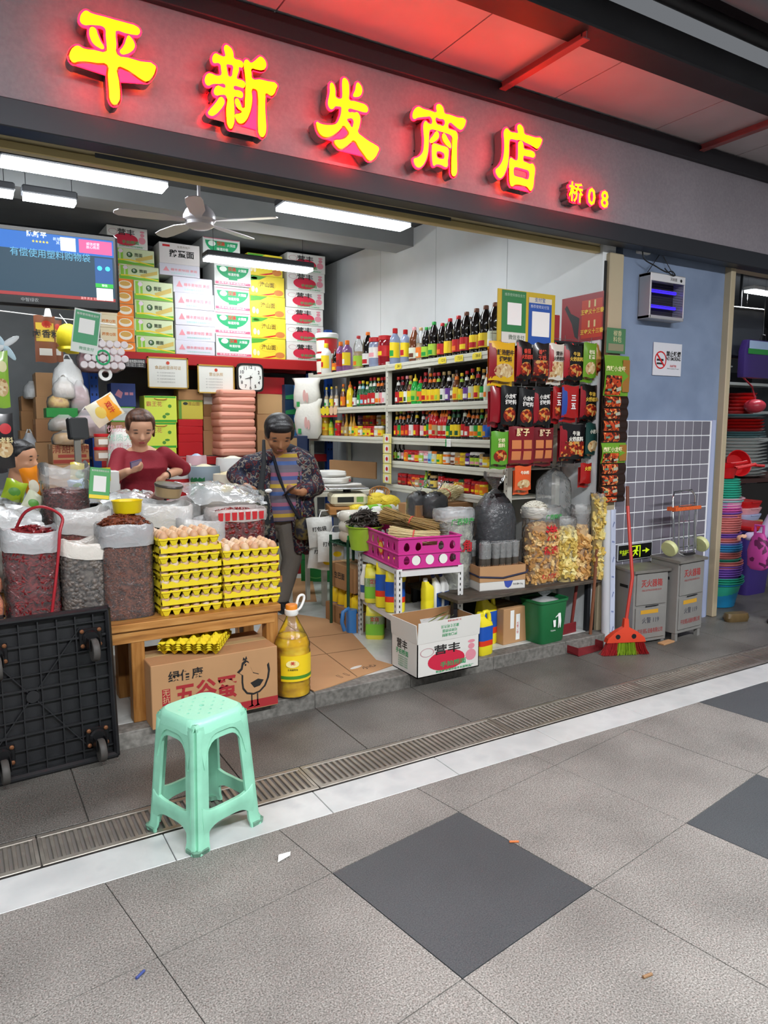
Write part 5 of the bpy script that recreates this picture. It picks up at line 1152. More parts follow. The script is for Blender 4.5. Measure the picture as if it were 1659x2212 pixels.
t = thing('shelf_ledge','narrow dark ledge bracket behind the payment board','ledge',(3.45,3.56,2.03)); MB().box((.06,0,-.012),(.36,.16,.012)).build('ledge_board',DARKM,t); MB().box((.235,0,-.05),(.012,.14,.08)).build('bracket',DARKM,t)
# green card and sachet strip on the doorpost
a,w,h = board(1309,1352,711,762,3.385); t = thing('green_card','green printed card hung on the doorpost above the sachet strip','card',(a.x+w/2,3.385,a.z)); MB().box((0,0,h/2),(w,.003,h),b=.0014).build('card_sheet',mat('4a7a52',.4),t); plate('card_mark',[rect(-w*.4,h*.1,w*.4,h*.38)],mat('8a8468',.5),t,y=-.0018); text('椒香\n料包',mat('d8d0a0',.5),t,(.01,-.003,h*.66),.04)
t0 = on_plane(1296,1088,3.36); t1 = on_plane(1362,770,3.36); W_ = t1.x-t0.x
sp = thing('sachet_strip','long hanging strip of orange crayfish seasoning sachets on the doorpost','sachets',(t0.x+W_/2,3.37,t0.z))
H_ = t1.z-t0.z
MB().box((0,.008,H_/2),(W_*.96,.004,H_)).build('backing_card',mat('3a2c22',.5),sp)
ORF = multi('crayfish_picture',['b8401c','d86a30','7a2412','e0a060','3a1c14'],70,.3,kind='voronoi')
z = H_
def sachet(h,header):
    global z
    z -= h; q = MB(); n = 6; q.loft([[(-W_/2+W_*i/n,-.014*math.sin(math.pi*j/4)-.002*math.sin(5*i),z+h*j/4) for i in range(n+1)] for j in range(5)],closed=False)
    s = q.build('sachet',mat('6a9a2a',.25) if header else mat('2a1a14',.25),sp,smooth=60)
    lo,hi = (.02,.5) if header else (.08,.92)
    MB().loft([[(-W_*.46+W_*.62*i/n,-.0155*math.sin(math.pi*(lo+(hi-lo)*j/3))-.003,z+h*(lo+(hi-lo)*j/3)) for i in range(n+1)] for j in range(4)],closed=False).build('food_picture',ORF,s,smooth=60)
    plate('tag_mark',[rect(-W_*.40,z+h*(.12 if header else .42),-W_*.24,z+h*(.17 if header else .58))],mat('5f8a72',.4),s,y=-.018); plate('tag_oval',[[(-W_*.04,z+h*(.10 if header else .34)),(W_*.14,z+h*(.14 if header else .42)),(W_*.12,z+h*(.24 if header else .68)),(-W_*.06,z+h*(.19 if header else .58))]],mat('a8ac98',.4),s,y=-.018)
    if header: text('麻辣小龙虾',mat('f0e8b0',.5),s,(-W_*.1,-.018,z+h*.66),.036,FR,.02); plate('gold_panel',[rect(W_*.2,z+h*.1,W_*.48,z+h*.9)],mat('9a6a2a',.4),s,y=-.012)
for h,hd in ((.262,1),(.078,0),(.08,0),(.078,0),(.074,0),(.135,1),(.076,0),(.075,0),(.075,0),(H_-.933-.001,0)): sachet(h,hd)
# ================================================================== carton rack at the back
YR = 7.0
def xr(px,py=760,Y=YR): return on_plane(px,py,Y).x
def zr(px,py,Y=YR): return on_plane(px,py,Y).z
REDM = mat('b01e22',.4,.2,var=.25,scale=4,dark=.8); BLUM = mat('1f4a9c',.4,.3)
rk2 = thing('pallet_rack','heavy rack with red beams and blue posts behind the counter','rack',(2.285,7.22,.08))
MB().box((0,-.235,2.02),(2.42,.04,.10),b=.006).build('beam',REDM,rk2); MB().box((0,.27,2.02),(2.42,.04,.10),b=.006).build('beam',REDM,rk2); MB().box((0,.02,2.066),(2.42,.52,.012)).build('rack_deck',mat('a83a3a',.6),rk2)
MB().box((0,-.235,1.06),(2.42,.04,.08),b=.006).build('beam',REDM,rk2); MB().box((0,.02,1.096),(2.42,.52,.012)).build('rack_deck',mat('6a6a68',.6),rk2)
for x in (-1.175,1.175):
    for y in (-.24,.28):
        p = MB().box((x,y,1.2),(.07,.06,2.4)).build('post',BLUM,rk2)
        if y < 0:
            mb = MB()
            for k in range(16):
                for s in (-.018,.018): mb.box((x+s,y-.0305,1.15+.075*k),(.012,.001,.022))
            mb.build('slot',mat('0d1c3e',.8),p)
ZT = .08+2.074
def pr_A(t,w,h): yf_print(t,w,h,-.0004)
def pr_B(t,w,h):
    plate('printed_band',[[(-.49*w,.02*h),(.49*w,.02*h),(.49*w,.25*h),(0,.16*h),(-.49*w,.3*h)]],mat('6fb52c',.5),t,-.0002)
    plate('printed_bamboo',[rect(-.46*w,.3*h,-.38*w,.95*h),rect(-.34*w,.25*h,-.28*w,.9*h)],mat('8cc63a',.5),t,-.0004)
    plate('printed_flower',[ell(-.34*w,.80*h,.06*w,.12*h,10)],mat('e8d4e0',.5),t,-.001)
    plate('printed_noodles',[[(.05*w,.2*h),(.46*w,.5*h),(.46*w,.75*h),(.02*w,.4*h)]],mat('cdb45c',.5),t,-.0008)
    plate('printed_swoosh',[[(-.46*w,.22*h),(-.1*w,.26*h),(.49*w,.06*h),(.49*w,.12*h),(-.1*w,.34*h),(-.46*w,.3*h)]],mat('f0d22a',.5),t,-.001)
    plate('printed_disc',[ell(-.12*w,.62*h,.075*w,.17*h,14)],mat('2f5a24',.5),t,-.0006)
    text('竹',WHITE,t,(-.12*w,-.002,.62*h),.20*h,FR,.02); text('筒面',mat('3a4a2a',.5),t,(.10*w,-.002,.62*h),.24*h,FR,.02)
def pr_C(t,w,h):
    plate('printed_pagoda',[[(-.42*w,.35*h),(-.26*w,.35*h),(-.34*w,.75*h)]],mat('e0909a',.5),t,-.0004)
    text('穗丰麦味园 素面',mat('e08a94',.5),t,(.1*w,-.001,.5*h),.22*h,FR,.015,w=.66*w); text('东莞市穗丰食品有限公司',mat('9fd6cc',.5),t,(.08*w,-.001,.2*h),.12*h,FR,.01,w=.6*w)
def pr_D(t,w,h):
    n = 14; arc_ = [(-.44*w+.88*w*i/n,.80*h) for i in range(n+1)]; bow = [(.44*w*math.cos(math.pi*i/n),.80*h-.52*h*math.sin(math.pi*i/n)) for i in range(n+1)]
    plate('printed_bowl',[bow[::-1],rect(-.12*w,.24*h,.12*w,.30*h)],mat('1f9a62',.5),t,-.0004); plate('printed_stripe',[rect(-.48*w,.04*h,.48*w,.15*h),rect(-.48*w,.88*h,.48*w,.91*h)],mat('d05a78',.5),t,-.0004)
    plate('printed_oval',[ell(-.26*w,.68*h,.10*w,.11*h,14)],mat('e6f0e6',.5),t,-.0008)
    text('超美',RED,t,(-.02*w,-.0018,.68*h),.19*h,FR,.02); text('火锅面',WHITE,t,(.26*w,-.0018,.66*h),.13*h,FR,.01); text('味道好极',WHITE,t,(.02*w,-.0018,.47*h),.13*h,FR,.01); text('东莞市嘉丰米面制品厂',mat('f0dfe4',.5),t,(0,-.0014,.095*h),.08*h,FR,.01,w=.8*w)
def pr_E(t,w,h):
    plate('printed_corner',[[(-.49*w,.98*h),(-.49*w,.72*h),(-.2*w,.80*h),(0,.98*h)],ell(-.36*w,.86*h,.09*w,.07*h)],mat('4a9a2c',.5),t,-.0004); plate('printed_ribbon',[[(-.2*w,.04*h),(.3*w,.22*h),(.3*w,.16*h),(.0,.04*h)]],RED,t,-.0006)
    plate('printed_frame',ringpoly(0,.55*h,.26*w,.22*h,.06),mat('d8a81c',.5),t,-.0004); plate('printed_dish',[ell(.33*w,.2*h,.14*w,.15*h,14)],mat('c87a3a',.5),t,-.0008); plate('printed_yam',[ell(-.4*w,.3*h,.05*w,.16*h,10),ell(-.3*w,.26*h,.04*w,.13*h,10)],mat('f0e2b0',.5),t,-.0008)
    text('淮山面',mat('6a4a14',.5),t,(0,-.0014,.55*h),.26*h,FR,.02)
def pr_F(t,w,h):
    plate('printed_panel',[rect(0,.02*h,.49*w,.98*h)],mat('ee8420',.5),t,-.0004); plate('printed_bowl',[ell(.24*w,.5*h,.2*w,.34*h,16)],mat('f2ead8',.5),t,-.0008); plate('printed_soup',[ell(.24*w,.58*h,.16*w,.2*h,14)],mat('d8a850',.5),t,-.0012)
    text('荞麦Q面',mat('e08a3a',.5),t,(-.25*w,-.001,.5*h),.26*h,FR,.02,w=.4*w)
def pr_G(t,w,h):
    text('鹅蛋面',INKB,t,(.05*w,-.001,.48*h),.36*h,FR,.03,w=.62*w); plate('printed_stamp',[rect(-.42*w,.80*h,-.24*w,.9*h)],RED,t,-.0004); text('东莞市特产',mat('6a5a3a',.5),t,(.1*w,-.001,.82*h),.13*h)
KIND = {'A': ('white noodle carton printed 营丰',WCARD,pr_A),'B': ('green bamboo noodle carton printed 竹筒面',mat('ccd8ac',.5),pr_B),'C': ('white noodle carton with pink print 素面',mat('d0ced8',.6),pr_C),'D': ('white noodle carton with green bowl print',mat('d6dad5',.6),pr_D),'E': ('yellow noodle carton printed 淮山面',mat('e2cc34',.5),pr_E),'F': ('cream and orange noodle carton with bowl picture',mat('efe0bc',.5),pr_F),'G': ('grey white noodle carton printed 鹅蛋面',mat('d8d2d0',.6),pr_G)}
PK = {}
def col(px0,px1,ybot,rows,name,py=690):
    # rows from the bottom upwards: (kind, y of the top edge in the photograph)
    x0,x1 = xr(px0,py),xr(px1,py); z0 = ZT; n = len(rows)
    for i,r in enumerate(rows):
        k,yt = r[0],r[1]; dx = r[2] if len(r) > 2 else 0.; z1 = zr((px0+px1)/2,yt); h = z1-z0; w = x1-x0
        key = (k,round(w,2)); lab,m,fn = KIND[k]; L = '%s, %s from bottom in the %s' % (lab,NTH[i],name)
        loc = ((x0+x1)/2+dx+random.uniform(-.006,.006),YR+random.uniform(-.006,.012),z0+.0008); rz = random.uniform(-.02,.02)
        if key not in PK:
            t = thing('noodle_carton',L,'carton',loc,rz,'cartons stacked on the red rack'); ww = w*.985; hh = h*.992
            MB().box((0,.2,hh/2),(ww,.4,hh),b=.003).build('box_body',m,t); fn(t,ww,hh)
            PK[key] = (t,h,kids(t))
        else:
            s,h0,ch = PK[key]; t = copy_tree(s,loc,rz,L,ch=ch)
            t.scale = (1,1,h/h0)
        z0 = z1
col(216,291,765,[('F',738),('F',709),('F',682),('F',655),('F',626),('F',600),('F',575),('F',548)],'orange column')
col(291,376,766,[('B',727),('B',690),('B',650),('B',609),('B',578,-.12),('B',543,-.16),('A',498,-.22)],'bamboo column')
col(377,463,770,[('C',737),('C',704),('C',669),('C',634),('C',600),('C',575,-.12),('G',530,-.12)],'pink print column')
col(464,543,773,[('D',722),('D',671),('D',618),('D',567),('D',514,-.1)],'green bowl column')
col(541,617,776,[('E',731),('E',686),('E',640),('E',597),('E',550,-.02)],'yellow column')
col(618,700,780,[('A',740),('A',703),('A',666),('A',629),('A',588,.02),('A',548,.02)],'right column')
# notices on the red beam
YB = 6.955
def on_beam(px0,px1,py0,py1,Y=YB): a = on_plane(px0,py1,Y); b = on_plane(px1,py0,Y); return (a.x+b.x)/2,a.z,b.x-a.x,b.z-a.z
GOLD = mat('c9a24a',.35,.5)
for nm,r,lab in (('left',(320,406,774,838),'larger framed certificate hanging left below the cartons'),('right',(428,506,790,849),'smaller framed licence hanging beside the clock')):
    x,z,w,h = on_beam(*r); t = thing('framed_certificate',lab,'certificate',(x,YB,z),group='framed certificates on the red beam')
    MB().box((0,.006,.006),(w,.012,.012)).box((0,.006,h-.006),(w,.012,.012)).box((-w/2+.006,.006,h/2),(.012,.012,h)).box((w/2-.006,.006,h/2),(.012,.012,h)).build('frame',GOLD,t); MB().box((0,.008,h/2),(w-.02,.004,h-.02)).build('paper',mat('e6e6de',.4),t)
    plate('emblem',[ell(0,h*.82,.016,.016,14)],mat('c8452a',.5),t,.004); text('营业执照' if nm == 'right' else '食品经营许可证',mat('b8924a',.5),t,(0,.004,h*.66),.035)
    for q in range(4): text('统一社会信用代码登记机关',mat('a8a8a4',.5),t,(-w*.05,.004,h*(.5-.1*q)),.014)
x,z,w,h = on_beam(511,569,786,846,6.94); t = thing('wall_clock','square black framed wall clock with white dial on the red beam','clock',(x,6.94,z+h/2))
MB().loft([[(p[0],q,p[1]) for p in [(a*f,b*f) for a,b,_ in sup(w/2,h/2,6,28)]] for q,f in ((.03,.96),(.0,1.),(-.012,.97),(-.012,.86))],cap1=False).build('clock_case',mat('1a1a1c',.35),t,smooth=40)
plate('clock_dial',[[(a,b) for a,b,_ in sup(w*.435,h*.435,6,28)]],mat('eef0ea',.4),t,-.006)
for k in range(12):
    a = R(90-30*(k+1)); text(str(k+1),INKB,t,(w*.34*math.cos(a)*1.05,-.009,h*.34*math.sin(a)*1.05),.046,FR,.01)
def hand(ang,L,wd,y): M = Matrix.Rotation(-ang,3,'Y'); return MB().quad(*[M@Vector(p)+Vector((0,y,0)) for p in ((-wd,0,-.02),(wd,0,-.02),(wd*.4,0,L),(-wd*.4,0,L))])
hand(-R(-105),.055,.005,-.010).build('hour_hand',INKB,t); hand(-R(180),.08,.0035,-.011).build('minute_hand',INKB,t); hand(-R(30),.05,.0012,-.012).build('second_hand',INKB,t)
x,z,w,h = on_beam(268,314,776,793); t = thing('beam_notice','black notice strip about paid plastic bags on the red beam','notice',(x,YB-.002,z)); plate('notice_card',[rect(-w/2,0,w/2,h)],mat('26282c',.4),t); text('有偿使用塑料购物袋',WHITE,t,(0,-.002,h*.66),.032,w=w*.9)
for k in range(2): text('价格:大袋0.3元 小袋0.2元',WHITE,t,(0,-.002,h*(.36-.2*k)),.014)
# goods under the red beam
ZS = .08+1.103
def shelfbox(px0,px1,py0,py1,Y,lab,m,d=.2,name='carton',cat='carton',z0=None):
    a = on_plane(px0,py1 or py0+25,Y); b = on_plane(px1,py0,Y); zb = a.z if z0 is None else z0
    return carton(name,lab,((a.x+b.x)/2,Y,zb),(b.x-a.x,d,b.z-zb),random.uniform(-.03,.03),m,tape=False,cat=cat),b.x-a.x,b.z-zb
def tower(px0,px1,Y,seq,name):
    z = ZS+.001
    out = []
    for (py0,lab,m,nm) in seq:
        c,w,h = shelfbox(px0,px1,py0,0,Y,lab,m,name=nm,z0=z,cat='gift box' if 'gift' in nm else 'carton'); out.append((c,w,h)); z += h+.0008
    return out
GIFT = mat('d3e04a',.45)
o3 = tower(312,381,6.96,[(968,'lime green gift box, lowest of the three printed 霸王花',GIFT,'gift_box'),(913,'lime green gift box, middle of the three printed 霸王花',GIFT,'gift_box'),(856,'lime green gift box, top of the three printed 霸王花',GIFT,'gift_box')],'')
for c,w,h in o3[1:]:
    plate('printed_stripe',[rect(-.48*w,.02*h,.48*w,.10*h),rect(-.48*w,.93*h,.48*w,.99*h)],mat('2fa02c',.5),c,-.0004); text('霸王花',mat('c84a4a',.5),c,(-.2*w,-.001,.68*h),.05); plate('printed_plant',[ell(.28*w,.62*h,.06*w,.07*h,8),ell(.2*w,.32*h,.08*w,.05*h,8),ell(.1*w,.22*h,.06*w,.07*h,8)],mat('4a8a2a',.5),c,-.0004)
    MB().tube([(-.06,-.004,.9*h),(-.03,-.012,.86*h),(.03,-.012,.86*h),(.06,-.004,.9*h)],.004,5).build('cord_handle',mat('b8622a',.6),c)
o2 = tower(240,292,7.0,[(945,'plain brown carton at the left of the lower rack shelf',KRAFT2,'carton'),(912,'plain brown carton under the green labelled box',KRAFT2,'carton'),(879,'green edged box with a printed white label on the lower rack',mat('4f9a2a',.5),'carton'),(829,'dark blue carton with pink map print on the lower rack',mat('243a78',.5),'carton')],'')
c,w,h = o2[2]; plate('printed_label',[rect(-.42*w,.1*h,.42*w,.92*h)],mat('c8cac6',.5),c,-.0004); text('产品说明配料表',mat('5a5a58',.5),c,(0,-.001,.6*h),.03)
c,w,h = o2[3]; plate('printed_map',[[(-.35*w,.5*h),(-.2*w,.75*h),(-.02*w,.6*h),(-.1*w,.35*h)],rect(.05*w,.5*h,.2*w,.62*h),rect(.25*w,.5*h,.4*w,.62*h)],mat('b8788a',.5),c,-.0004)
o4 = tower(386,438,7.0,[(955,'shiny red packet, lowest of four stacked under the olive box',mat('b81a22',.25),'red_packet'),(938,'shiny red packet, second of four stacked under the olive box',mat('b81a22',.25),'red_packet'),(921,'shiny red packet, third of four stacked under the olive box',mat('b81a22',.25),'red_packet'),(906,'shiny red packet, top of four stacked under the olive box',mat('b81a22',.25),'red_packet'),(865,'olive gift box with black seal above the red packets',mat('c0b03a',.5),'gift_box'),(842,'brown carton squeezed above the olive gift box',KRAFT2,'carton')],'')
c,w,h = o4[4]; plate('printed_edge',[rect(-.49*w,.0,-.38*w,h),rect(-.49*w,.93*h,.49*w,h)],mat('5a8a2a',.5),c,-.0004); plate('printed_seal',[ell(-.22*w,.82*h,.10*w,.08*h,12)],mat('20281c',.5),c,-.0008); text('淮山面',mat('8a5a1a',.5),c,(.12*w,-.001,.8*h),.04)
tower(440,474,7.1,[(930,'brown carton at the bottom between red packets and pink sacks',KRAFT,'carton'),(900,'brown carton with red seal between red packets and pink sacks',KRAFT,'carton'),(874,'brown carton under the white noodle carton',KRAFT2,'carton'),(848,'small white carton turned on end below the licence',WCARD,'carton')],'')
PKS = mat('eba48e',.5,var=.2,scale=8,dark=.85)
z = ZS+.001
for k in range(9):
    a = on_plane(478,0,6.86); b = on_plane(556,0,6.86); w = .375; hh = .0715
    t = thing('pink_sack','pink woven sack, %s from the bottom of the tall pile' % NTH[k],'sack',(2.41+random.uniform(-.012,.012),7.0,z),random.uniform(-.04,.04),'pink sacks piled behind the customer')
    MB().loft([[(x,yy,zz) for x,yy,zz in sup(w/2*f,.17*f2,9,22,q*hh)] for q,f,f2 in ((0,.93,.93),(.18,.99,.99),(.8,1.,1.),(1,.95,.95))]).build('sack_body',PKS,t,smooth=50); MB().box((0,-.168,hh*.5),(w*.86,.006,.004)).build('seam',mat('c8705a',.6),t); z += hh
tower(556,614,7.08,[(930,'tan carton at the bottom beside the pink sacks',KRAFT,'carton'),(895,'tan carton with red edges beside the pink sacks',mat('c89a6a',.7),'carton'),(852,'tan carton with red shield print beside the pink sacks',mat('cfa572',.7),'carton'),(816,'red noodle packet box printed with a dish beside the clock',mat('c01f2a',.4),'carton')],'')
seqs = []
JIN = mat('17324f',.4)
o5 = tower(616,662,7.0,[(926,'blue and green rice carton printed 金, lowest of four',JIN,'rice_carton'),(896,'blue and green rice carton printed 金, second of four',JIN,'rice_carton'),(864,'blue and green rice carton printed 金, third of four',JIN,'rice_carton'),(832,'blue and green rice carton printed 金, top of four',JIN,'rice_carton')],'')
for c,w,h in o5: plate('printed_hill',[[(-.48*w,.02*h),(.48*w,.02*h),(.48*w,.3*h),(.1*w,.42*h),(-.48*w,.26*h)]],mat('1f7a44',.5),c,-.0004); plate('printed_sky',[rect(-.1*w,.5*h,.48*w,.96*h)],mat('3a86c8',.5),c,-.0002); text('金',RED,c,(.2*w,-.0014,.6*h),.42*h,FR,.04)
# ceiling fan
FANM = mat('d6d2d8',.3)
fn = thing('ceiling_fan','white five bladed ceiling fan in the middle of the shop','fan',(1.403,4.618,2.75))
MB().lathe([(.012,.10),(.055,.09),(.085,.06),(.10,.03),(.10,.005),(.085,-.012)],24).build('motor_housing',FANM,fn,smooth=40); MB().lathe([(.088,-.01),(.088,-.03),(.06,-.045),(.02,-.05)],24).build('hub_cover',mat('e4e0e6',.3),fn,smooth=40); MB().cyl((0,0,.09),(0,0,.52),.011,8).build('down_rod',FANM,fn)
for a in (172.5,-41.2,29,104,-112):
    M = Matrix.Rotation(R(a),3,'Z')@Matrix.Rotation(R(9),3,'X'); pr = [(.08,.018),(.14,.03),(.22,.055),(.40,.06),(.48,.05),(.505,.02)]
    mb = MB(); mb.loft([[M@Vector((x,s*wd*(1 if s > 0 else .7),.004*q)) for s in (1,-1)]+[M@Vector((x,s*wd*(1 if s > 0 else .7),.004*q-.005)) for s in (-1,1)] for x,wd in pr for q in (0,)]); mb.build('blade',FANM,fn,smooth=30)
# television on a pole
TVY = 4.0
a = on_plane(252,512,TVY); b = on_plane(246,674,TVY)
tv = thing('hanging_television','black hanging television showing a blue market screen at upper left','television',(a.x-.40,TVY,(a.z+b.z)/2),(0,0,R(-3)))
TW,THH = .80,.385
MB().box((0,.02,0),(TW,.04,THH),b=.012).build('tv_case',mat('101114',.25),tv)
scr = plate('screen',[rect(-TW/2+.022,-THH/2+.05,TW/2-.022,THH/2-.03)],emis('0e3346',1.0),tv,-.0006)
plate('top_banner',[rect(-TW/2+.022,THH/2-.115,TW/2-.022,THH/2-.032)],emis('1a5fb0',1.0),scr,-.001)
plate('pink_panel',[rect(TW/2-.185,THH/2-.105,TW/2-.03,THH/2-.04)],emis('d6568c',1.0),scr,-.0016)
plate('side_panel',[rect(TW/2-.115,-.06,TW/2-.03,.07)],emis('164a86',1.0),scr,-.0016)
plate('green_header',[rect(TW/2-.115,-.075,TW/2-.03,-.055)],emis('28a838',1.0),scr,-.0018)
plate('white_square',[rect(TW/2-.27,THH/2-.105,TW/2-.20,THH/2-.04)],emis('d0d8d4',1.0),scr,-.0018); plate('white_square',[rect(TW/2-.112,-.138,TW/2-.033,-.078)],emis('d0d8d4',1.0),scr,-.0018)
plate('red_ticker',[rect(-TW/2+.022,-THH/2+.05,TW/2-.022,-THH/2+.066)],emis('8c2626',1.0),scr,-.001)
text('有偿使用塑料购物袋',emis('5a9ab8',1.0),scr,(.085,-.003,.06),.044,FR,.005,w=.36); text('陈新平',emis('e0ecf8',1.0),scr,(.045-.02,-.003,.150),.03,FR,.02); text('★★★★★',emis('f0d83a',1.0),scr,(.04,-.003,.118),.016); text('新翠湾市场\n其它613',emis('d0e4f8',1.0),scr,(.14,-.003,.13),.017); text('诚信经营\n放心购买',emis('ffe8f0',1.0),scr,(TW/2-.12,-.003,.125),.016); text('微信',emis('f0fff0',1.0),scr,(TW/2-.072,-.004,-.065),.014); text('宣传 民主 文明 和谐',emis('e8b0b0',1.0),scr,(TW/2-.13,-.003,-THH/2+.058),.013)
plate('panel_icon',[ell(TW/2-.092,.02,.012,.012,10),ell(TW/2-.054,.02,.012,.012,10)],emis('40c8e0',1.0),scr,-.002)
text('中智绿农',mat('c8ccd0',.4),tv,(-.02,-.002,-THH/2+.03),.02)
MB().cyl((-.2,.05,.1),(-.2,.05,3.26-tv.location.z),.016,10).box((-.2,.045,.02),(.12,.02,.2)).build('ceiling_pole',mat('d8dadc',.35),tv); MB().lathe([(.02,0),(.022,.1),(.02,.12)],12,(-.2,.05,THH/2+.06)).build('pole_joint',WHITE,tv)
# ================================================================== sacks and goods of the left counter
def pxr(px0,px1,py0,py1,Y): a = on_plane(px0,py1,Y); b = on_plane(px1,py0,Y); return (a.x+b.x)/2,a.z,b.x-a.x,b.z-a.z
CHIL = multi('dried_chili',['3e0a10','6a131c','8e2a2c','521018'],40,.3,detail=2); SHII = multi('dried_mushroom',['3a3532','5a524c','7a7068','463f3a'],30,.45,detail=2)
ANIS = multi('star_anise',['3c1a10','66301c','844428','4c2214'],45,.45,detail=2); FLAK = multi('chili_flakes',['7a1a10','9a3418','5a120c','b86a30'],90,.45,detail=2)
DATE = multi('red_dates',['4e0e10','74191c','8e2a28'],30,.25,detail=2); BEAN = multi('dark_beans',['2a1a1c','3e2428','1c1214'],60,.35,detail=2)
ZBE = .568
t = sack('chili_sack','tall clear sack of long dried red chillies behind the trolley',(.27,3.62,ZBE),.112,.10,.44,.40,'chili',CHIL,430,110,'e4e8ea',.6,.05,chh=.07,size=1.1,sag=.01)
MB().tube(bend([(-.05,.05,.44),(-.01,.0,.52),(.06,-.05,.545),(.13,-.09,.50),(.115,-.118,.43),(.10,-.122,.30),(.06,-.124,.04)]),.007,6).build('red_strap',mat('b02a34',.35),t,smooth=60)
sack('mushroom_sack','clear sack of grey dried mushrooms with folded white rim',(.492,3.60,ZBE),.103,.095,.375,.31,'round',SHII,420,80,'f0eae0',.85,.01,chh=.055,size=1.05,sag=.014)
sack('anise_sack','tall clear sack full of star anise next to the egg trays',(.675,3.575,ZBE),.118,.10,.445,.43,'star',ANIS,520,140,'dfe3e6',.5,.06,chh=.075,size=1.15)
yc = thing('yellow_scoop_cup','bright yellow plastic cup lying on the star anise','cup',(.70,3.60,1.06)); MB().lathe([(.058,0),(.064,.006),(.07,.058),(.074,.062),(.066,.06),(.055,.012),(.01,.012)],22,cap1=False).build('cup_shell',mat('f2d81a',.35),yc,smooth=40)
# counter behind the bench
ct2 = thing('goods_counter','low table hidden under sacks behind the wooden bench','table',(.62,4.23,.08)); MB().box((0,0,.50),(2.0,.66,.04)).build('table_top',WOOD,ct2)
for x in (-.95,.95):
    for y in (-.29,.29): MB().box((x,y,.24),(.05,.05,.48)).build('leg',WOODV,ct2)
ZC = .602
sack('flake_sack','short clear sack of red chilli flakes with a wide white rim',(.555,4.02,ZC),.125,.10,.44,.38,'flake',FLAK,500,200,'f0f0ee',.7,.01,chh=.09,size=1.2,sag=.012)
sack('cut_chili_sack','tall open sack of cut red chillies standing behind the flakes',(.50,4.22,ZC),.115,.10,.66,.52,'chili',multi('cut_chili',['2e0810','52131a','7a2a24','3a0a12'],50,.3,detail=2),480,90,'eef0f0',.28,.02,chh=.08,size=.7,sag=.02)
sack('bean_sack','white lined sack of dark purple beans behind the anise sack',(.98,4.06,ZC),.14,.105,.44,.40,'round',BEAN,240,200,'f2f2f0',.75,.015,chh=.09,size=.7,sag=.01)
sack('lily_sack','white lined sack of dark dried slices behind the taller egg stack',(1.16,4.0,ZC),.13,.10,.36,.31,'leaf',multi('dark_slices',['3a3634','575250','2a2625'],50,.5,detail=2),200,90,'f0f1f2',.6,.015,chh=.09,size=.6,sag=.014)
t = sack('date_sack','large clear sack of red dates with red printed rim behind the eggs',(1.385,4.02,ZC),.155,.11,.40,.365,'round',DATE,420,120,'f0e6e2',.6,.03,chh=.05,size=1.25)
mb = MB()
for k in range(7): mb.quad(*[(x,y,z) for x,y,z in ((-.14+.04*k,-.1225,.345),(-.115+.04*k,-.1225,.345),(-.112+.04*k,-.1225,.39),(-.143+.04*k,-.1225,.39))])
mb.build('rim_print',mat('c8232c',.5),t)
sack('mung_sack','white lined sack of small dark seeds between the women',(1.10,4.36,ZC),.15,.12,.43,.39,'round',multi('seed_mix',['3a2a20','5a4630','2a2018'],70,.45,detail=2),160,200,'f3f3f2',.5,.02,chh=.10,size=.55,sag=.02)
sack('peanut_sack','clear sack of pale seeds behind the red dates',(1.45,4.40,ZC),.16,.12,.46,.40,'round',multi('pale_seed',['b89a74','cdb390','9a7c58'],70,.45,detail=2),160,160,'f3f5f6',.4,.02,chh=.12,size=.55,sag=.03)
sack('jujube_sack','white lined sack of dark red fruit beside the weighing scale',(.83,4.40,ZC),.12,.11,.41,.36,'round',DATE,140,140,'f2f3f2',.6,.03,chh=.10,size=.8,sag=.02)
def sheet(name,label,pts,m,cat='plastic sheet',th=.002):
    # crumpled film draped over the sacks: grid between four corner points
    t = thing(name,label,cat,pts[0]); n = 12; P0,P1,P2,P3 = [Vector(p)-Vector(pts[0]) for p in pts]; rows_ = []
    for j in range(n+1):
        r_ = []
        for i in range(n+1):
            u,v = i/n,j/n; p = P0*(1-u)*(1-v)+P1*u*(1-v)+P2*u*v+P3*(1-u)*v
            r_.append(p+Vector((random.uniform(-.01,.01),random.uniform(-.01,.01),.05*math.sin(math.pi*u)*math.sin(math.pi*v)+random.uniform(-.012,.014))))
        rows_.append(r_)
    MB().loft(rows_,closed=False).build('film_sheet',m,t,smooth=30); return t
sheet('plastic_cover','crumpled clear plastic cover draped over the seed sacks',[(1.18,4.12,1.03),(1.62,4.10,1.01),(1.66,4.5,1.09),(1.12,4.5,1.14)],film('f2f5f6',.35,.15,.9,9.))
sheet('plastic_cover','crumpled plastic cover over the sacks beside the scale',[(.70,4.2,1.02),(1.02,4.2,1.0),(1.02,4.5,1.08),(.70,4.5,1.08)],film('f2f5f6',.45,.15,.9,9.))
sheet('plastic_cover','milky plastic cover spread at the left end of the counter',[(-.1,3.85,.98),(.36,3.85,.97),(.36,4.15,1.06),(-.1,4.15,1.10)],film('f2f4f4',.55,.2,.9,9.))
t = thing('food_container','clear round container of brown paste with dark lid on the sacks','container',(1.03,4.15,1.075),(R(8),R(6),0)); MB().lathe([(.062,0),(.07,.006),(.078,.062)],20).build('bowl',mat('a8906a',.3),t,smooth=40); MB().lathe([(.08,.062),(.082,.068),(.078,.076),(.05,.078)],20).build('lid',mat('4a443e',.25),t,smooth=40)
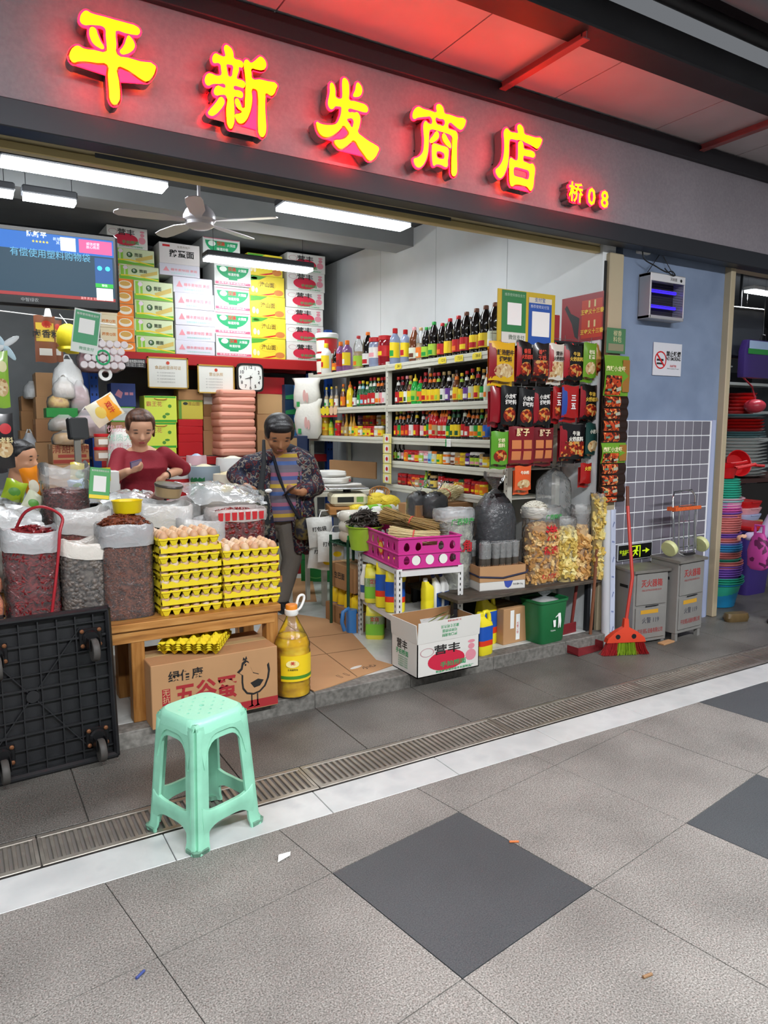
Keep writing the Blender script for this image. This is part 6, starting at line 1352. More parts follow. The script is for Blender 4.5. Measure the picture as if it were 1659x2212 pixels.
# shop scale with display pole
sc = thing('weighing_scale','electronic counter scale with steel pan and display pole','scale',(.80,4.58,.93)); MB().box((0,.02,.045),(.33,.30,.09),b=.015).build('scale_body',mat('2c2d31',.4),sc); MB().box((0,0,.10),(.36,.28,.012),b=.005).build('scale_pan',mat('b4b8bc',.25,.8),sc); MB().box((-.16,.12,.28),(.035,.035,.40)).build('pole',mat('9a968e',.35,.6),sc)
MB().box((-.155,.11,.53),(.12,.05,.13),b=.008,rot=Euler((R(-8),0,R(20)))).build('display_head',mat('1d2022',.35),sc)
o = thing('scale_support','crate base under the counter scale','base',(.80,4.60,.602)); MB().box((0,.0,.16),(.34,.12,.32)).build('base_box',KRAFT2,o); MB().box((0,-.065,.2),(.3,.002,.05)).build('base_label',mat('8a6a48',.8),o)
pl = thing('payment_card','green payment stand card tilted in front of the scale pole','card',(.645,4.05,1.10),(R(-14),R(8),0)); MB().box((0,0,.075),(.105,.004,.17),b=.0018).build('card_sheet',mat('1a9a3c',.35),pl); plate('white_field',[rect(-.032,.03,.032,.115)],WHITE,pl,-.0025); text('推荐使用微信支付',WHITE,pl,(0,-.004,.142),.011); plate('yellow_foot',[rect(-.05,-.008,.05,.012)],YEL,pl,-.0025)
nb = MB().box((0,0,.0),(.10,.155,.012),b=.003).build('notebook',mat('d8a89a',.5),None,loc=(1.015,4.33,1.055),rot=(R(-42),R(10),R(25))); tag(nb,'pink notebook propped against the counter scale','notebook')
# packets at the left end
PKT = [('green_packet','lime green snack packet lying at the left end of the counter',(0,46,1035,1082),4.3,'a6c22a',20),('orange_packet','orange and yellow snack packet standing near the seated man',(62,98,1006,1082),4.35,'ec8a18',-12),('leaf_packet','pale packet with green print beside the lime green packet',(40,82,1060,1105),4.2,'d8dcc0',30),('yellow_packet','pale yellow bag printed with a green ring behind the chilli sacks',(152,192,998,1046),4.6,'e6cf5a',4),('cyan_packet','small blue and white packet beside the pale yellow bag',(150,186,1034,1062),4.45,'a9c6e8',-8)]
for nm,lab,r,Y,c,tl in PKT:
    x,z,w,h = pxr(*r,Y); pouch(nm,lab,(x,Y,z),w,h,None,mat(c,.25,coat=.4),(R(-15),R(tl),0),None,th=.06,parts=[('printed_patch',('e',0,.4*h,.28*w,.2*h),mat('f2ecd8' if 'orange' in nm else '5a9a3a',.4))])
for k,(x,y,a,b,h,c) in enumerate(((.02,4.1,.12,.10,.42,'d8d2c6'),(.22,4.3,.11,.10,.45,'c8beb0'),(-.05,4.4,.12,.1,.46,'d0d4cc'))):
    tied_bag('goods_bag',['tied clear bag of pale goods at the left edge of the counter','tied clear bag behind the long chilli sack','tied clear bag below the seated man'][k],(x,y,ZC),a,b,h+.04,mat(c,.6,var=.6,scale=25),filmcol='eef2f2',op=.18,neck=.8,flare=.7,lumps=.08)
for k,(px0,px1,py0,py1,c) in enumerate(((-14,14,1236,1276,'d8552a'),(-14,18,1280,1330,'c84a34'))):
    x,z,w,h = pxr(px0,px1,py0,py1,3.5); t = thing('wolfberry_bag',['upper small bag of orange dried fruit at the left edge','lower small bag of orange dried fruit at the left edge'][k],'bag',(x-.02,3.52,z-.01)); MB().loft([sup(w*.5*f,.04*f,3,16,h*q,jit=.06) for q,f in ((0,.8),(.2,1),(.7,1),(1,.6))]).build('contents',multi('orange_fruit',[c,'e88a4a','a8381c'],60,.4,detail=2),t,smooth=50); MB().loft([sup(w*.53*f,.045*f,3,16,h*q+.001,jit=.06) for q,f in ((0,.8),(.2,1),(.7,1),(1.05,.6))],cap1=False).build('film_wrap',film('f4f4f4',.1,.1,.9,30.),t,smooth=50)
o = thing('fruit_stand','small dark crate carrying the orange fruit bags','crate',(.06,3.52,.566)); MB().box((0,0,.045),(.16,.14,.09),b=.004).build('crate_body',DARKM,o); MB().box((0,-.072,.05),(.12,.002,.03)).build('crate_slot',BLACK,o)
# hanging packets at the left frame edge
for k,(r,c,lab) in enumerate((((-22,16,758,880),'8ab83a','green leafy snack pack hanging at the upper left edge'),((-26,27,893,1012),'1c1a1c','black snack pack with red badge hanging at the left edge'),((-30,12,935,1022),'26262e','dark snack pack hanging behind the black one at the left edge'))):
    Y = 3.85-.05*k if k < 2 else 3.9; x,z,w,h = pxr(*r,Y); t = pouch('snack_pack',lab,(x,Y,z),w,h,None,mat(c,.25,coat=.3),(0,0,0),'snack packs at the left edge',th=.03,parts=[('badge',('e',.2*w,.72*h,.22*w,.10*h),mat('c8202a' if k == 1 else 'd8d4a0',.4)),('food_picture',('e',.15*w,.35*h,.3*w,.16*h),FOOD2)])
    if k == 1: ptext(t,'卤料',mat('e8d8a0',.5),.2*w,.5*h,.03)
    MB().tube([(0,0,h),(0,.0,h+.03),(0,.03,h+.05)],.002,4).build('hook',CHROME,t)
hr = thing('hanging_rail','thin steel rail carrying the packs at the left edge','rail',(0,3.92,2.0)); MB().cyl((-1.0,0,0),(.17,0,0),.004,6).cyl((.165,0,0),(.165,0,.05),.003,6).build('rail_rod',CHROME,hr)
# ---- cluster of bags around the blue rack post
Y6 = 6.72
def hbag(name,lab,r,Y,m,filmc='f2f2f2',op=.5,cat='bag',d=.10,full=.8,handles=True):
    x,z,w,h = pxr(*r,Y); t = thing(name,lab,cat,(x,Y,z),0,'bags hung around the blue rack post')
    MB().loft([sup(w*.46*f,d*.9*f,2.6,18,h*full*q,jit=.05) for q,f in ((0,.75),(.12,.95),(.5,1),(.85,.85),(1,.5))]).build('contents',m,t,smooth=60)
    MB().loft([sup(w*.5*f,d*f,2.6,20,h*q,jit=.05) for q,f in ((0,.78),(.1,1),(.45,1.02),(.72,.85),(.88,.5),(1,.35))],cap1=False).build('bag_film',film(filmc,op,.25,.8,12.),t,smooth=60)
    if handles: MB().tube([(-w*.16,0,h*.96),(-w*.05,.0,h*1.12),(w*.05,.0,h*1.12),(w*.16,0,h*.96)],.006,5).build('handle',mat('e8e8e6',.4),t)
    return t
t = hbag('bottle_bag','bag packed with pale pink round bottles hanging above the blue post',(167,262,742,803),Y6,mat('dfa9ae',.4),'f0d8dc',.25,d=.14)
x,z,w,h = pxr(167,262,742,803,Y6)
for i in range(6):
    for j in range(4):
        MB().lathe([(.030,0),(.032,.01),(.026,.02)],12,M=Matrix.Rotation(R(90),3,'X')).build('bottle_end',mat('ece2e4',.35),t,loc=(-.15+.06*i+(.03 if j % 2 else 0),-.145,.05+.06*j))
plate('printed_ring',ringpoly(0,h*.45,.06,.065,.25),mat('1fa868',.4),t,-.17)
hbag('shopping_bag','white shopping bag with blue print hanging beside the brown cartons',(114,178,778,856),6.66,mat('e6e4dc',.5),'f4f4f2',.75)
hbag('shopping_bag','white bag holding dark pink goods below the bottle bag',(148,192,822,892),6.60,mat('a8525e',.5),'f2f0f0',.4)
hbag('shopping_bag','white bag of peach coloured goods left of the dark pink bag',(114,160,816,862),6.56,mat('e8c8a8',.6),'f4f4f2',.6)
hbag('bun_bag','clear bag of golden dried buns above the green box',(101,150,848,886),6.55,multi('dried_bun',['c8943a','e0b860','b87a2a'],20,.6,detail=2),'f4f4f0',.12,handles=False)
hbag('meat_bag','white bag of pink and red goods behind the display pole',(152,228,886,946),6.5,multi('pink_goods',['d8a0a8','e8d0d4','b8505e'],12,.5,detail=2),'f4eef0',.35)
hbag('bread_bag','clear bag of flat yellow bread on the brown carton',(112,182,928,962),6.3,mat('c8974a',.6,var=.4,scale=10),'f4f4f0',.18,handles=False)
hbag('fruit_bag','white and green bag of dark red goods below the green box',(105,170,896,932),6.42,mat('9a2a34',.5,var=.4,scale=10),'dfe8dc',.45,handles=False)
hbag('white_bag','crumpled white bag on the farther brown carton',(50,88,824,862),7.2,mat('d0d2d2',.5),'e8eaea',.6,handles=False)
hbag('grey_bag','crumpled pale grey bag hanging low behind the seated man',(46,82,935,1000),7.05,mat('b8bcc4',.5),'dfe4ea',.6)
x,z,w,h = pxr(157,236,850,908,6.2); t = pouch('chips_packet','white and orange snack packet hanging tilted in front of the blue post',(x,6.2,z+.02),.20,.24,None,mat('ece4c8',.25,coat=.3),(0,R(58),0),None,th=.05,parts=[('orange_panel',('r',-.09,.10,.09,.23),mat('f0a020',.3)),('printed_ring',('e',.0,.08,.05,.04),mat('e8c860',.3))]); ptext(t,'双汁',RED,0,.16,.05,d=.028)
x,z,w,h = pxr(99,166,882,902,6.5); carton('green_box','green printed tray box under the bun bag',(x,6.45,z),(w,.2,h),0,mat('1f8a3a',.45),tape=False)
YC = 6.95
def stack_l(px0,px1,Y,ys,labs,m,d=.3,zb=.08):
    for i,lab in enumerate(labs):
        x,z,w,h = pxr(px0,px1,ys[i+1],ys[i],Y); zz = z if i else zb; c = carton('brown_carton',lab,(x,Y,zz),(w,d,z+h-zz-.001),random.uniform(-.03,.03),m[i % len(m)])
stack_l(79,132,YC,(1010,955,905,858,806),['brown carton at the foot of the tall stack left of the blue post','brown carton second in the tall stack left of the blue post','brown carton with red edge third in the tall stack left','brown carton with holes on top of the tall left stack'],[KRAFT,mat('b08058',.8),KRAFT])
stack_l(47,82,7.25,(1000,930,888,856),['brown carton at the foot of the far left stack','brown carton in the middle of the far left stack','dark printed carton on top of the far left stack'],[KRAFT2,KRAFT2])
x,z,w,h = pxr(115,192,960,1004,6.25); x2,z2,w2,h2 = pxr(106,192,1004,1036,6.25)
c = carton('brown_carton','plain brown carton under the rock sugar carton',(x2,6.25,.08),(w2,.3,z-.08-.001),0,KRAFT); c = carton('sugar_carton','brown carton printed 清甜冰糖 with red bands left of the display pole',(x,6.25,z),(w,.3,h),.02,KRAFT); plate('printed_band',[rect(-.49*w,.05*h,.49*w,.24*h),rect(-.36*w,.34*h,.42*w,.5*h)],mat('9c3a2c',.6),c,-.0004); text('清甜冰糖',mat('8a3a28',.6),c,(0,-.001,.74*h),.07,FR,.01)
for k,(py0,py1) in enumerate(((965,995),(937,966))):
    x,z,w,h = pxr(204,236,py0,py1,6.1); zb = z if k else .08
    t = thing('snack_jar',['lower clear jar with red lid behind the display pole','upper clear jar with red lid behind the display pole'][k],'jar',(x,6.1,z-(.0 if k else .002)),group='red lidded jars'); MB().lathe([(w*.46,0),(w*.5,.01),(w*.5,h*.76),(w*.44,h*.8)],18).build('jar_body',mat('c89a80',.25,var=.5,scale=20),t,smooth=40); MB().lathe([(w*.5,h*.78),(w*.52,h*.8),(w*.52,h*.99),(w*.48,h)],18).build('lid',RED,t,smooth=40); plate('paper_label',[rect(-w*.3,h*.2,w*.3,h*.6)],mat('e6e0d4',.5),t,-w*.505)
o = carton('brown_carton','brown carton supporting the red lidded jars',(on_plane(220,990,6.1).x,6.0,.08),(.26,.22,on_plane(220,995,6.1).z-.082-.08),0,KRAFT2)
x,z,w,h = pxr(236,292,926,1010,6.0); t = thing('rice_sack','tall white printed sack standing behind the woman in red','sack',(x-.01,6.05,.08)); MB().loft([sup(w*.5*f,.16*f,3.5,20,(z+h-.08)*q,jit=.02) for q,f in ((0,.9),(.1,1),(.6,1),(.9,.85),(1,.45))]).build('sack_body',mat('e6e2dc',.6,var=.12,scale=10),t,smooth=60)
for k in range(4): text('优质大米',mat('d8a0a8' if k % 2 else '9ac8b0',.6),t,(0,-.17,z+h*.3+.07*k-.08),.06,(R(84),0,R(-12)))
# sacks and pails behind the women
def pail(name,lab,r,Y,body,rim=None,txt=None,cat='sack',cone=None):
    x,z,w,h = pxr(*r,Y); H = z+h-.08; t = thing(name,lab,cat,(x,Y+w*.45,.08)); MB().lathe([(w*.46,0),(w*.5,.02),(w*.5,H*.92),(w*.49,H),(w*.44,H),(w*.42,H-.03),(.01,H-.03)],22,cap1=False).build('sack_body',body,t,smooth=40)
    if rim: MB().lathe([(w*.505,H-.11),(w*.53,H-.05),(w*.51,H+.004),(w*.45,H+.004)],22,cap0=False,cap1=False).build('rolled_rim',rim,t,smooth=40)
    if cone: MB().lathe([(w*.42,H-.03),(w*.25,H+.005),(w*.08,H+.02)],18).build('grain_heap',cone,t,smooth=30)
    if txt: text(txt[0],txt[1],t,(0,-w*.52,H-.17),.06,(R(90),R(-90),0))
    return t
GRW = mat('e9e9e6',.5,var=.1,scale=8)
t = pail('mung_bean_sack','green and white sack of mung beans with rolled rim behind the counter',(418,482,1008,1060),5.6,GRW,mat('8c9aa4',.5),None,cone=mat('d8cfb0',.6)); MB().loft([[(.125*math.cos(R(a)),.125*math.sin(R(a)),z) for a in range(-165,-95,10)] for z in (.62,1.02)],closed=False).build('green_print',mat('1c6a3c',.5),t); text('Green Mung',WHITE,t,(-.03,-.13,.82),.05,(R(90),R(-90),0))
pail('rice_sack','red sack with white rim behind the woman in red',(345,420,1004,1050),5.7,mat('c01a22',.5,var=.2,scale=6),GRW)
pail('cream_bucket','cream bucket with yellow chicken tag in front of the grain sacks',(472,540,1024,1062),5.2,mat('e2d9c6',.45),None,cat='bucket',cone=mat('d8c8a0',.6))
x,z,w,h = pxr(476,514,1043,1066,5.05); t = thing('chicken_tag','yellow and red starburst price tag on the cream bucket','price tag',(x,5.05,z)); plate('tag_card',[[(w/2+(.5+.06*(-1)**i)*w*.9*math.cos(math.pi*i/9)-w/2,h/2+(.5+.06*(-1)**i)*h*math.sin(math.pi*i/9)) for i in range(18)]],mat('f2cf1a',.5),t); plate('tag_red',[ell(w*.42,h*.55,w*.2,h*.35,10)],RED,t,-.001)
pail('flour_sack','pale sack of flour behind the mung bean sack',(480,545,990,1030),6.0,mat('dcd0b0',.6),GRW,cone=mat('efe6d0',.7))
pail('grain_sack','white sack heaped with blue bowls behind the mung bean sack',(410,450,985,1020),6.1,GRW,mat('e0b8c0',.5),cone=mat('a8bcd4',.4))
x,z,w,h = pxr(233,262,1010,1040,4.95); t = thing('price_card','yellow price card with handwritten 3 at the elbow of the woman in red','price tag',(x-.06,5.0,z)); plate('tag_card',[rect(-w/2,0,w/2,h)],mat('f0d01e',.5),t); text('3.5',INKB,t,(0,-.002,h*.5),.05)
o = carton('white_tub','white carton tub holding the handwritten price card',(x-.06,5.01,.08),(.2,.15,z+h*.7-.08),0,GRW,tape=False); 
# yellow cap, card, snack packs, bell below the television
x,z,w,h = pxr(124,172,702,762,5.2); t = thing('sun_hat','bright yellow cloth hat hanging beside the payment card','hat',(x,5.2,z)); MB().loft([sup(w*.5*f,.08*f,2.2,20,h*q,cx=cx,jit=.03) for q,f,cx in ((0,.55,.02),(.15,.8,.01),(.35,.98,0),(.7,1.,0),(.92,.7,0),(1,.3,0))]).build('cap_crown',mat('f0dc1c',.6,bump=.3,bscale=10),t,smooth=60); MB().loft([sup(w*.5,.10,2.2,20,h*.2,jit=.02),sup(w*.42,.13,2.2,20,h*.1,jit=.02)],False,False).build('brim',mat('e6cc14',.6),t,smooth=60); MB().cyl((0,0,h*.98),(0,.38,h*1.6),.003,5).build('string',WHITE,t)
a = on_plane(190,672,3.98); t = thing('payment_card','green and white payment card hanging from the television corner','card',(a.x,3.97,a.z),(R(2),R(8),0)); MB().box((0,0,-.105),(.128,.003,.215),b=.001).build('card_sheet',mat('dfe6e0',.3),t); plate('green_panel',[rect(-.058,-.165,.058,-.005)],mat('4fa274',.35),t,-.002); plate('white_field',[rect(-.037,-.115,.037,-.042)],WHITE,t,-.003); text('推荐使用微信支付',WHITE,t,(0,-.004,-.022),.013); text('微信支付',mat('4fa274',.4),t,(.01,-.003,-.19),.018)
for k,r in enumerate(((77,118,684,782),(114,134,690,780))):
    x,z,w,h = pxr(*r,5.6-.0*k); t = pouch('snack_pack',['brown and yellow broth snack pack hanging below the television','narrow brown snack pack half hidden beside its neighbour'][k],(x,5.6+.03*k,z),w,h,None,mat('7a4a34',.25,coat=.3),(0,0,0),'snack packs below the television',th=.03,parts=[('yellow_panel',('r',-.42*w,.45*h,.42*w,.85*h),mat('c8a83a',.3)),('badge',('e',.1*w,.82*h,.24*w,.08*h),mat('b8382a',.3)),('pale_panel',('r',-.3*w,.15*h,.3*w,.3*h),mat('c8c4bc',.3))])
    if k == 0: ptext(t,'卤香料',INKB,.05*w,.6*h,.06)
    MB().cyl((0,0,h),(0,0,h+.02),.002,4).build('hook',CHROME,t)
t = thing('washing_line','thin white cord stretched below the television','cord',(0,5.62,0)); p0,p1 = on_plane(0,672,5.62),on_plane(120,684,5.62); MB().cyl((p0.x-.5,0,p0.z+.03),(p1.x+.4,0,p1.z-.03),.004,5).build('cord_line',WHITE,t)
x,z,w,h = pxr(94,112,664,684,5.55); t = thing('white_bell','small white bell hanging below the television','bell',(x,5.55,z)); MB().lathe([(w*.5,0),(w*.42,h*.2),(w*.32,h*.7),(w*.15,h)],14).build('bell_shell',WHITE,t,smooth=40); MB().cyl((0,0,h),(0,0,h+.06),.003,5).build('string',WHITE,t)
x,z,w,h = pxr(-12,28,725,760,4.3); t = thing('toy_pinwheel','pale blue and white pinwheel blades at the left edge','pinwheel',(x,4.3,z+h*.4))
for k in range(4): MB().ball((0,0,0),(.055,.006,.016),10,6).build('blade',mat('c4e0ee' if k % 2 else 'e8eef2',.4),t,smooth=60,loc=(.035*math.cos(R(35+90*k)),0,.035*math.sin(R(35+90*k))),rot=(0,-R(35+90*k),0))
MB().cyl((0,.01,0),(-.02,.01,-.2),.003,5).build('stick',WHITE,t)
x,z,w,h = pxr(218,226,800,816,6.6); t = thing('tape_roll','small white tape roll hanging on the blue post','roll',(x+.02,6.6,z+.03)); MB().lathe([(.03,-.015),(.055,-.015),(.055,.015),(.03,.015),(.03,-.015)],18,M=Matrix.Rotation(R(90),3,'X'),cap0=False,cap1=False).build('tape_ring',WHITE,t,smooth=40); MB().cyl((0,0,.03),(0,.3,.05),.003,5).build('hook',CHROME,t)
# ================================================================== people
def organic(name,prims,m,parent,voxel=.008,it=6,sm=.5):
    mb = MB()
    for p in prims:
        if p[0] == 'c':
            _,a,b,r0,r1 = p; a,b = Vector(a),Vector(b); d = b-a; n = 6
            mb.ball(a,r0,14,8); mb.ball(b,r1,14,8); mb.tube([a+d*i/n for i in range(n+1)],[r0+(r1-r0)*i/n for i in range(n+1)],14)
        elif p[0] == 'e': mb.ball(p[1],p[2],22,14,Euler(p[3]).to_matrix() if len(p) > 3 else None)
        elif p[0] == 'l': mb.loft(p[1])
    ob = bpy.data.objects.new(name,mb.mesh()); md = ob.modifiers.new('r','REMESH'); md.mode = 'VOXEL'; md.voxel_size = voxel; md.use_smooth_shade = True
    s = ob.modifiers.new('s','SMOOTH'); s.factor = sm; s.iterations = it
    me = baked(ob)
    me.materials.clear(); me.materials.append(m); me.polygons.foreach_set('use_smooth',[True]*len(me.polygons)); me.name = name
    return put(name,me,parent)
SKIN = mat('dda888',.5,var=.12,scale=30,dark=.85); SKIN2 = mat('b27c58',.55,var=.15,scale=30,dark=.85); SKIN3 = mat('d39a78',.5)
def hand_prims(w,d,up,s=1.,curl=.5,thumb=1):
    # wrist point, direction of the palm, direction of the back of the hand; five fingers
    w,d,up = Vector(w),Vector(d).normalized(),Vector(up).normalized(); sd = d.cross(up).normalized(); up = sd.cross(d).normalized(); out = []
    pc = w+d*.045*s; out += [('c',w,pc,.021*s,.024*s)]
    for i,(o,L) in enumerate(((-.027,.062),(-.009,.072),(.009,.068),(.026,.052))):
        k = w+d*.082*s+sd*o*s; out.append(('c',pc+sd*o*.7*s,k,.0135*s,.0098*s))
        a = k+(d*math.cos(curl*.8)-up*math.sin(curl*.8))*L*.5*s; b = a+(d*math.cos(curl*2.1)-up*math.sin(curl*2.1))*L*.5*s
        out += [('c',k,a,.0096*s,.0088*s),('c',a,b,.0088*s,.0072*s)]
    t0 = w+d*.022*s-sd*.026*s*thumb; t1 = t0+(d*.7-sd*.55*thumb-up*.25).normalized()*.036*s; t2 = t1+(d*.95-sd*.1*thumb-up*.3).normalized()*.03*s
    out += [('c',w+d*.01*s,t0,.015*s,.0125*s),('c',t0,t1,.0125*s,.0105*s),('c',t1,t2,.0105*s,.0085*s)]
    return out
def head_prims(c,r,fwd,tilt):
    # c centre of the skull, r half width; local frame: x right, -y face, z up, then tilted
    M = Matrix.Rotation(fwd,3,'Z')@Matrix.Rotation(tilt,3,'X'); c = Vector(c); e = M.to_euler()
    def T(x,y,z): return c+M@(Vector((x,y,z))*r)
    pr = [('e',T(0,.08,.25),(r*.98,r*1.12,r*1.08),e),('e',T(0,-.12,-.35),(r*.86,r*.92,r*.95),e),('e',T(0,-.38,-.95),(r*.50,r*.48,r*.42),e),
          ('e',T(.42,-.55,-.38),(r*.36,r*.34,r*.34),e),('e',T(-.42,-.55,-.38),(r*.36,r*.34,r*.34),e),
          ('c',T(0,-.98,-.02),T(0,-1.14,-.40),r*.10,r*.16),('e',T(.13,-1.0,-.44),(r*.12,r*.12,r*.10),e),('e',T(-.13,-1.0,-.44),(r*.12,r*.12,r*.10),e),
          ('e',T(0,-.90,-.74),(r*.28,r*.16,r*.11),e),('e',T(0,-.80,.18),(r*.62,r*.22,r*.14),e),
          ('e',T(.97,.10,-.22),(r*.10,r*.20,r*.32),e),('e',T(-.97,.10,-.22),(r*.10,r*.20,r*.32),e)]
    return pr,T,e
def face_bits(t,T,e,r,brow,lip):
    for s in (1,-1):
        MB().ball((0,0,0),(r*.19,r*.05,r*.032),12,6).build('eyelid',mat('2a1a16',.5),t,smooth=60,loc=T(s*.42,-.915,.0),rot=e)
        MB().ball((0,0,0),(r*.25,r*.05,r*.04),12,6).build('eyebrow',brow,t,smooth=60,loc=T(s*.44,-.93,.27),rot=e)
    MB().ball((0,0,0),(r*.27,r*.07,r*.045),12,6).build('upper_lip',lip,t,smooth=60,loc=T(0,-1.055,-.71),rot=e); MB().ball((0,0,0),(r*.22,r*.07,r*.05),12,6).build('lower_lip',lip,t,smooth=60,loc=T(0,-1.04,-.80),rot=e)
J = on_plane
def rel(b): return lambda px,py,Y: J(px,py,Y)-b
# ---- woman in a dark red top, behind the counter
base = Vector((1.125,5.25,.08)); q = rel(base)
wm = thing('person','woman in a dark red top looking at her phone with one hand on hip','person',base)
hc = q(303,925,5.2); hr_ = .090; hp,T,e = head_prims(hc,hr_,R(-4),R(24))
shL,shR = q(260,986,5.26),q(354,983,5.26); elL,elR = q(244,1034,5.16),q(396,1012,5.36); wrL,wrR = q(276,1018,4.98),q(355,1028,5.18)
body = hp+[('c',hc+Vector((0,.03,-.07)),hc+Vector((.0,.06,-.21)),.05,.056),('e',q(307,1000,5.28),(.15,.09,.13)),('e',q(310,1060,5.28),(.13,.09,.12)),
 ('c',shL,elL,.050,.042),('c',elL,wrL,.040,.026),('c',shR,elR,.050,.042),('c',elR,wrR,.040,.026)]
body += [('c',Vector((-.08,.03,.82)),Vector((-.09,.02,.45)),.085,.058),('c',Vector((.08,.03,.82)),Vector((.09,.02,.45)),.085,.058),('c',Vector((-.09,.02,.45)),Vector((-.09,.05,.07)),.055,.036),('c',Vector((.09,.02,.45)),Vector((.09,.05,.07)),.055,.036),('e',Vector((0,.04,.86)),(.15,.10,.10))]
body += hand_prims(wrL,Vector((.9,-.25,.25)),Vector((-.1,-.5,-.8)),.95,1.0,-1)+hand_prims(wrR,Vector((-.75,.05,-.45)),Vector((.2,-.9,.2)),.95,.3,1)
organic('body',body,SKIN,wm,.0072,5)
face_bits(wm,T,e,hr_,mat('3a241a',.7),mat('a8504a',.45))
MAR = mat('8a1628',.75,bump=.12,bscale=25)
sw = .5; slL = elL+(wrL-elL)*.12; slR = elR+(wrR-elR)*.12
def ringat(px,py,Y,a,b,n=2.6): c = q(px,py,Y); return [Vector((x,y,0))+c for x,y,_ in sup(a,b,n,24)]
top = [('l',[ringat(306,971,5.29,.075,.07),ringat(306,977,5.28,.135,.088),ringat(307,985,5.28,.172,.105),ringat(308,1010,5.26,.170,.125),ringat(309,1035,5.28,.152,.112),ringat(311,1060,5.29,.158,.115),ringat(313,1078,5.29,.170,.122)]),
 ('c',shL,elL,.064,.056),('c',elL,slL,.056,.054),('c',shR,elR,.064,.056),('c',elR,slR,.056,.054)]
organic('top',top,MAR,wm,.008,4)
organic('trousers',[('e',Vector((.01,.04,.86)),(.172,.122,.13)),('c',Vector((-.085,.03,.82)),Vector((-.095,.02,.45)),.10,.07),('c',Vector((.085,.03,.82)),Vector((.095,.02,.45)),.10,.07),('c',Vector((-.095,.02,.45)),Vector((-.095,.05,.10)),.068,.055),('c',Vector((.095,.02,.45)),Vector((.095,.05,.10)),.068,.055)],mat('15151a',.8),wm,.009,4)
for s in (-.095,.095): MB().loft([sup(.04,.11,3,16,0,cx=s),sup(.045,.115,3,16,.03,cx=s),sup(.035,.07,3,16,.075,cx=s,cy=.03)]).build('shoe',mat('26262a',.6),wm,smooth=50)
HAIR = multi('brown_hair',['2a1710','4a2c1c','6a4028'],26,.45,detail=3,stretch=(4,4,.7),bump=.3)
organic('hair',[('e',T(0,.30,.42),(hr_*1.10,hr_*1.12,hr_*1.05),e),('e',T(.0,-.32,.98),(hr_*.80,hr_*.50,hr_*.34),e),('e',T(.86,.1,.40),(hr_*.26,hr_*.6,hr_*.62),e),('e',T(-.86,.1,.40),(hr_*.26,hr_*.6,hr_*.62),e),('c',T(.95,.2,.0),T(1.05,.15,-.75),hr_*.20,hr_*.10),('e',T(0,1.0,-.1),(hr_*.5,hr_*.45,hr_*.6),e)],HAIR,wm,.007,3)
MB().lathe([(.031,-.006),(.035,-.005),(.035,.005),(.031,.006)],18,M=(elR-wrR).to_track_quat('Z','Y').to_matrix(),cap0=False,cap1=False).build('bracelet',mat('1a1412',.3),wm,smooth=40,loc=wrR+(elR-wrR)*.10)
ph = thing('smartphone','violet smartphone held by the woman in red','phone',q(294,1003,4.955)+base,(R(28),R(-14),R(8))); MB().box((0,0,0),(.082,.010,.064),b=.004).build('phone_case',mat('5a4a72',.25),ph); plate('phone_back',[rect(-.036,-.026,.036,.026)],mat('a89ab8',.15),ph,-.0052)
# ---- customer in a patterned coat
base = Vector((2.05,5.02,.08)); q = rel(base)
wc = thing('person','older woman in a dark floral coat and striped jumper checking her phone','person',base)
hc = q(603,938,4.97); hr_ = .099; hp,T,e = head_prims(hc,hr_,R(-14),R(32))
shL,shR = q(538,1003,5.02),q(664,1000,5.08); elL,elR = q(508,1026,5.12),q(683,1052,5.0); wrL,wrR = q(530,1050,4.90),q(652,1064,4.80)
hipL,hipR = Vector((-.085,.04,.74)),Vector((.075,.0,.74)); knL,knR = Vector((-.06,.10,.40)),Vector((.115,-.01,.40)); anL,anR = Vector((-.09,.20,.08)),Vector((.02,-.03,.08))
body = hp+[('c',hc+Vector((.01,.04,-.07)),hc+Vector((.05,.09,-.21)),.052,.058),('e',q(606,1035,5.06),(.16,.10,.17)),('e',q(608,1100,5.06),(.15,.11,.14)),('c',shL,elL,.05,.044),('c',elL,wrL,.042,.028),('c',shR,elR,.05,.044),('c',elR,wrR,.042,.028),
 ('c',hipL,knL,.085,.06),('c',knL,anL,.056,.038),('c',hipR,knR,.085,.06),('c',knR,anR,.056,.038)]
body += hand_prims(wrL,Vector((.45,-.15,-.75)),Vector((-.5,-.7,.1)),1.0,.6,1)+hand_prims(wrR,Vector((-.85,-.3,.12)),Vector((.1,-.35,-.9)),1.0,.7,1)
organic('body',body,SKIN2,wc,.0075,5)
face_bits(wc,T,e,hr_,mat('2a1c16',.7),mat('8a4a40',.45))
def ringat(px,py,Y,a,b,n=2.6): c = q(px,py,Y); return [Vector((x,y,0))+c for x,y,_ in sup(a,b,n,24)]
STR = multi('striped_knit',['6a6470','4a66a0','7a6a72','c8a83a','86707a','4a5a92','a8647e','6f6a76'],1.0,.8,kind='band',lo=0.,hi=.88)
nt = STR.node_tree; wv = [n for n in nt.nodes if n.type == 'TEX_WAVE'][0]; wv.wave_profile = 'SAW'; wv.inputs['Scale'].default_value = 1.45
organic('jumper',[('l',[ringat(622,978,5.02,.062,.06),ringat(618,988,5.03,.085,.075),ringat(612,1010,5.02,.145,.105),ringat(608,1060,4.99,.150,.130),ringat(609,1100,5.0,.155,.135),ringat(609,1122,5.0,.150,.13)])],STR,wc,.009,3)
COAT = multi('floral_coat',['101018','14131c','6e1822','101018','1c2848','14131c','9a9288','101018','6a1620','101018'],24,.75,detail=6,lo=.30,hi=.70)
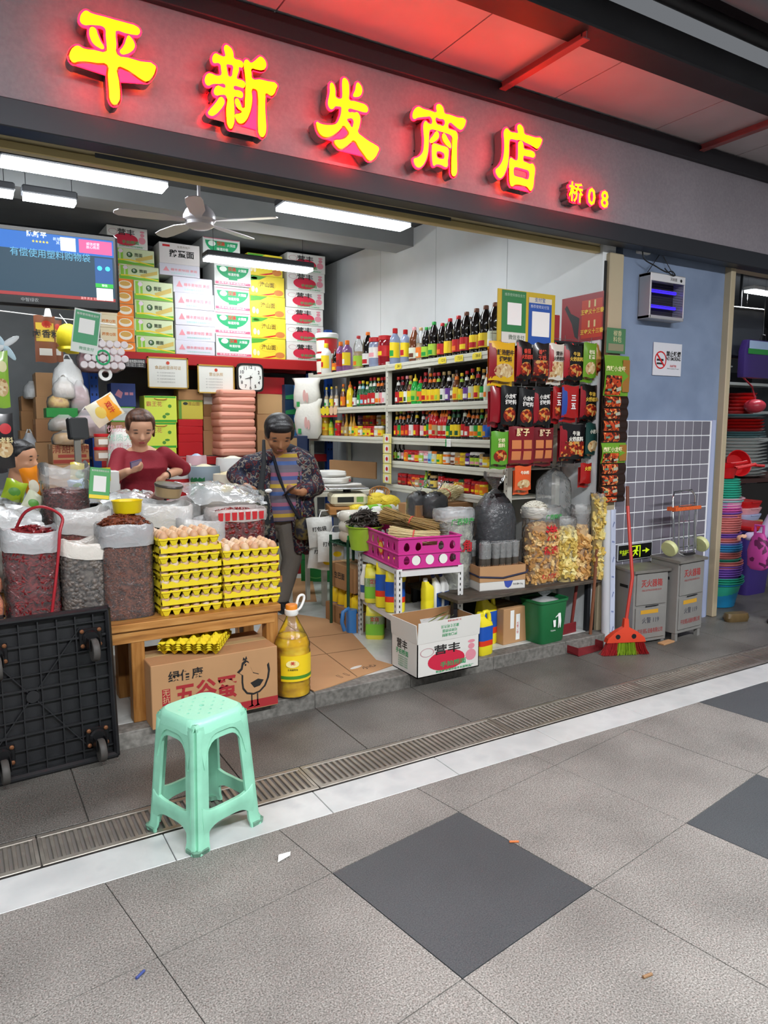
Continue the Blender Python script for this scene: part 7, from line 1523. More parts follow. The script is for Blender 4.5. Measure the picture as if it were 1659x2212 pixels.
coat = [('c',shL,elL,.072,.066),('c',elL,elL+(wrL-elL)*.82,.066,.054),('c',shR,elR,.074,.068),('c',elR,elR+(wrR-elR)*.72,.068,.058),('c',shL,q(600,985,5.12),.07,.07),('c',shR,q(640,985,5.12),.07,.07)]
def panel(pts,r): return [('c',q(*pts[i]),q(*pts[i+1]),r[i],r[i+1]) for i in range(len(pts)-1)]
coat += panel([(556,1005,5.0),(552,1060,4.97),(556,1110,4.98),(560,1168,5.0)],[.065,.06,.06,.055])+panel([(575,1015,4.95),(572,1070,4.9),(580,1120,4.92),(586,1166,4.96)],[.035,.035,.04,.04])
coat += panel([(656,1005,5.0),(658,1060,4.96),(662,1110,4.96),(662,1182,4.98)],[.065,.066,.068,.06])+panel([(640,1000,4.97),(640,1060,4.90),(640,1120,4.90),(646,1186,4.92)],[.03,.034,.042,.04])
coat += [('l',[ringat(612,1000,5.17,.16,.05),ringat(608,1060,5.17,.19,.06),ringat(606,1120,5.17,.20,.06),ringat(606,1170,5.17,.20,.05)])]
organic('coat',coat,COAT,wc,.010,4)
organic('hood',panel([(585,978,5.10),(625,972,5.16),(660,985,5.12),(650,1000,4.98)],[.03,.05,.045,.03]),mat('1a1c2a',.8),wc,.009,4)
TRO = mat('7c7770',.85,bump=.15,bscale=120)
organic('trousers',[('e',Vector((0,.02,.74)),(.145,.12,.12)),('c',hipL,knL,.098,.075),('c',knL,anL+Vector((0,0,.02)),.075,.058),('c',hipR,knR,.10,.078),('c',knR,anR+Vector((0,0,.02)),.078,.058)],TRO,wc,.009,4)
for an in (anL,anR): MB().loft([sup(.042,.115,3,16,0,cx=an.x,cy=an.y-.04),sup(.047,.12,3,16,.03,cx=an.x,cy=an.y-.04),sup(.04,.075,3,16,.08,cx=an.x,cy=an.y)]).build('shoe',mat('1a1a1e',.5),wc,smooth=50)
BHAIR = multi('black_hair',['0b0a0b','171417','241f22'],26,.4,detail=3,stretch=(4,4,.7),bump=.3)
organic('hair',[('e',T(0,.32,.45),(hr_*1.12,hr_*1.12,hr_*1.06),e),('e',T(.0,-.45,.86),(hr_*.92,hr_*.55,hr_*.44),e),('e',T(.80,.05,.22),(hr_*.34,hr_*.66,hr_*.72),e),('e',T(-.80,.0,.30),(hr_*.32,hr_*.6,hr_*.6),e),('e',T(.35,1.05,.2),(hr_*.5,hr_*.5,hr_*.55),e)],BHAIR,wc,.0075,3)
MB().tube([q(590,985,4.93),q(600,1020,4.90),q(615,1065,4.87),q(640,1110,4.83),q(655,1130,4.84)],.012,6).build('bag_strap',mat('151826',.7),wc,smooth=60)
bg = thing('shoulder_bag','black floral shoulder bag at the hip of the older woman','handbag',J(664,1150,4.84)); MB().loft([sup(.10*f,.045*f,3,18,z) for z,f in ((-.05,.7),(-.03,.95),(.04,1),(.10,.9),(.115,.6))]).build('bag_body',multi('floral_bag',['12121c','1a1a2a','6a5a2a','12121c','3a2a5a'],14,.7,detail=3,lo=.3,hi=.75),bg,smooth=50); MB().box((0,-.046,.03),(.12,.004,.004)).build('zip',mat('5a5a62',.4,.5),bg)
tb = thing('tote_bag','long dark patterned cloth bag hanging from the shoulder of the older woman','handbag',J(556,1150,4.88)); MB().loft([sup(a,.04*b,3,18,z,jit=.02) for z,a,b in ((-.02,.075,.8),(.0,.095,1),(.14,.10,1.1),(.26,.085,1.),(.31,.06,.6))]).build('bag_body',multi('paisley_cloth',['20262a','2c3236','14181a','8a8878','20262a','3a4a4a'],18,.8,detail=4,lo=.3,hi=.72),tb,smooth=50); MB().tube([(.03,0,.30),(.06,.0,.50),(.085,.06,.66)],[.025,.018,.012],8).build('handle',mat('2a2c30',.8),tb,smooth=60); MB().ball((.075,-.04,.30),(.028,.014,.015),12,8).build('white_bow',WHITE,tb,smooth=60)
ph = thing('smartphone','smartphone in the hand of the older woman','phone',q(625,1060,4.76)+base,(R(62),R(-20),R(12))); MB().box((0,0,0),(.07,.009,.14),b=.004).build('phone_case',mat('4a3a42',.25),ph); plate('phone_screen',[rect(-.031,-.064,.031,.064)],mat('1a1a20',.1),ph,-.0047)
# ---- seated man, profile
base = Vector((.30,4.98,.08)); q = rel(base); mn = thing('person','man with short black hair seated behind the counter, seen in profile','person',base)
hc = q(47,990,4.95); hr_ = .083; hp,T,e = head_prims(hc,hr_,R(58),R(6))
body = hp+[('c',hc+Vector((-.02,.02,-.06)),hc+Vector((-.04,.03,-.2)),.05,.058),('e',hc+Vector((-.05,.03,-.36)),(.17,.11,.17)),('e',hc+Vector((-.05,.03,-.60)),(.15,.12,.18))]
sL,sR = hc+Vector((-.2,.02,-.27)),hc+Vector((.1,.02,-.27)); eL,eR = sL+Vector((-.05,-.02,-.26)),sR+Vector((.05,-.04,-.26)); wL,wR = eL+Vector((.08,-.16,-.05)),eR+Vector((-.05,-.16,-.05))
body += [('c',sL,eL,.05,.042),('c',eL,wL,.04,.028),('c',sR,eR,.05,.042),('c',eR,wR,.04,.028)]+hand_prims(wL,Vector((.4,-.8,-.1)),Vector((0,0,1)),.95,.5,1)+hand_prims(wR,Vector((-.3,-.8,-.1)),Vector((0,0,1)),.95,.5,-1)
hz = hc.z-.78
hL,hR_,kL,kR,aL,aR = hc+Vector((-.14,0,-.74)),hc+Vector((.05,0,-.74)),hc+Vector((-.16,-.30,-.78)),hc+Vector((.08,-.30,-.78)),Vector((hc.x-.16,hc.y-.28,.08)),Vector((hc.x+.08,hc.y-.28,.08))
body += [('c',hL,kL,.08,.062),('c',kL,aL,.056,.04),('c',hR_,kR,.08,.062),('c',kR,aR,.056,.04)]
organic('body',body,SKIN3,mn,.0085,4); face_bits(mn,T,e,hr_,mat('1a1412',.7),mat('9a5a50',.45))
organic('jacket',[('c',sL,eL,.068,.06),('c',eL,eL+(wL-eL)*.85,.058,.046),('c',sR,eR,.068,.06),('c',eR,eR+(wR-eR)*.85,.058,.046),('l',[[Vector((x,y,0))+hc+Vector((-.045,.03,z)) for x,y,_ in sup(a,b,2.6,22)] for z,a,b in ((-.19,.08,.075),(-.22,.15,.09),(-.27,.18,.11),(-.5,.18,.13),(-.76,.18,.14))])],multi('camouflage_cloth',['6a6e70','8a9094','4a4a44','a8aeb0'],14,.8,detail=2),mn,.010,3)
organic('trousers',[('c',hL,kL,.092,.075),('c',kL,aL+Vector((0,0,.03)),.072,.058),('c',hR_,kR,.092,.075),('c',kR,aR+Vector((0,0,.03)),.072,.058),('e',hc+Vector((-.045,.02,-.75)),(.16,.13,.10))],mat('2a2c36',.8),mn,.011,3)
organic('hair',[('e',T(0,.22,.40),(hr_*1.04,hr_*1.10,hr_*1.02),e),('e',T(0,-.35,.80),(hr_*.80,hr_*.5,hr_*.42),e)],BHAIR,mn,.008,3)
for an in (aL,aR): MB().loft([sup(.042,.115,3,16,0,cx=an.x,cy=an.y-.04),sup(.046,.12,3,16,.03,cx=an.x,cy=an.y-.04),sup(.04,.075,3,16,.08,cx=an.x,cy=an.y)]).build('shoe',mat('202024',.5),mn,smooth=50)
sx = base+hc; t = thing('wooden_stool','plain wooden stool under the seated man','stool',(sx.x-.045,sx.y+.02,.08)); sz = sx.z-.84-.08
MB().box((0,0,sz-.015),(.3,.28,.03),b=.004).build('seat',WOOD,t)
for x in (-.12,.12):
    for y in (-.11,.11): MB().box((x,y,(sz-.03)/2),(.035,.035,sz-.03)).build('leg',WOODV,t)
# ================================================================== goods table between crate and shelves
tb2 = thing('goods_table','table piled with packets in front of the bottle shelves','table',(2.79,4.60,.08)); MB().box((0,0,.74),(.80,.82,.03)).build('table_top',SHELF,tb2)
for x in (-.37,.37):
    for y in (-.38,.38): MB().box((x,y,.362),(.035,.035,.725)).build('leg',SHELF,tb2)
ZT2 = .836
s2 = thing('counter_scale','cream electronic scale with steel pan on the goods table','scale',(2.50,4.74,ZT2+.06),R(-20)); MB().box((0,0,.045),(.27,.28,.09),b=.02).build('scale_body',mat('d8cfae',.4),s2); MB().box((0,.02,.125),(.30,.25,.01),b=.004).build('scale_pan',mat('b8bbbe',.25,.8),s2); MB().cyl((0,.02,.088),(0,.02,.12),.03,10).build('pan_stem',DARKM,s2); plate('scale_display',[rect(-.09,.03,.03,.07)],mat('22241f',.3),s2,-.141); plate('scale_keys',[rect(.05,.03,.10,.07)],mat('7aa04a',.4),s2,-.141)
o = thing('wooden_block','wooden board under the cream electronic scale','board',(2.50,4.74,ZT2),R(-20)); MB().box((0,0,.028),(.30,.30,.056),b=.004).build('board_block',WOOD,o); MB().box((0,-.152,.028),(.2,.002,.02)).build('board_slot',mat('4a3018',.8),o)
YN = mat('f0d840',.6,var=.25,scale=20,dark=.85); PN = mat('ece2b4',.6,var=.2,scale=20,dark=.9)
def nest(name,label,loc,a,b,h,m,n=260,cat='noodles'):
    t = thing(name,label,cat,loc); mb = MB(); mb.ball((0,0,h*.4),(a*.78,b*.78,h*.38),16,8)
    for i in range(n):
        th,ph = random.uniform(0,6.28),random.uniform(-.1,1.4); pts = []
        for k in range(4):
            tt = th+k*.4; pp = ph+random.uniform(-.45,.45); pts.append((a*math.cos(tt)*math.cos(pp),b*math.sin(tt)*math.cos(pp),h*.45+h*.5*math.sin(pp)))
        mb.tube(pts,.0045,3,False)
    mb.build('noodle_strands',m,t,smooth=50,kind='stuff'); return t
for k,(px,py,Y,a) in enumerate(((770,1052,4.75,.09),(805,1060,4.70,.10),(840,1052,4.72,.09),(815,1044,4.95,.09),(770,1075,4.62,.07))):
    x = on_plane(px,py,Y).x; nest('yellow_noodles',['bright yellow noodle nest right of the cream scale','large bright yellow noodle nest in the middle','bright yellow noodle nest farthest right','bright yellow noodle nest at the back','small yellow noodle nest before the scale'][k],(x,Y,ZT2+.0),a,.075,.12 if k < 4 else .08,YN)
for k,(px,Y,rz) in enumerate(((965,4.28,25),(1000,4.30,5),(1035,4.33,-15))):
    x = on_plane(px,1070,Y).x; strands(150,.22,.05,PN,'noodle_bundle',['pale rice noodle bundle behind the leaf bag, left','pale rice noodle bundle behind the leaf bag, middle','pale rice noodle bundle near the black fungus bag'][k],(x-.02,Y,ZT2+.15+.02*k),(0,R(-8),R(rz)),splay=.9,fan=.3)
o = carton('display_carton','low carton raising the pale noodle bundles',(3.0,4.18,.08),(.5,.24,ZT2+.01),0,KRAFT2)
for k,(px,py,Y) in enumerate(((905,1078,4.25),(940,1090,4.15))):
    p = on_plane(px,py,Y); tied_bag('seaweed_bag',['tied clear bag of dark seaweed behind the dried stalks','second tied clear bag of dark seaweed nearer the leaf bag'][k],(p.x,Y,ZT2),.085,.07,.26,BLK,filmcol='e8ecf0',op=.08,neck=.72,flare=.8,fill=.95)
c = carton('display_carton','low carton under the seaweed bags',(2.80,4.08,.08),(.34,.14,ZT2-.082),0,KRAFT2)
PKC = [('e6e8e2','white'),('d8e0c8','pale green'),('e4d8d0','cream'),('dcd4cc','beige')]
for k in range(5):
    y = 4.46-.07*k; c,cn = PKC[k % 4]
    o = MB().loft([sup(.13,.035,4,16,0),sup(.14,.04,4,16,.012),sup(.14,.04,4,16,.03),sup(.12,.032,4,16,.042)]).build('noodle_pack',mat(c,.35),None,smooth=50,loc=(2.42+.02*k,y,ZT2+.001),rot=(0,0,R(-8+4*k))); tag(o,'%s wrapped noodle pack, %s back on the near part of the goods table' % (cn,NTH[4-k]),'packet','wrapped noodle packs')
    plate('pack_label',[rect(-.05,.008,.05,.034)],[GRN,RED,mat('9ac83a',.4),ORG,BLUE][k],o,-.041)
for k in range(3):
    o = MB().loft([sup(.075,.06,4,16,0),sup(.09,.07,4,16,.02),sup(.09,.07,4,16,.05),sup(.075,.06,4,16,.068)]).build('vermicelli_pillow',mat(['c8b8a4','d8d2c4','e0dccf'][k],.35,var=.2,scale=20),None,smooth=50,loc=(2.30,4.28,.70+.069*k),rot=(0,0,R(-6+5*k))); tag(o,'clear pillow pack of vermicelli, %s of three beside the green basin' % ['lowest','middle','top'][k],'packet','vermicelli pillow packs'); plate('pack_label',[rect(-.07,.02,-.03,.05)],GRN,o,-.071)
for k in range(2):
    o = MB().lathe([(.028,-.11),(.034,-.1),(.034,.1),(.028,.11)],14,M=Matrix.Rotation(R(90),3,'Y')).build('paper_roll',mat('e8eae6',.4),None,smooth=40,loc=(2.60+.06*k,4.56-.08*k,ZT2+.0345),rot=(0,0,R(18))); tag(o,['white wrapped roll with green label beside the cream scale','second white roll with green label nearer the crate'][k],'roll'); MB().lathe([(.0345,-.05),(.0345,.06)],14,M=Matrix.Rotation(R(90),3,'Y'),cap0=False,cap1=False).build('roll_label',LGRN,o)
o = pouch('red_noodle_pack','red and white noodle pack lying on the goods table',(2.62,4.36,ZT2+.012),.24,.07,None,RED,(R(-86),0,R(12)),None,th=.02,parts=[('white_band',('r',-.02,.01,.10,.06),WHITE)])
# white goods at the far end, basket, cardboard
for k in range(6):
    o = MB().loft([sup(.15,.11,3.5,18,0,jit=.03),sup(.17,.12,3.5,18,.02,jit=.03),sup(.16,.115,3.5,18,.045,jit=.03)]).build('plastic_bag_bundle',mat(['e8e8e6','efeeea','ddd8dc','e6e4de'][k % 4],.5,var=.1,scale=8),None,smooth=50,loc=(2.54+.24*(k % 2),5.35+.20*(k//2)*.6,.95+.046*(k//2)+.001*k),rot=(0,0,.3*k)); tag(o,'bundle of white plastic bags, %s in the pile behind the scale' % NTH[k],'bag bundle','white bag bundles')
    plate('bundle_mark',[rect(-.05,.012,.02,.03)],[RED,mat('2a2f4a',.5),WHITE][k % 3],o,-.121)
o = thing('back_table','low white table under the white bag bundles','table',(2.68,5.48,.08)); MB().box((0,0,.85),(.66,.62,.03)).build('table_top',SHELF,o)
for x in (-.3,.3):
    for y in (-.28,.28): MB().box((x,y,.417),(.03,.03,.835)).build('leg',SHELF,o)
bk = thing('wicker_basket','tan plastic basket of papers tilted on the goods table','basket',(2.90,4.98,ZT2+.02),(R(20),R(-18),R(30)))
for k in range(18):
    a = 2*math.pi*k/18; MB().box((.095*math.cos(a),.07*math.sin(a),.05),(.012,.004,.10),a+math.pi/2).build('basket_slat',mat('b88450',.5),bk)
MB().lathe([(.10,.098),(.106,.10),(.106,.112),(.098,.112)],22,sy=.74,cap0=False,cap1=False).lathe([(.09,0),(.095,.006),(.0,.006)],22,sy=.74,cap1=False).build('basket_rim',mat('b88450',.5),bk,smooth=40); MB().box((0,0,.09),(.11,.07,.03),.3,.01).build('paper_wad',mat('dfe0ea',.5,var=.3,scale=40),bk)
c = carton('flattened_carton','brown cardboard leaning on the wall under the far shelf bay',(3.32,6.2,.98),(.70,.02,.16),R(-78),KRAFT,tape=False)
c = carton('blue_carton','dark blue carton with tan label on the lower white rack at the far end',(2.90,6.60,1.12),(.26,.2,.26),R(-10),mat('1c2c50',.5),tape=False); plate('label_panel',[rect(-.10,.06,.02,.24)],mat('a88458',.6),c,-.0004)
o = thing('low_rack','small white rack under the dark blue carton','rack',(2.92,6.72,.08)); MB().box((0,0,1.02),(.40,.34,.035)).build('rack_shelf',SHELF,o)
for x in (-.18,.18):
    for y in (-.15,.15): MB().box((x,y,.5),(.03,.03,1.0)).build('leg',SHELF,o)
# green wire stand with hanging white bags
gw = thing('green_wire_stand','dark green wire stand carrying packets beside the lime basin','stand',(2.315,4.36,.08)); GWM = mat('1f4a34',.4,.2)
for x in (-.08,.10):
    for y in (-.13,.13): MB().cyl((x,y,0),(x,y,.64 if True else .5),.011,8).build('stand_post',GWM,gw)
for k in range(7): MB().cyl((-.08,-.13+.043*k,.60),(.10,-.13+.043*k,.60),.004,5).build('wire',GWM,gw)
MB().box((.01,0,.592),(.2,.28,.006)).build('wire_frame',GWM,gw)
for k,(x,y,z) in enumerate(((2.27,4.70,.60),(2.29,4.60,.50),(2.28,4.76,.42))):
    t = pouch('carrier_bags',['upper bunch of white printed carrier bags hanging beside the green stand','middle bunch of white carrier bags hanging beside the green stand','lower bunch of white carrier bags near the green cases'][k],(x,y,z),.19,.22,None,mat('d9d9d3',.5,bump=.5,bscale=18),(R(-6),R(-7+6*k),R(-32)),'white carrier bags','bag',th=.07,parts=[('printed_mark',('e',.05,.06,.03,.02),YEL)]); ptext(t,'打包袋',INKB,0,.13,.035)
    MB().tube([(0,0,.21),(.02,.03,.26),(.10,.06,.26)],.004,5).build('handle',WHITE,t)
# ================================================================== things on and before the pillar
def pil(px0,px1,py0,py1,Y=3.45): return pxr(px0,px1,py0,py1,Y)
x,z,w,h = pil(1372,1398,518,548); so_ = thing('wall_socket','white double wall socket with black plug under the fascia','socket',(x,3.45,z)); MB().box((0,-.02,h/2),(w,.04,h),b=.006).build('socket_box',mat('dcdad4',.4),so_); plate('socket_hole',[rect(-.012,h*.68,-.008,h*.78),rect(.008,h*.68,.012,h*.78)],BLACK,so_,-.0402); MB().box((.012,-.055,h*.30),(.028,.03,.034),b=.006).build('plug',BLACK,so_)
x,z,w,h = pil(1405,1484,598,686,3.34); zp = thing('insect_zapper','grey electric insect killer with two violet tubes hanging on the pillar','insect killer',(x,3.35,z))
ZM = mat('b2b1b4',.4,.3)
MB().box((0,.05,h-.012),(w,.10,.024),b=.004).box((0,.05,.012),(w,.10,.024),b=.004).box((-w/2+.007,.05,h/2),(.014,.10,h),b=.003).box((w/2-.005,.05,h/2),(.010,.10,h),b=.003).box((0,.097,h/2),(w,.006,h)).build('housing',ZM,zp); MB().box((0,.0,h*.90),(w*.98,.006,h*.17),b=.003).build('front_plate',mat('cfcfd2',.4),zp); MB().box((0,.09,h*.45),(w*.94,.004,h*.8)).build('back_screen',mat('17131c',.6),zp)
for zz in (.30,.64): MB().cyl((-w*.42,.05,h*zz),(w*.40,.05,h*zz),.011,10).build('uv_tube',emis('3a26d8',1.3),zp,smooth=60)
for k in range(14): MB().cyl((-w*.46,.006,h*(.06+.055*k)),(w*.46,.006,h*(.06+.055*k)),.0011,4).build('grid_wire',mat('3a363e',.4,.6),zp)
text('灭蚊器',INKB,zp,(.05,-.004,h*.89),.024); plate('switch_dot',[ell(w*.36,h*.89,.011,.011,12)],BLACK,zp,-.0035)
n0 = on_plane(1428,545,3.44)-Vector((x,3.35,z)); MB().tube([(-w*.42,.06,h),n0],.0028,5).tube([n0,(w*.40,.06,h)],.0028,5).build('chain',mat('4a484a',.4,.7),zp)
s0 = on_plane(1388,540,3.40)-Vector((x,3.35,z)); MB().tube(bend([s0,s0+Vector((.01,-.01,-.06)),Vector((-w*.30,.03,h+.05)),Vector((-w*.08,.0,h+.012)),Vector((.02,-.01,h+.02)),Vector((.05,-.012,h-.005)),Vector((.0,-.012,h+.0)),Vector((-.06,-.012,h+.03))]),.0042,6).build('power_cord',BLACK,zp,smooth=60)
x,z,w,h = pil(1410,1474,744,810,3.44); ns = thing('no_smoking_sign','white NO SMOKING sign with red prohibition ring on the pillar','sign',(x,3.441,z)); MB().box((0,.003,h/2),(w,.006,h),b=.001).build('sign_plate',mat('d6d6dc',.3),ns); plate('red_ring',ringpoly(-w*.25,h*.47,.062,.062,.15,n=30),RED,ns,-.0008); plate('red_bar',[[(-w*.25-.045,h*.47+.036),(-w*.25-.036,h*.47+.045),(-w*.25+.045,h*.47-.036),(-w*.25+.036,h*.47-.045)]],RED,ns,-.0012); plate('cigarette',[rect(-w*.25-.04,h*.47-.006,-w*.25+.03,h*.47+.008),rect(-w*.25-.04,h*.47-.03,-w*.25+.03,h*.47-.018)],INKB,ns,-.001)
text('禁止吸烟',INKB,ns,(w*.20,-.002,h*.66),.042,FR,.02,w=.155); text('NO SMOKING',INKB,ns,(w*.20,-.002,h*.52),.034,FR,.012,w=.155); text('违者罚款',RED,ns,(w*.20,-.002,h*.30),.018); text('FINE ACCORDING TO LAW',mat('5a5a5e',.5),ns,(w*.20,-.002,h*.22),.010)
x,z,w,h = pil(1332,1408,1169,1213,3.43); ex = thing('exit_sign','black EXIT sign with lime running figure and arrow behind the steel cabinets','exit sign',(x,3.425,z),(0,R(0),0)); LIME = emis('c4e020',.35)
MB().box((0,.003,h/2),(w,.008,h),b=.001).build('sign_frame',mat('b9bcc0',.4),ex); plate('black_field',[rect(-w*.48,h*.05,w*.48,h*.95)],mat('0e0f10',.3),ex,-.0014); plate('door_mark',[rect(-w*.13,h*.12,-w*.10,h*.86),rect(-w*.13,h*.80,w*.15,h*.86),rect(w*.12,h*.12,w*.15,h*.86)],LIME,ex,-.002)
plate('running_figure',[ell(w*.04,h*.72,.012,.013,12),[(-w*.02,h*.62),(w*.06,h*.62),(w*.04,h*.42),(-w*.03,h*.40)],[(-w*.03,h*.42),(w*.03,h*.44),(w*.08,h*.28),(w*.05,h*.25),(w*.01,h*.36)],[(-w*.03,h*.42),(w*.0,h*.38),(-w*.05,h*.22),(-w*.09,h*.18),(-w*.09,h*.24),(-w*.06,h*.28)],[(-w*.02,h*.62),(-w*.08,h*.52),(-w*.07,h*.48),(-w*.01,h*.55)],[(w*.05,h*.62),(w*.10,h*.50),(w*.08,h*.48),(w*.04,h*.54)]],LIME,ex,-.002); plate('arrow',[[(w*.20,h*.53),(w*.30,h*.53),(w*.30,h*.66),(w*.42,h*.49),(w*.30,h*.32),(w*.30,h*.45),(w*.20,h*.45)]],LIME,ex,-.002); text('安全出口',LIME,ex,(-w*.31,-.003,h*.54),.026,FR,.01); text('EXIT',LIME,ex,(-w*.31,-.003,h*.38),.022,FR,.01)
# steel extinguisher cabinets
def cab(loc,rz,W,D,H,feet,lab,k):
    t = thing('extinguisher_cabinet',lab,'cabinet',loc,rz,'steel extinguisher cabinets'); S2 = mat('a3a19d',.42,.45,var=.5,scale=4,dark=.68)
    MB().box((0,D/2,feet+(H-feet)/2),(W,D,H-feet),b=.002).build('cabinet_body',S2,t); MB().loft([[(-W/2-.012,-.02,H-.01),(W/2+.012,-.02,H-.01),(W/2+.012,D+.0,H),(-W/2-.012,D+.0,H)],[(-W/2-.012,-.02,H+.008),(W/2+.012,-.02,H+.008),(W/2+.012,D,H+.016),(-W/2-.012,D,H+.016)]]).build('lid',mat('97938c',.38,.5,var=.7,scale=5,dark=.55),t)
    f0 = H-feet; d1 = MB().box((0,-.004,feet+f0*.745),(W*.88,.008,f0*.44),b=.002).build('door',S2,t); d2 = MB().box((0,-.004,feet+f0*.27),(W*.88,.008,f0*.44),b=.002).build('door',S2,t)
    MB().cyl((-.05,-.012,feet+f0*.505),(.06,-.012,feet+f0*.51),.004,6).build('door_wire',DARKM,d1)
    RI = mat('a02a2a',.6); text('灭火器箱',RI,d1,(0,-.009,feet+f0*.82),.055,FR,.015,w=W*.62); text('FIRE EXTINGUISHER BOX',RI,d1,(0,-.009,feet+f0*.73),.018,FR,0,w=W*.58)
    plate('yellow_mark',[rect(-W*.3,feet+f0*.40,W*.22,feet+f0*.455)],mat('c8962a',.6),d2,-.0085); text('火警 119',mat('4a4a52',.6),d2,(0,-.009,feet+f0*.30),.045,FR,.01,w=W*.5); text('平安消防设备有限公司',mat('9a3030',.6),d2,(0,-.009,feet+f0*.15),.036,FR,.01,w=W*.74)
    for sx in (-1,1):
        for y in (.02,D-.02): MB().box((sx*(W/2-.02),y,feet/2),(.028,.028,feet)).build('foot',S2,t)
    MB().box((-W/2-.001,D*.5,H*.78),(.002,D*.4,.02)).build('side_slot',BLACK,t); return t
cab((4.025,3.205,0),R(-7),.30,.19,.505,.012,'left steel extinguisher cabinet below the exit sign',0)
cab((4.345,3.13,0),R(3),.30,.22,.56,.055,'right steel extinguisher cabinet carrying the folded luggage cart',1)
# folded luggage cart
hc2 = thing('luggage_cart','folded chrome luggage cart with cream wheels standing on the right cabinet','luggage cart',(4.40,3.20,.577),R(2)); 
def tb(pts,r=.008): return MB().tube(pts,r,8)
tb([(-.12,.03,.03),(-.125,.06,.40),(-.10,.07,.445),(.10,.07,.45),(.13,.06,.41),(.125,.03,.03)]).build('frame_tube',CHROME,hc2,smooth=60); tb([(-.085,.02,.02),(-.09,.03,.36),(.09,.03,.365),(.085,.02,.02),(.06,.0,.005),(-.06,.0,.005),(-.085,.02,.02)],.006).build('frame_tube',CHROME,hc2,smooth=60)
for xx in (-.03,.03): tb([(xx,.02,.03),(xx,.035,.34)],.004).build('bar',CHROME,hc2)
for zz in (.12,.24,.345): tb([(-.088,.03,zz),(.088,.03,zz)],.004).build('bar',CHROME,hc2)
tb([(-.17,.05,.055),(.18,.05,.05)],.005).build('axle',CHROME,hc2); MB().box((0,-.005,.012),(.11,.03,.012),b=.004).build('base_bar',mat('18181a',.5),hc2)
for sx in (-.175,.185): MB().lathe([(.012,-.018),(.03,-.02),(.054,-.018),(.058,-.01),(.058,.01),(.054,.018),(.03,.02),(.012,.018)],24,M=Matrix.Rotation(R(68),3,'Y')).build('wheel',mat('cfd39a',.45),hc2,smooth=40,loc=(sx,.03,.06)); 
MB().box((.0,.02,.33),(.29,.012,.026),b=.003).box((.0,.085,.33),(.27,.006,.026)).box((-.145,.05,.33),(.008,.07,.026)).build('elastic_strap',multi('orange_strap',['c8461c','e06a2c','a83414'],80,.6,detail=1),hc2)
o = MB().box((0,0,.006),(.13,.05,.012),b=.002).build('wood_offcut',KRAFT,None,loc=(4.12,3.135,0),rot=(0,0,R(6))); tag(o,'flat wooden offcut on the pavement before the steel cabinets','wood piece')
# ================================================================== neighbouring homeware shop
nbw = mat('6e7276',.75)
struct('wall_far',MB().box((8.0,6.6,1.5),(6.0,.1,3.2)),nbw); struct('wall_side',MB().box((10.6,5.0,1.5),(.1,3.3,3.2)),nbw)
struct('ceiling_3',MB().box((7.4,5.05,2.98),(6.4,3.1,.08)),mat('5a5e62',.8))
struct('trim_9',MB().box((7.5,3.52,2.72),(5.0,.14,.10)),BEIGE)
fx = thing('led_ceiling_light','LED batten at the mouth of the neighbouring homeware shop','ceiling light',(5.66,3.78,2.76)); MB().box((0,0,.03),(.5,.12,.04),b=.006).build('housing',mat('d8d8d8',.5),fx); MB().box((0,0,.004),(.48,.10,.02)).build('diffuser',LED,fx); MB().cyl((0,0,.05),(0,0,.18),.004,5).build('hanging_wire',DARKM,fx)
fx = thing('led_ceiling_light','LED batten over the crockery table next door','ceiling light',(7.2,4.3,2.76)); MB().box((0,0,.03),(1.2,.12,.04),b=.006).build('housing',mat('d8d8d8',.5),fx); MB().box((0,0,.004),(1.18,.10,.02)).build('diffuser',LED,fx); MB().cyl((0,0,.05),(0,0,.18),.004,5).build('hanging_wire',DARKM,fx)  # extra lamp, added deeper inside to brighten the dim shop
def nth(n): return NTH[n] if n < len(NTH) else ['twenty-sixth','twenty-seventh','twenty-eighth','twenty-ninth','thirtieth','thirty-first','thirty-second','thirty-third','thirty-fourth','thirty-fifth','thirty-sixth','thirty-seventh','thirty-eighth','thirty-ninth','fortieth','forty-first','forty-second','forty-third','forty-fourth','forty-fifth','forty-sixth','forty-seventh','forty-eighth'][n-25]
BC = {'blue': '1f86b8','teal': '2fa88c','purple': '7a52b0','salmon': 'd9807c','sky': '3f92c4','lilac': '7a80cc','magenta': 'd05aa4','pink': 'dcb0bc','aqua': '8cc4c4','red': 'c81c24'}
bx_,by_ = 5.40,3.66
seq = [('blue',1,.205,0)]+[('teal',3,.215,1)]+[('purple',5,.195,1)]+[('salmon',2,.20,1),('teal',1,.185,1),('salmon',3,.185,1),('sky',3,.185,1),('lilac',1,.185,1),('salmon',2,.172,1),('purple',2,.175,1),('salmon',8,.168,1),('purple',1,.172,1),('magenta',4,.162,1),('aqua',1,.178,1),('pink',1,.18,1),('teal',4,.155,1),('teal',4,.145,1)]
z = .0; k = 0; BM = {}
for cname,n,r,kind in seq:
    for i in range(n):
        if (cname,r) not in BM:
            hh = .20 if k == 0 else .16
            BM[(cname,r)] = MB().lathe([(r*.70,0),(r*.74,.004),(r*.93,hh-.012),(r,hh-.010),(r*1.02,hh-.004),(r,hh),(r*.90,hh-.004),(r*.70,.010),(.01,.010)],26,cap1=False).mesh(mat(BC[cname],.35),40,'basin')
        top = .20 if k == 0 else z+.0190
        o = put('plastic_basin',BM[(cname,r)],None,(bx_+random.uniform(-.004,.004),by_+random.uniform(-.004,.004),0 if k == 0 else top-.16)); tag(o,'%s plastic basin, %s from the bottom of the tall basin stack' % (cname,nth(k)),'basin','basins stacked beside the pillar')
        z = top; k += 1
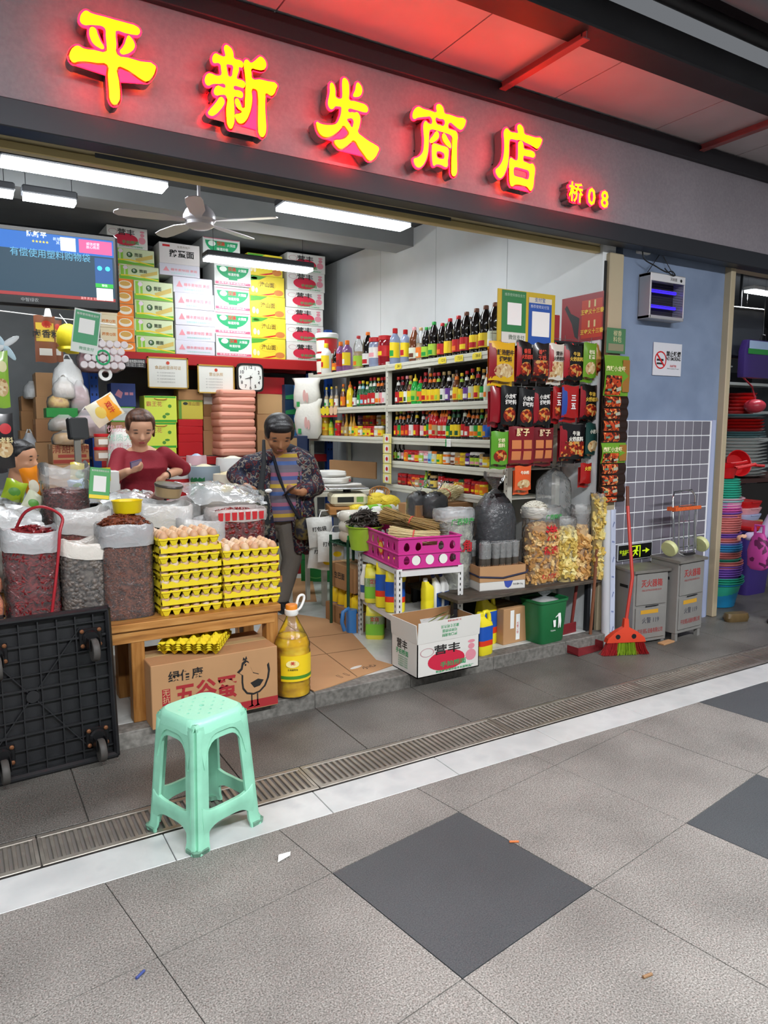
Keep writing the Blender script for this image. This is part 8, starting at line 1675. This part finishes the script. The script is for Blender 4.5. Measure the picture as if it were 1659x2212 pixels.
def dipper(lab,loc,rot,r=.11,L=.16):
    t = thing('water_dipper',lab,'dipper',loc,rot); RM = mat('d0181e',.35); MB().lathe([(r*.75,0),(r*.8,.004),(r*.97,.085),(r*1.02,.09),(r*.96,.088),(r*.76,.008),(.01,.008)],24,cap1=False).build('bowl',RM,t,smooth=40); MB().tube([(r*.95,0,.08),(r+L*.6,0,.10),(r+L,0,.115)],[.016,.014,.014],8).build('handle',RM,t,smooth=60); return t
dipper('red plastic dipper on top of the basin stack, lower of two',(bx_-.01,by_,z+.001),R(-30),.125); dipper('red plastic dipper on top of the basin stack, upper of two',(bx_-.02,by_+.01,z+.04),(0,R(5),R(-12)),.118)
# display table with crockery
tt = thing('display_table','low display table of crockery inside the neighbouring shop','table',(7.2,4.75,0)); MB().box((0,0,.93),(2.2,.8,.04)).build('table_top',mat('4a2c28',.5),tt); MB().box((0,-.38,.45),(2.1,.02,.9)).build('front_panel',mat('2a2624',.6),tt)
for x in (-1.05,1.05): MB().box((x,0,.455),(.05,.7,.91)).build('leg',mat('2a2624',.6),tt)
zt = .951; tx,ty = 7.08,4.62
def stackn(name,label,n,r,h,m,z0,cat,sh='bowl',x=tx,y=ty,grp=None):
    z = z0
    for i in range(n):
        if sh == 'plate': pr = [(r*.6,0),(r*.65,.003),(r,h*.9),(r*1.01,h*.98),(r*.97,h*.98),(r*.6,.008),(.01,.008)]
        else: pr = [(r*.8,0),(r*.86,.004),(r,h*.8),(r*1.02,h*.95),(r*.97,h*.95),(r*.8,.008),(.01,.008)]
        key = (name,r,h,m.name)
        if key not in BM: BM[key] = MB().lathe(pr,24,cap1=False).mesh(m,40,name)
        o = put(name,BM[key],None,(x+random.uniform(-.006,.006),y+random.uniform(-.006,.006),z)); tag(o,label % NTH[i],cat,grp); z += h
    return z
DW = mat('e6eae8',.3); DR = mat('c8201f',.35); DT = mat('9cc0c4',.35)
z = stackn('serving_plate','white plate, %s from the bottom of the crockery tower',12,.27,.034,DW,zt,'plate','plate',grp='plates of the crockery tower'); z = stackn('rimmed_plate','pale blue rimmed plate, %s above the white plates of the tower',3,.25,.022,DT,z,'plate','plate',grp='plates of the crockery tower')
z = stackn('red_bowl','wide red bowl, %s from the bottom in the crockery tower',4,.23,.032,DR,z,'bowl',grp='red bowls of the crockery tower'); z = stackn('rimmed_plate','pale blue rimmed plate, %s below the small red bowls',2,.24,.026,DT,z,'plate','plate',grp='plates of the crockery tower'); z = stackn('small_red_bowl','small red bowl, %s from the bottom at the tower top',6,.145,.036,DR,z,'bowl',grp='small red bowls on top of the tower')
# back shelves
bs2 = thing('display_shelves','white display shelves of homeware in the neighbouring shop','shelving',(8.45,5.9,0))
for zz in (.95,1.30,1.66,2.02): MB().box((0,0,zz),(2.2,.4,.035)).build('shelf_board',DW,bs2)
for x in (-1.08,.0,1.08): MB().box((x,-.18,1.1),(.05,.04,2.2)).build('upright',DW,bs2)
MB().box((0,.2,1.1),(2.2,.02,2.2)).build('back_panel',mat('24262a',.7),bs2)
for zz in range(9):
    x = 7.55+.19*zz
    o = MB().lathe([(.05,0),(.055,.005),(.055,.2),(.05,.205)],16).build('paper_canister',mat(['e8ebe8','eceeee','d8c83a','e4e8e6'][zz % 4],.35),None,smooth=40,loc=(x,5.78,1.678)); tag(o,'%s canister from the left on the upper shelf next door' % NTH[zz],'canister','canisters in the neighbouring shop'); MB().loft([[(.0558*math.cos(R(a)),.0558*math.sin(R(a)),z) for a in range(-150,-50,15)] for z in (.03,.13)],closed=False).build('label',LGRN if zz % 2 else ORG,o)
for zz in range(6):
    x = 7.6+.24*zz; stackn('stacked_dish','small white dish, %s in the '+['first','second','third','fourth','fifth','sixth'][zz]+' pile on the far shelf',4,.085,.03,DW,1.318,'dish','plate',x,5.8,'dish piles on the far shelf')
for zz in range(3):
    x = 7.62+.36*zz; o = thing('storage_box','%s of the translucent lidded storage boxes on the top shelf next door' % ['leftmost','middle','rightmost'][zz],'storage box',(x,5.82,2.038),group='storage boxes'); MB().box((0,0,.09),(.32,.24,.18),b=.02).build('box_body',mat('b8c6d0',.3),o); MB().box((0,0,.19),(.34,.26,.022),b=.008).build('lid',DW,o); MB().box((0,-.125,.15),(.08,.01,.05),b=.004).build('clip',mat('6a8ad0',.4),o)
x,z,w,h = pxr(1562,1647,668,772,4.3); mo = thing('hanging_monitor','dark switched-off monitor hanging in the neighbouring shop','monitor',(x,4.3,z),(0,0,R(-6))); MB().box((0,.02,h/2),(w,.04,h),b=.01).build('monitor_case',mat('141518',.3),mo); plate('screen',[rect(-w*.46,h*.06,w*.46,h*.93)],mat('3c4046',.2),mo,-.0005); MB().cyl((0,.05,h*.6),(0,.05,2.94-z),.012,8).build('ceiling_pole',DARKM,mo)
x,z,w,h = pxr(1598,1690,742,815,4.15); pb = thing('purple_carrier_bag','purple and blue printed carrier bag hanging beside the dark monitor','bag',(x,4.15,z)); MB().loft([sup(w*.5*f,.05*f,5,20,h*q) for q,f in ((0,.98),(.05,1),(.7,1),(.95,.9),(1,.85))]).build('bag_body',mat('3c2a6a',.35),pb,smooth=40); plate('green_band',[rect(-w*.46,h*.62,w*.46,h*.76)],mat('2a8a3c',.4),pb,-.052); plate('blue_top',[rect(-w*.44,h*.76,w*.44,h*.97)],mat('a8c0e0',.4),pb,-.052); MB().tube([(-.05,0,h),(-.02,0,h+.06),(.03,0,h+.06),(.06,0,h)],.005,5).build('handle',BLACK,pb); MB().cyl((0,0,h+.06),(0,0,2.94-z),.003,5).build('hook',CHROME,pb)
x,z,w,h = pxr(1616,1645,855,892,4.4); ld = thing('red_ladle','translucent red ladle hanging above the crockery tower','ladle',(x,4.4,z)); MB().ball((0,0,h*.4),(w*.5,w*.5,h*.4),16,10).build('ladle_bowl',mat('d04050',.3),ld,smooth=60); MB().tube([(0,0,h*.8),(-w*.3,.0,h*1.5),(-w*1.1,0,h*2.0)],.008,6).build('handle',mat('d04050',.3),ld,smooth=60); MB().cyl((-w*1.1,0,h*2.0),(-w*1.1,0,2.94-z),.002,5).build('hook',CHROME,ld)
for k in range(5):
    o = MB().box((0,0,.016),(.15,.10,.030),b=.002).build('boxed_set',mat(['b8201f','d8c84a','b8201f','c8b890','a81c1e'][k],.4),None,loc=(6.22+.17*(k % 3)+.0,4.42+.02*k,zt+.032*(k//3)),rot=(0,0,.04*k)); tag(o,'%s boxed cutlery set, %s on the crockery table' % (['red','yellow','red','tan','dark red'][k],['leftmost','second','third','upper left','upper right'][k]),'box','boxed sets'); plate('box_print',[rect(-.04,.01,.04,.022)],YEL,o,-.0501)
o = MB().loft([sup(.09,.035,4,16,0,jit=.05),sup(.10,.045,4,16,.03,jit=.05),sup(.09,.035,4,16,.065,jit=.05)]).build('wrapped_bundle',mat('6a5636',.35,var=.5,scale=20),None,smooth=40,loc=(5.06,3.24,0),rot=(0,0,R(-20))); tag(o,'brown film-wrapped bundle on the pavement before the basin stack','bundle')
pt = thing('purple_crate','purple plastic bin beside the basin stack','bin',(6.05,3.85,0)); MB().loft([sup(.16,.16,6,20,zz) for zz in (0,)]+[sup(.2,.2,6,20,.55),sup(.21,.21,6,20,.56),sup(.21,.21,6,20,.58)]).build('bin_shell',mat('3f2f7a',.4),pt,smooth=40); MB().box((0,0,.60),(.44,.44,.04),b=.01).build('red_lid',mat('c0181e',.4),pt)
for k,(c,zz) in enumerate((('b8c4e8',0),('e8a8b0',1),('c8181e',2))):
    o = MB().loft([sup(.13,.13,5,20,0),sup(.15,.15,5,20,.05),sup(.15,.15,5,20,.06)]).build('square_basin',mat(c,.35),None,smooth=40,loc=(6.4,4.12,.60+.061*zz)); tag(o,'%s square basin in the small pile behind the customer' % ['lilac','pink','red'][k],'basin','square basins'); MB().box((0,-.152,.052),(.12,.006,.01)).build('rim_grip',mat(c,.4),o)
o = carton('stock_carton','brown carton carrying the square basins',(6.4,3.98,0),(.3,.3,.60),0,KRAFT)
# customer at the right edge
base = Vector((5.30,3.10,0)); q = rel(base)
cu_ = thing('person','customer in a lilac shirt and jeans cut off by the right edge','person',base)
def rr(x,y,z): return Vector((x,y,z))
hp,T,e = head_prims(rr(.06,.05,1.48),.085,R(-60),R(10)); shl,shr = rr(-.02,.18,1.26),rr(.10,-.12,1.26); ell_,elr = rr(-.10,.26,1.02),rr(-.04,-.16,1.0); wl,wr = rr(-.26,.36,1.02),rr(-.16,-.04,.86)
hl,hr2,kl,kr,al,ar = rr(.06,.09,.78),rr(.08,-.08,.78),rr(.02,.10,.43),rr(.02,-.09,.43),rr(.05,.10,.08),rr(.03,-.09,.08)
body = hp+[('c',rr(.08,.05,1.42),rr(.09,.04,1.28),.05,.056),('e',rr(.08,.03,1.12),(.11,.16,.18)),('e',rr(.08,.02,.88),(.11,.15,.14)),('c',shl,ell_,.05,.042),('c',ell_,wl,.04,.026),('c',shr,elr,.05,.042),('c',elr,wr,.04,.026),('c',hl,kl,.08,.06),('c',kl,al,.055,.038),('c',hr2,kr,.08,.06),('c',kr,ar,.055,.038)]
body += hand_prims(wl,Vector((-.9,.2,.1)),Vector((0,0,1)),.95,.8,1)+hand_prims(wr,Vector((-.6,.3,-.4)),Vector((-.2,-.3,.9)),.95,.6,-1)
organic('body',body,SKIN,cu_,.0085,4); face_bits(cu_,T,e,.085,mat('2a1c16',.7),mat('a8504a',.45))
organic('shirt',[('c',shl,ell_,.068,.062),('c',ell_,ell_+(wl-ell_)*.8,.06,.05),('c',shr,elr,.068,.062),('c',elr,elr+(wr-elr)*.8,.06,.05),('l',[[Vector((x,y,0))+rr(.085,.03,z) for x,y,_ in sup(a,b,2.6,22)] for z,a,b in ((1.33,.075,.08),(1.29,.10,.16),(1.2,.13,.18),(1.0,.135,.175),(.80,.14,.18))])],mat('b7a8c8',.7),cu_,.010,3)
organic('jeans',[('e',rr(.075,.0,.78),(.13,.165,.11)),('c',hl,kl,.095,.075),('c',kl,al+rr(0,0,.03),.072,.062),('c',hr2,kr,.095,.075),('c',kr,ar+rr(0,0,.03),.072,.062)],mat('3f5f92',.8,var=.3,scale=10),cu_,.010,3)
organic('hair',[('e',T(0,.30,.42),(.095,.097,.092),e),('e',T(0,-.42,.82),(.07,.045,.036),e),('e',T(0,.9,-.4),(.06,.05,.10),e)],BHAIR,cu_,.009,3)
for an in (al,ar): MB().loft([sup(.115,.042,3,16,0,cx=an.x-.05,cy=an.y),sup(.12,.047,3,16,.03,cx=an.x-.05,cy=an.y),sup(.07,.04,3,16,.08,cx=an.x,cy=an.y)]).build('shoe',mat('2a2220',.5),cu_,smooth=50)
mb_ = thing('polka_bag','magenta polka dot cloth bag carried by the customer at the right edge','bag',(5.13,3.08,.58)); MB().loft([sup(.05*f,.09*f,2.6,18,.30*qq,jit=.05) for qq,f in ((0,.6),(.1,.95),(.5,1),(.85,.7),(1,.4))]).build('bag_body',multi('polka_cloth',['b03a8c','b03a8c','5a1448'],30,.6,kind='voronoi'),mb_,smooth=50); MB().tube([(0,-.03,.28),(.0,-.03,.36),(.0,.04,.36),(0,.04,.28)],.012,6).build('handle',mat('b03a8c',.6),mb_,smooth=60)
dipper('red plastic dipper leaning against the crockery tower',(6.62,4.36,1.10),(R(75),R(8),R(-25)),.13,.12)
cu_.scale = (.64,)*3; cu_.location = (5.27,3.0,0); mb_.location = (4.99,3.05,.44); mb_.scale = (.9,)*3
bpy.data.scenes.remove(TMP)
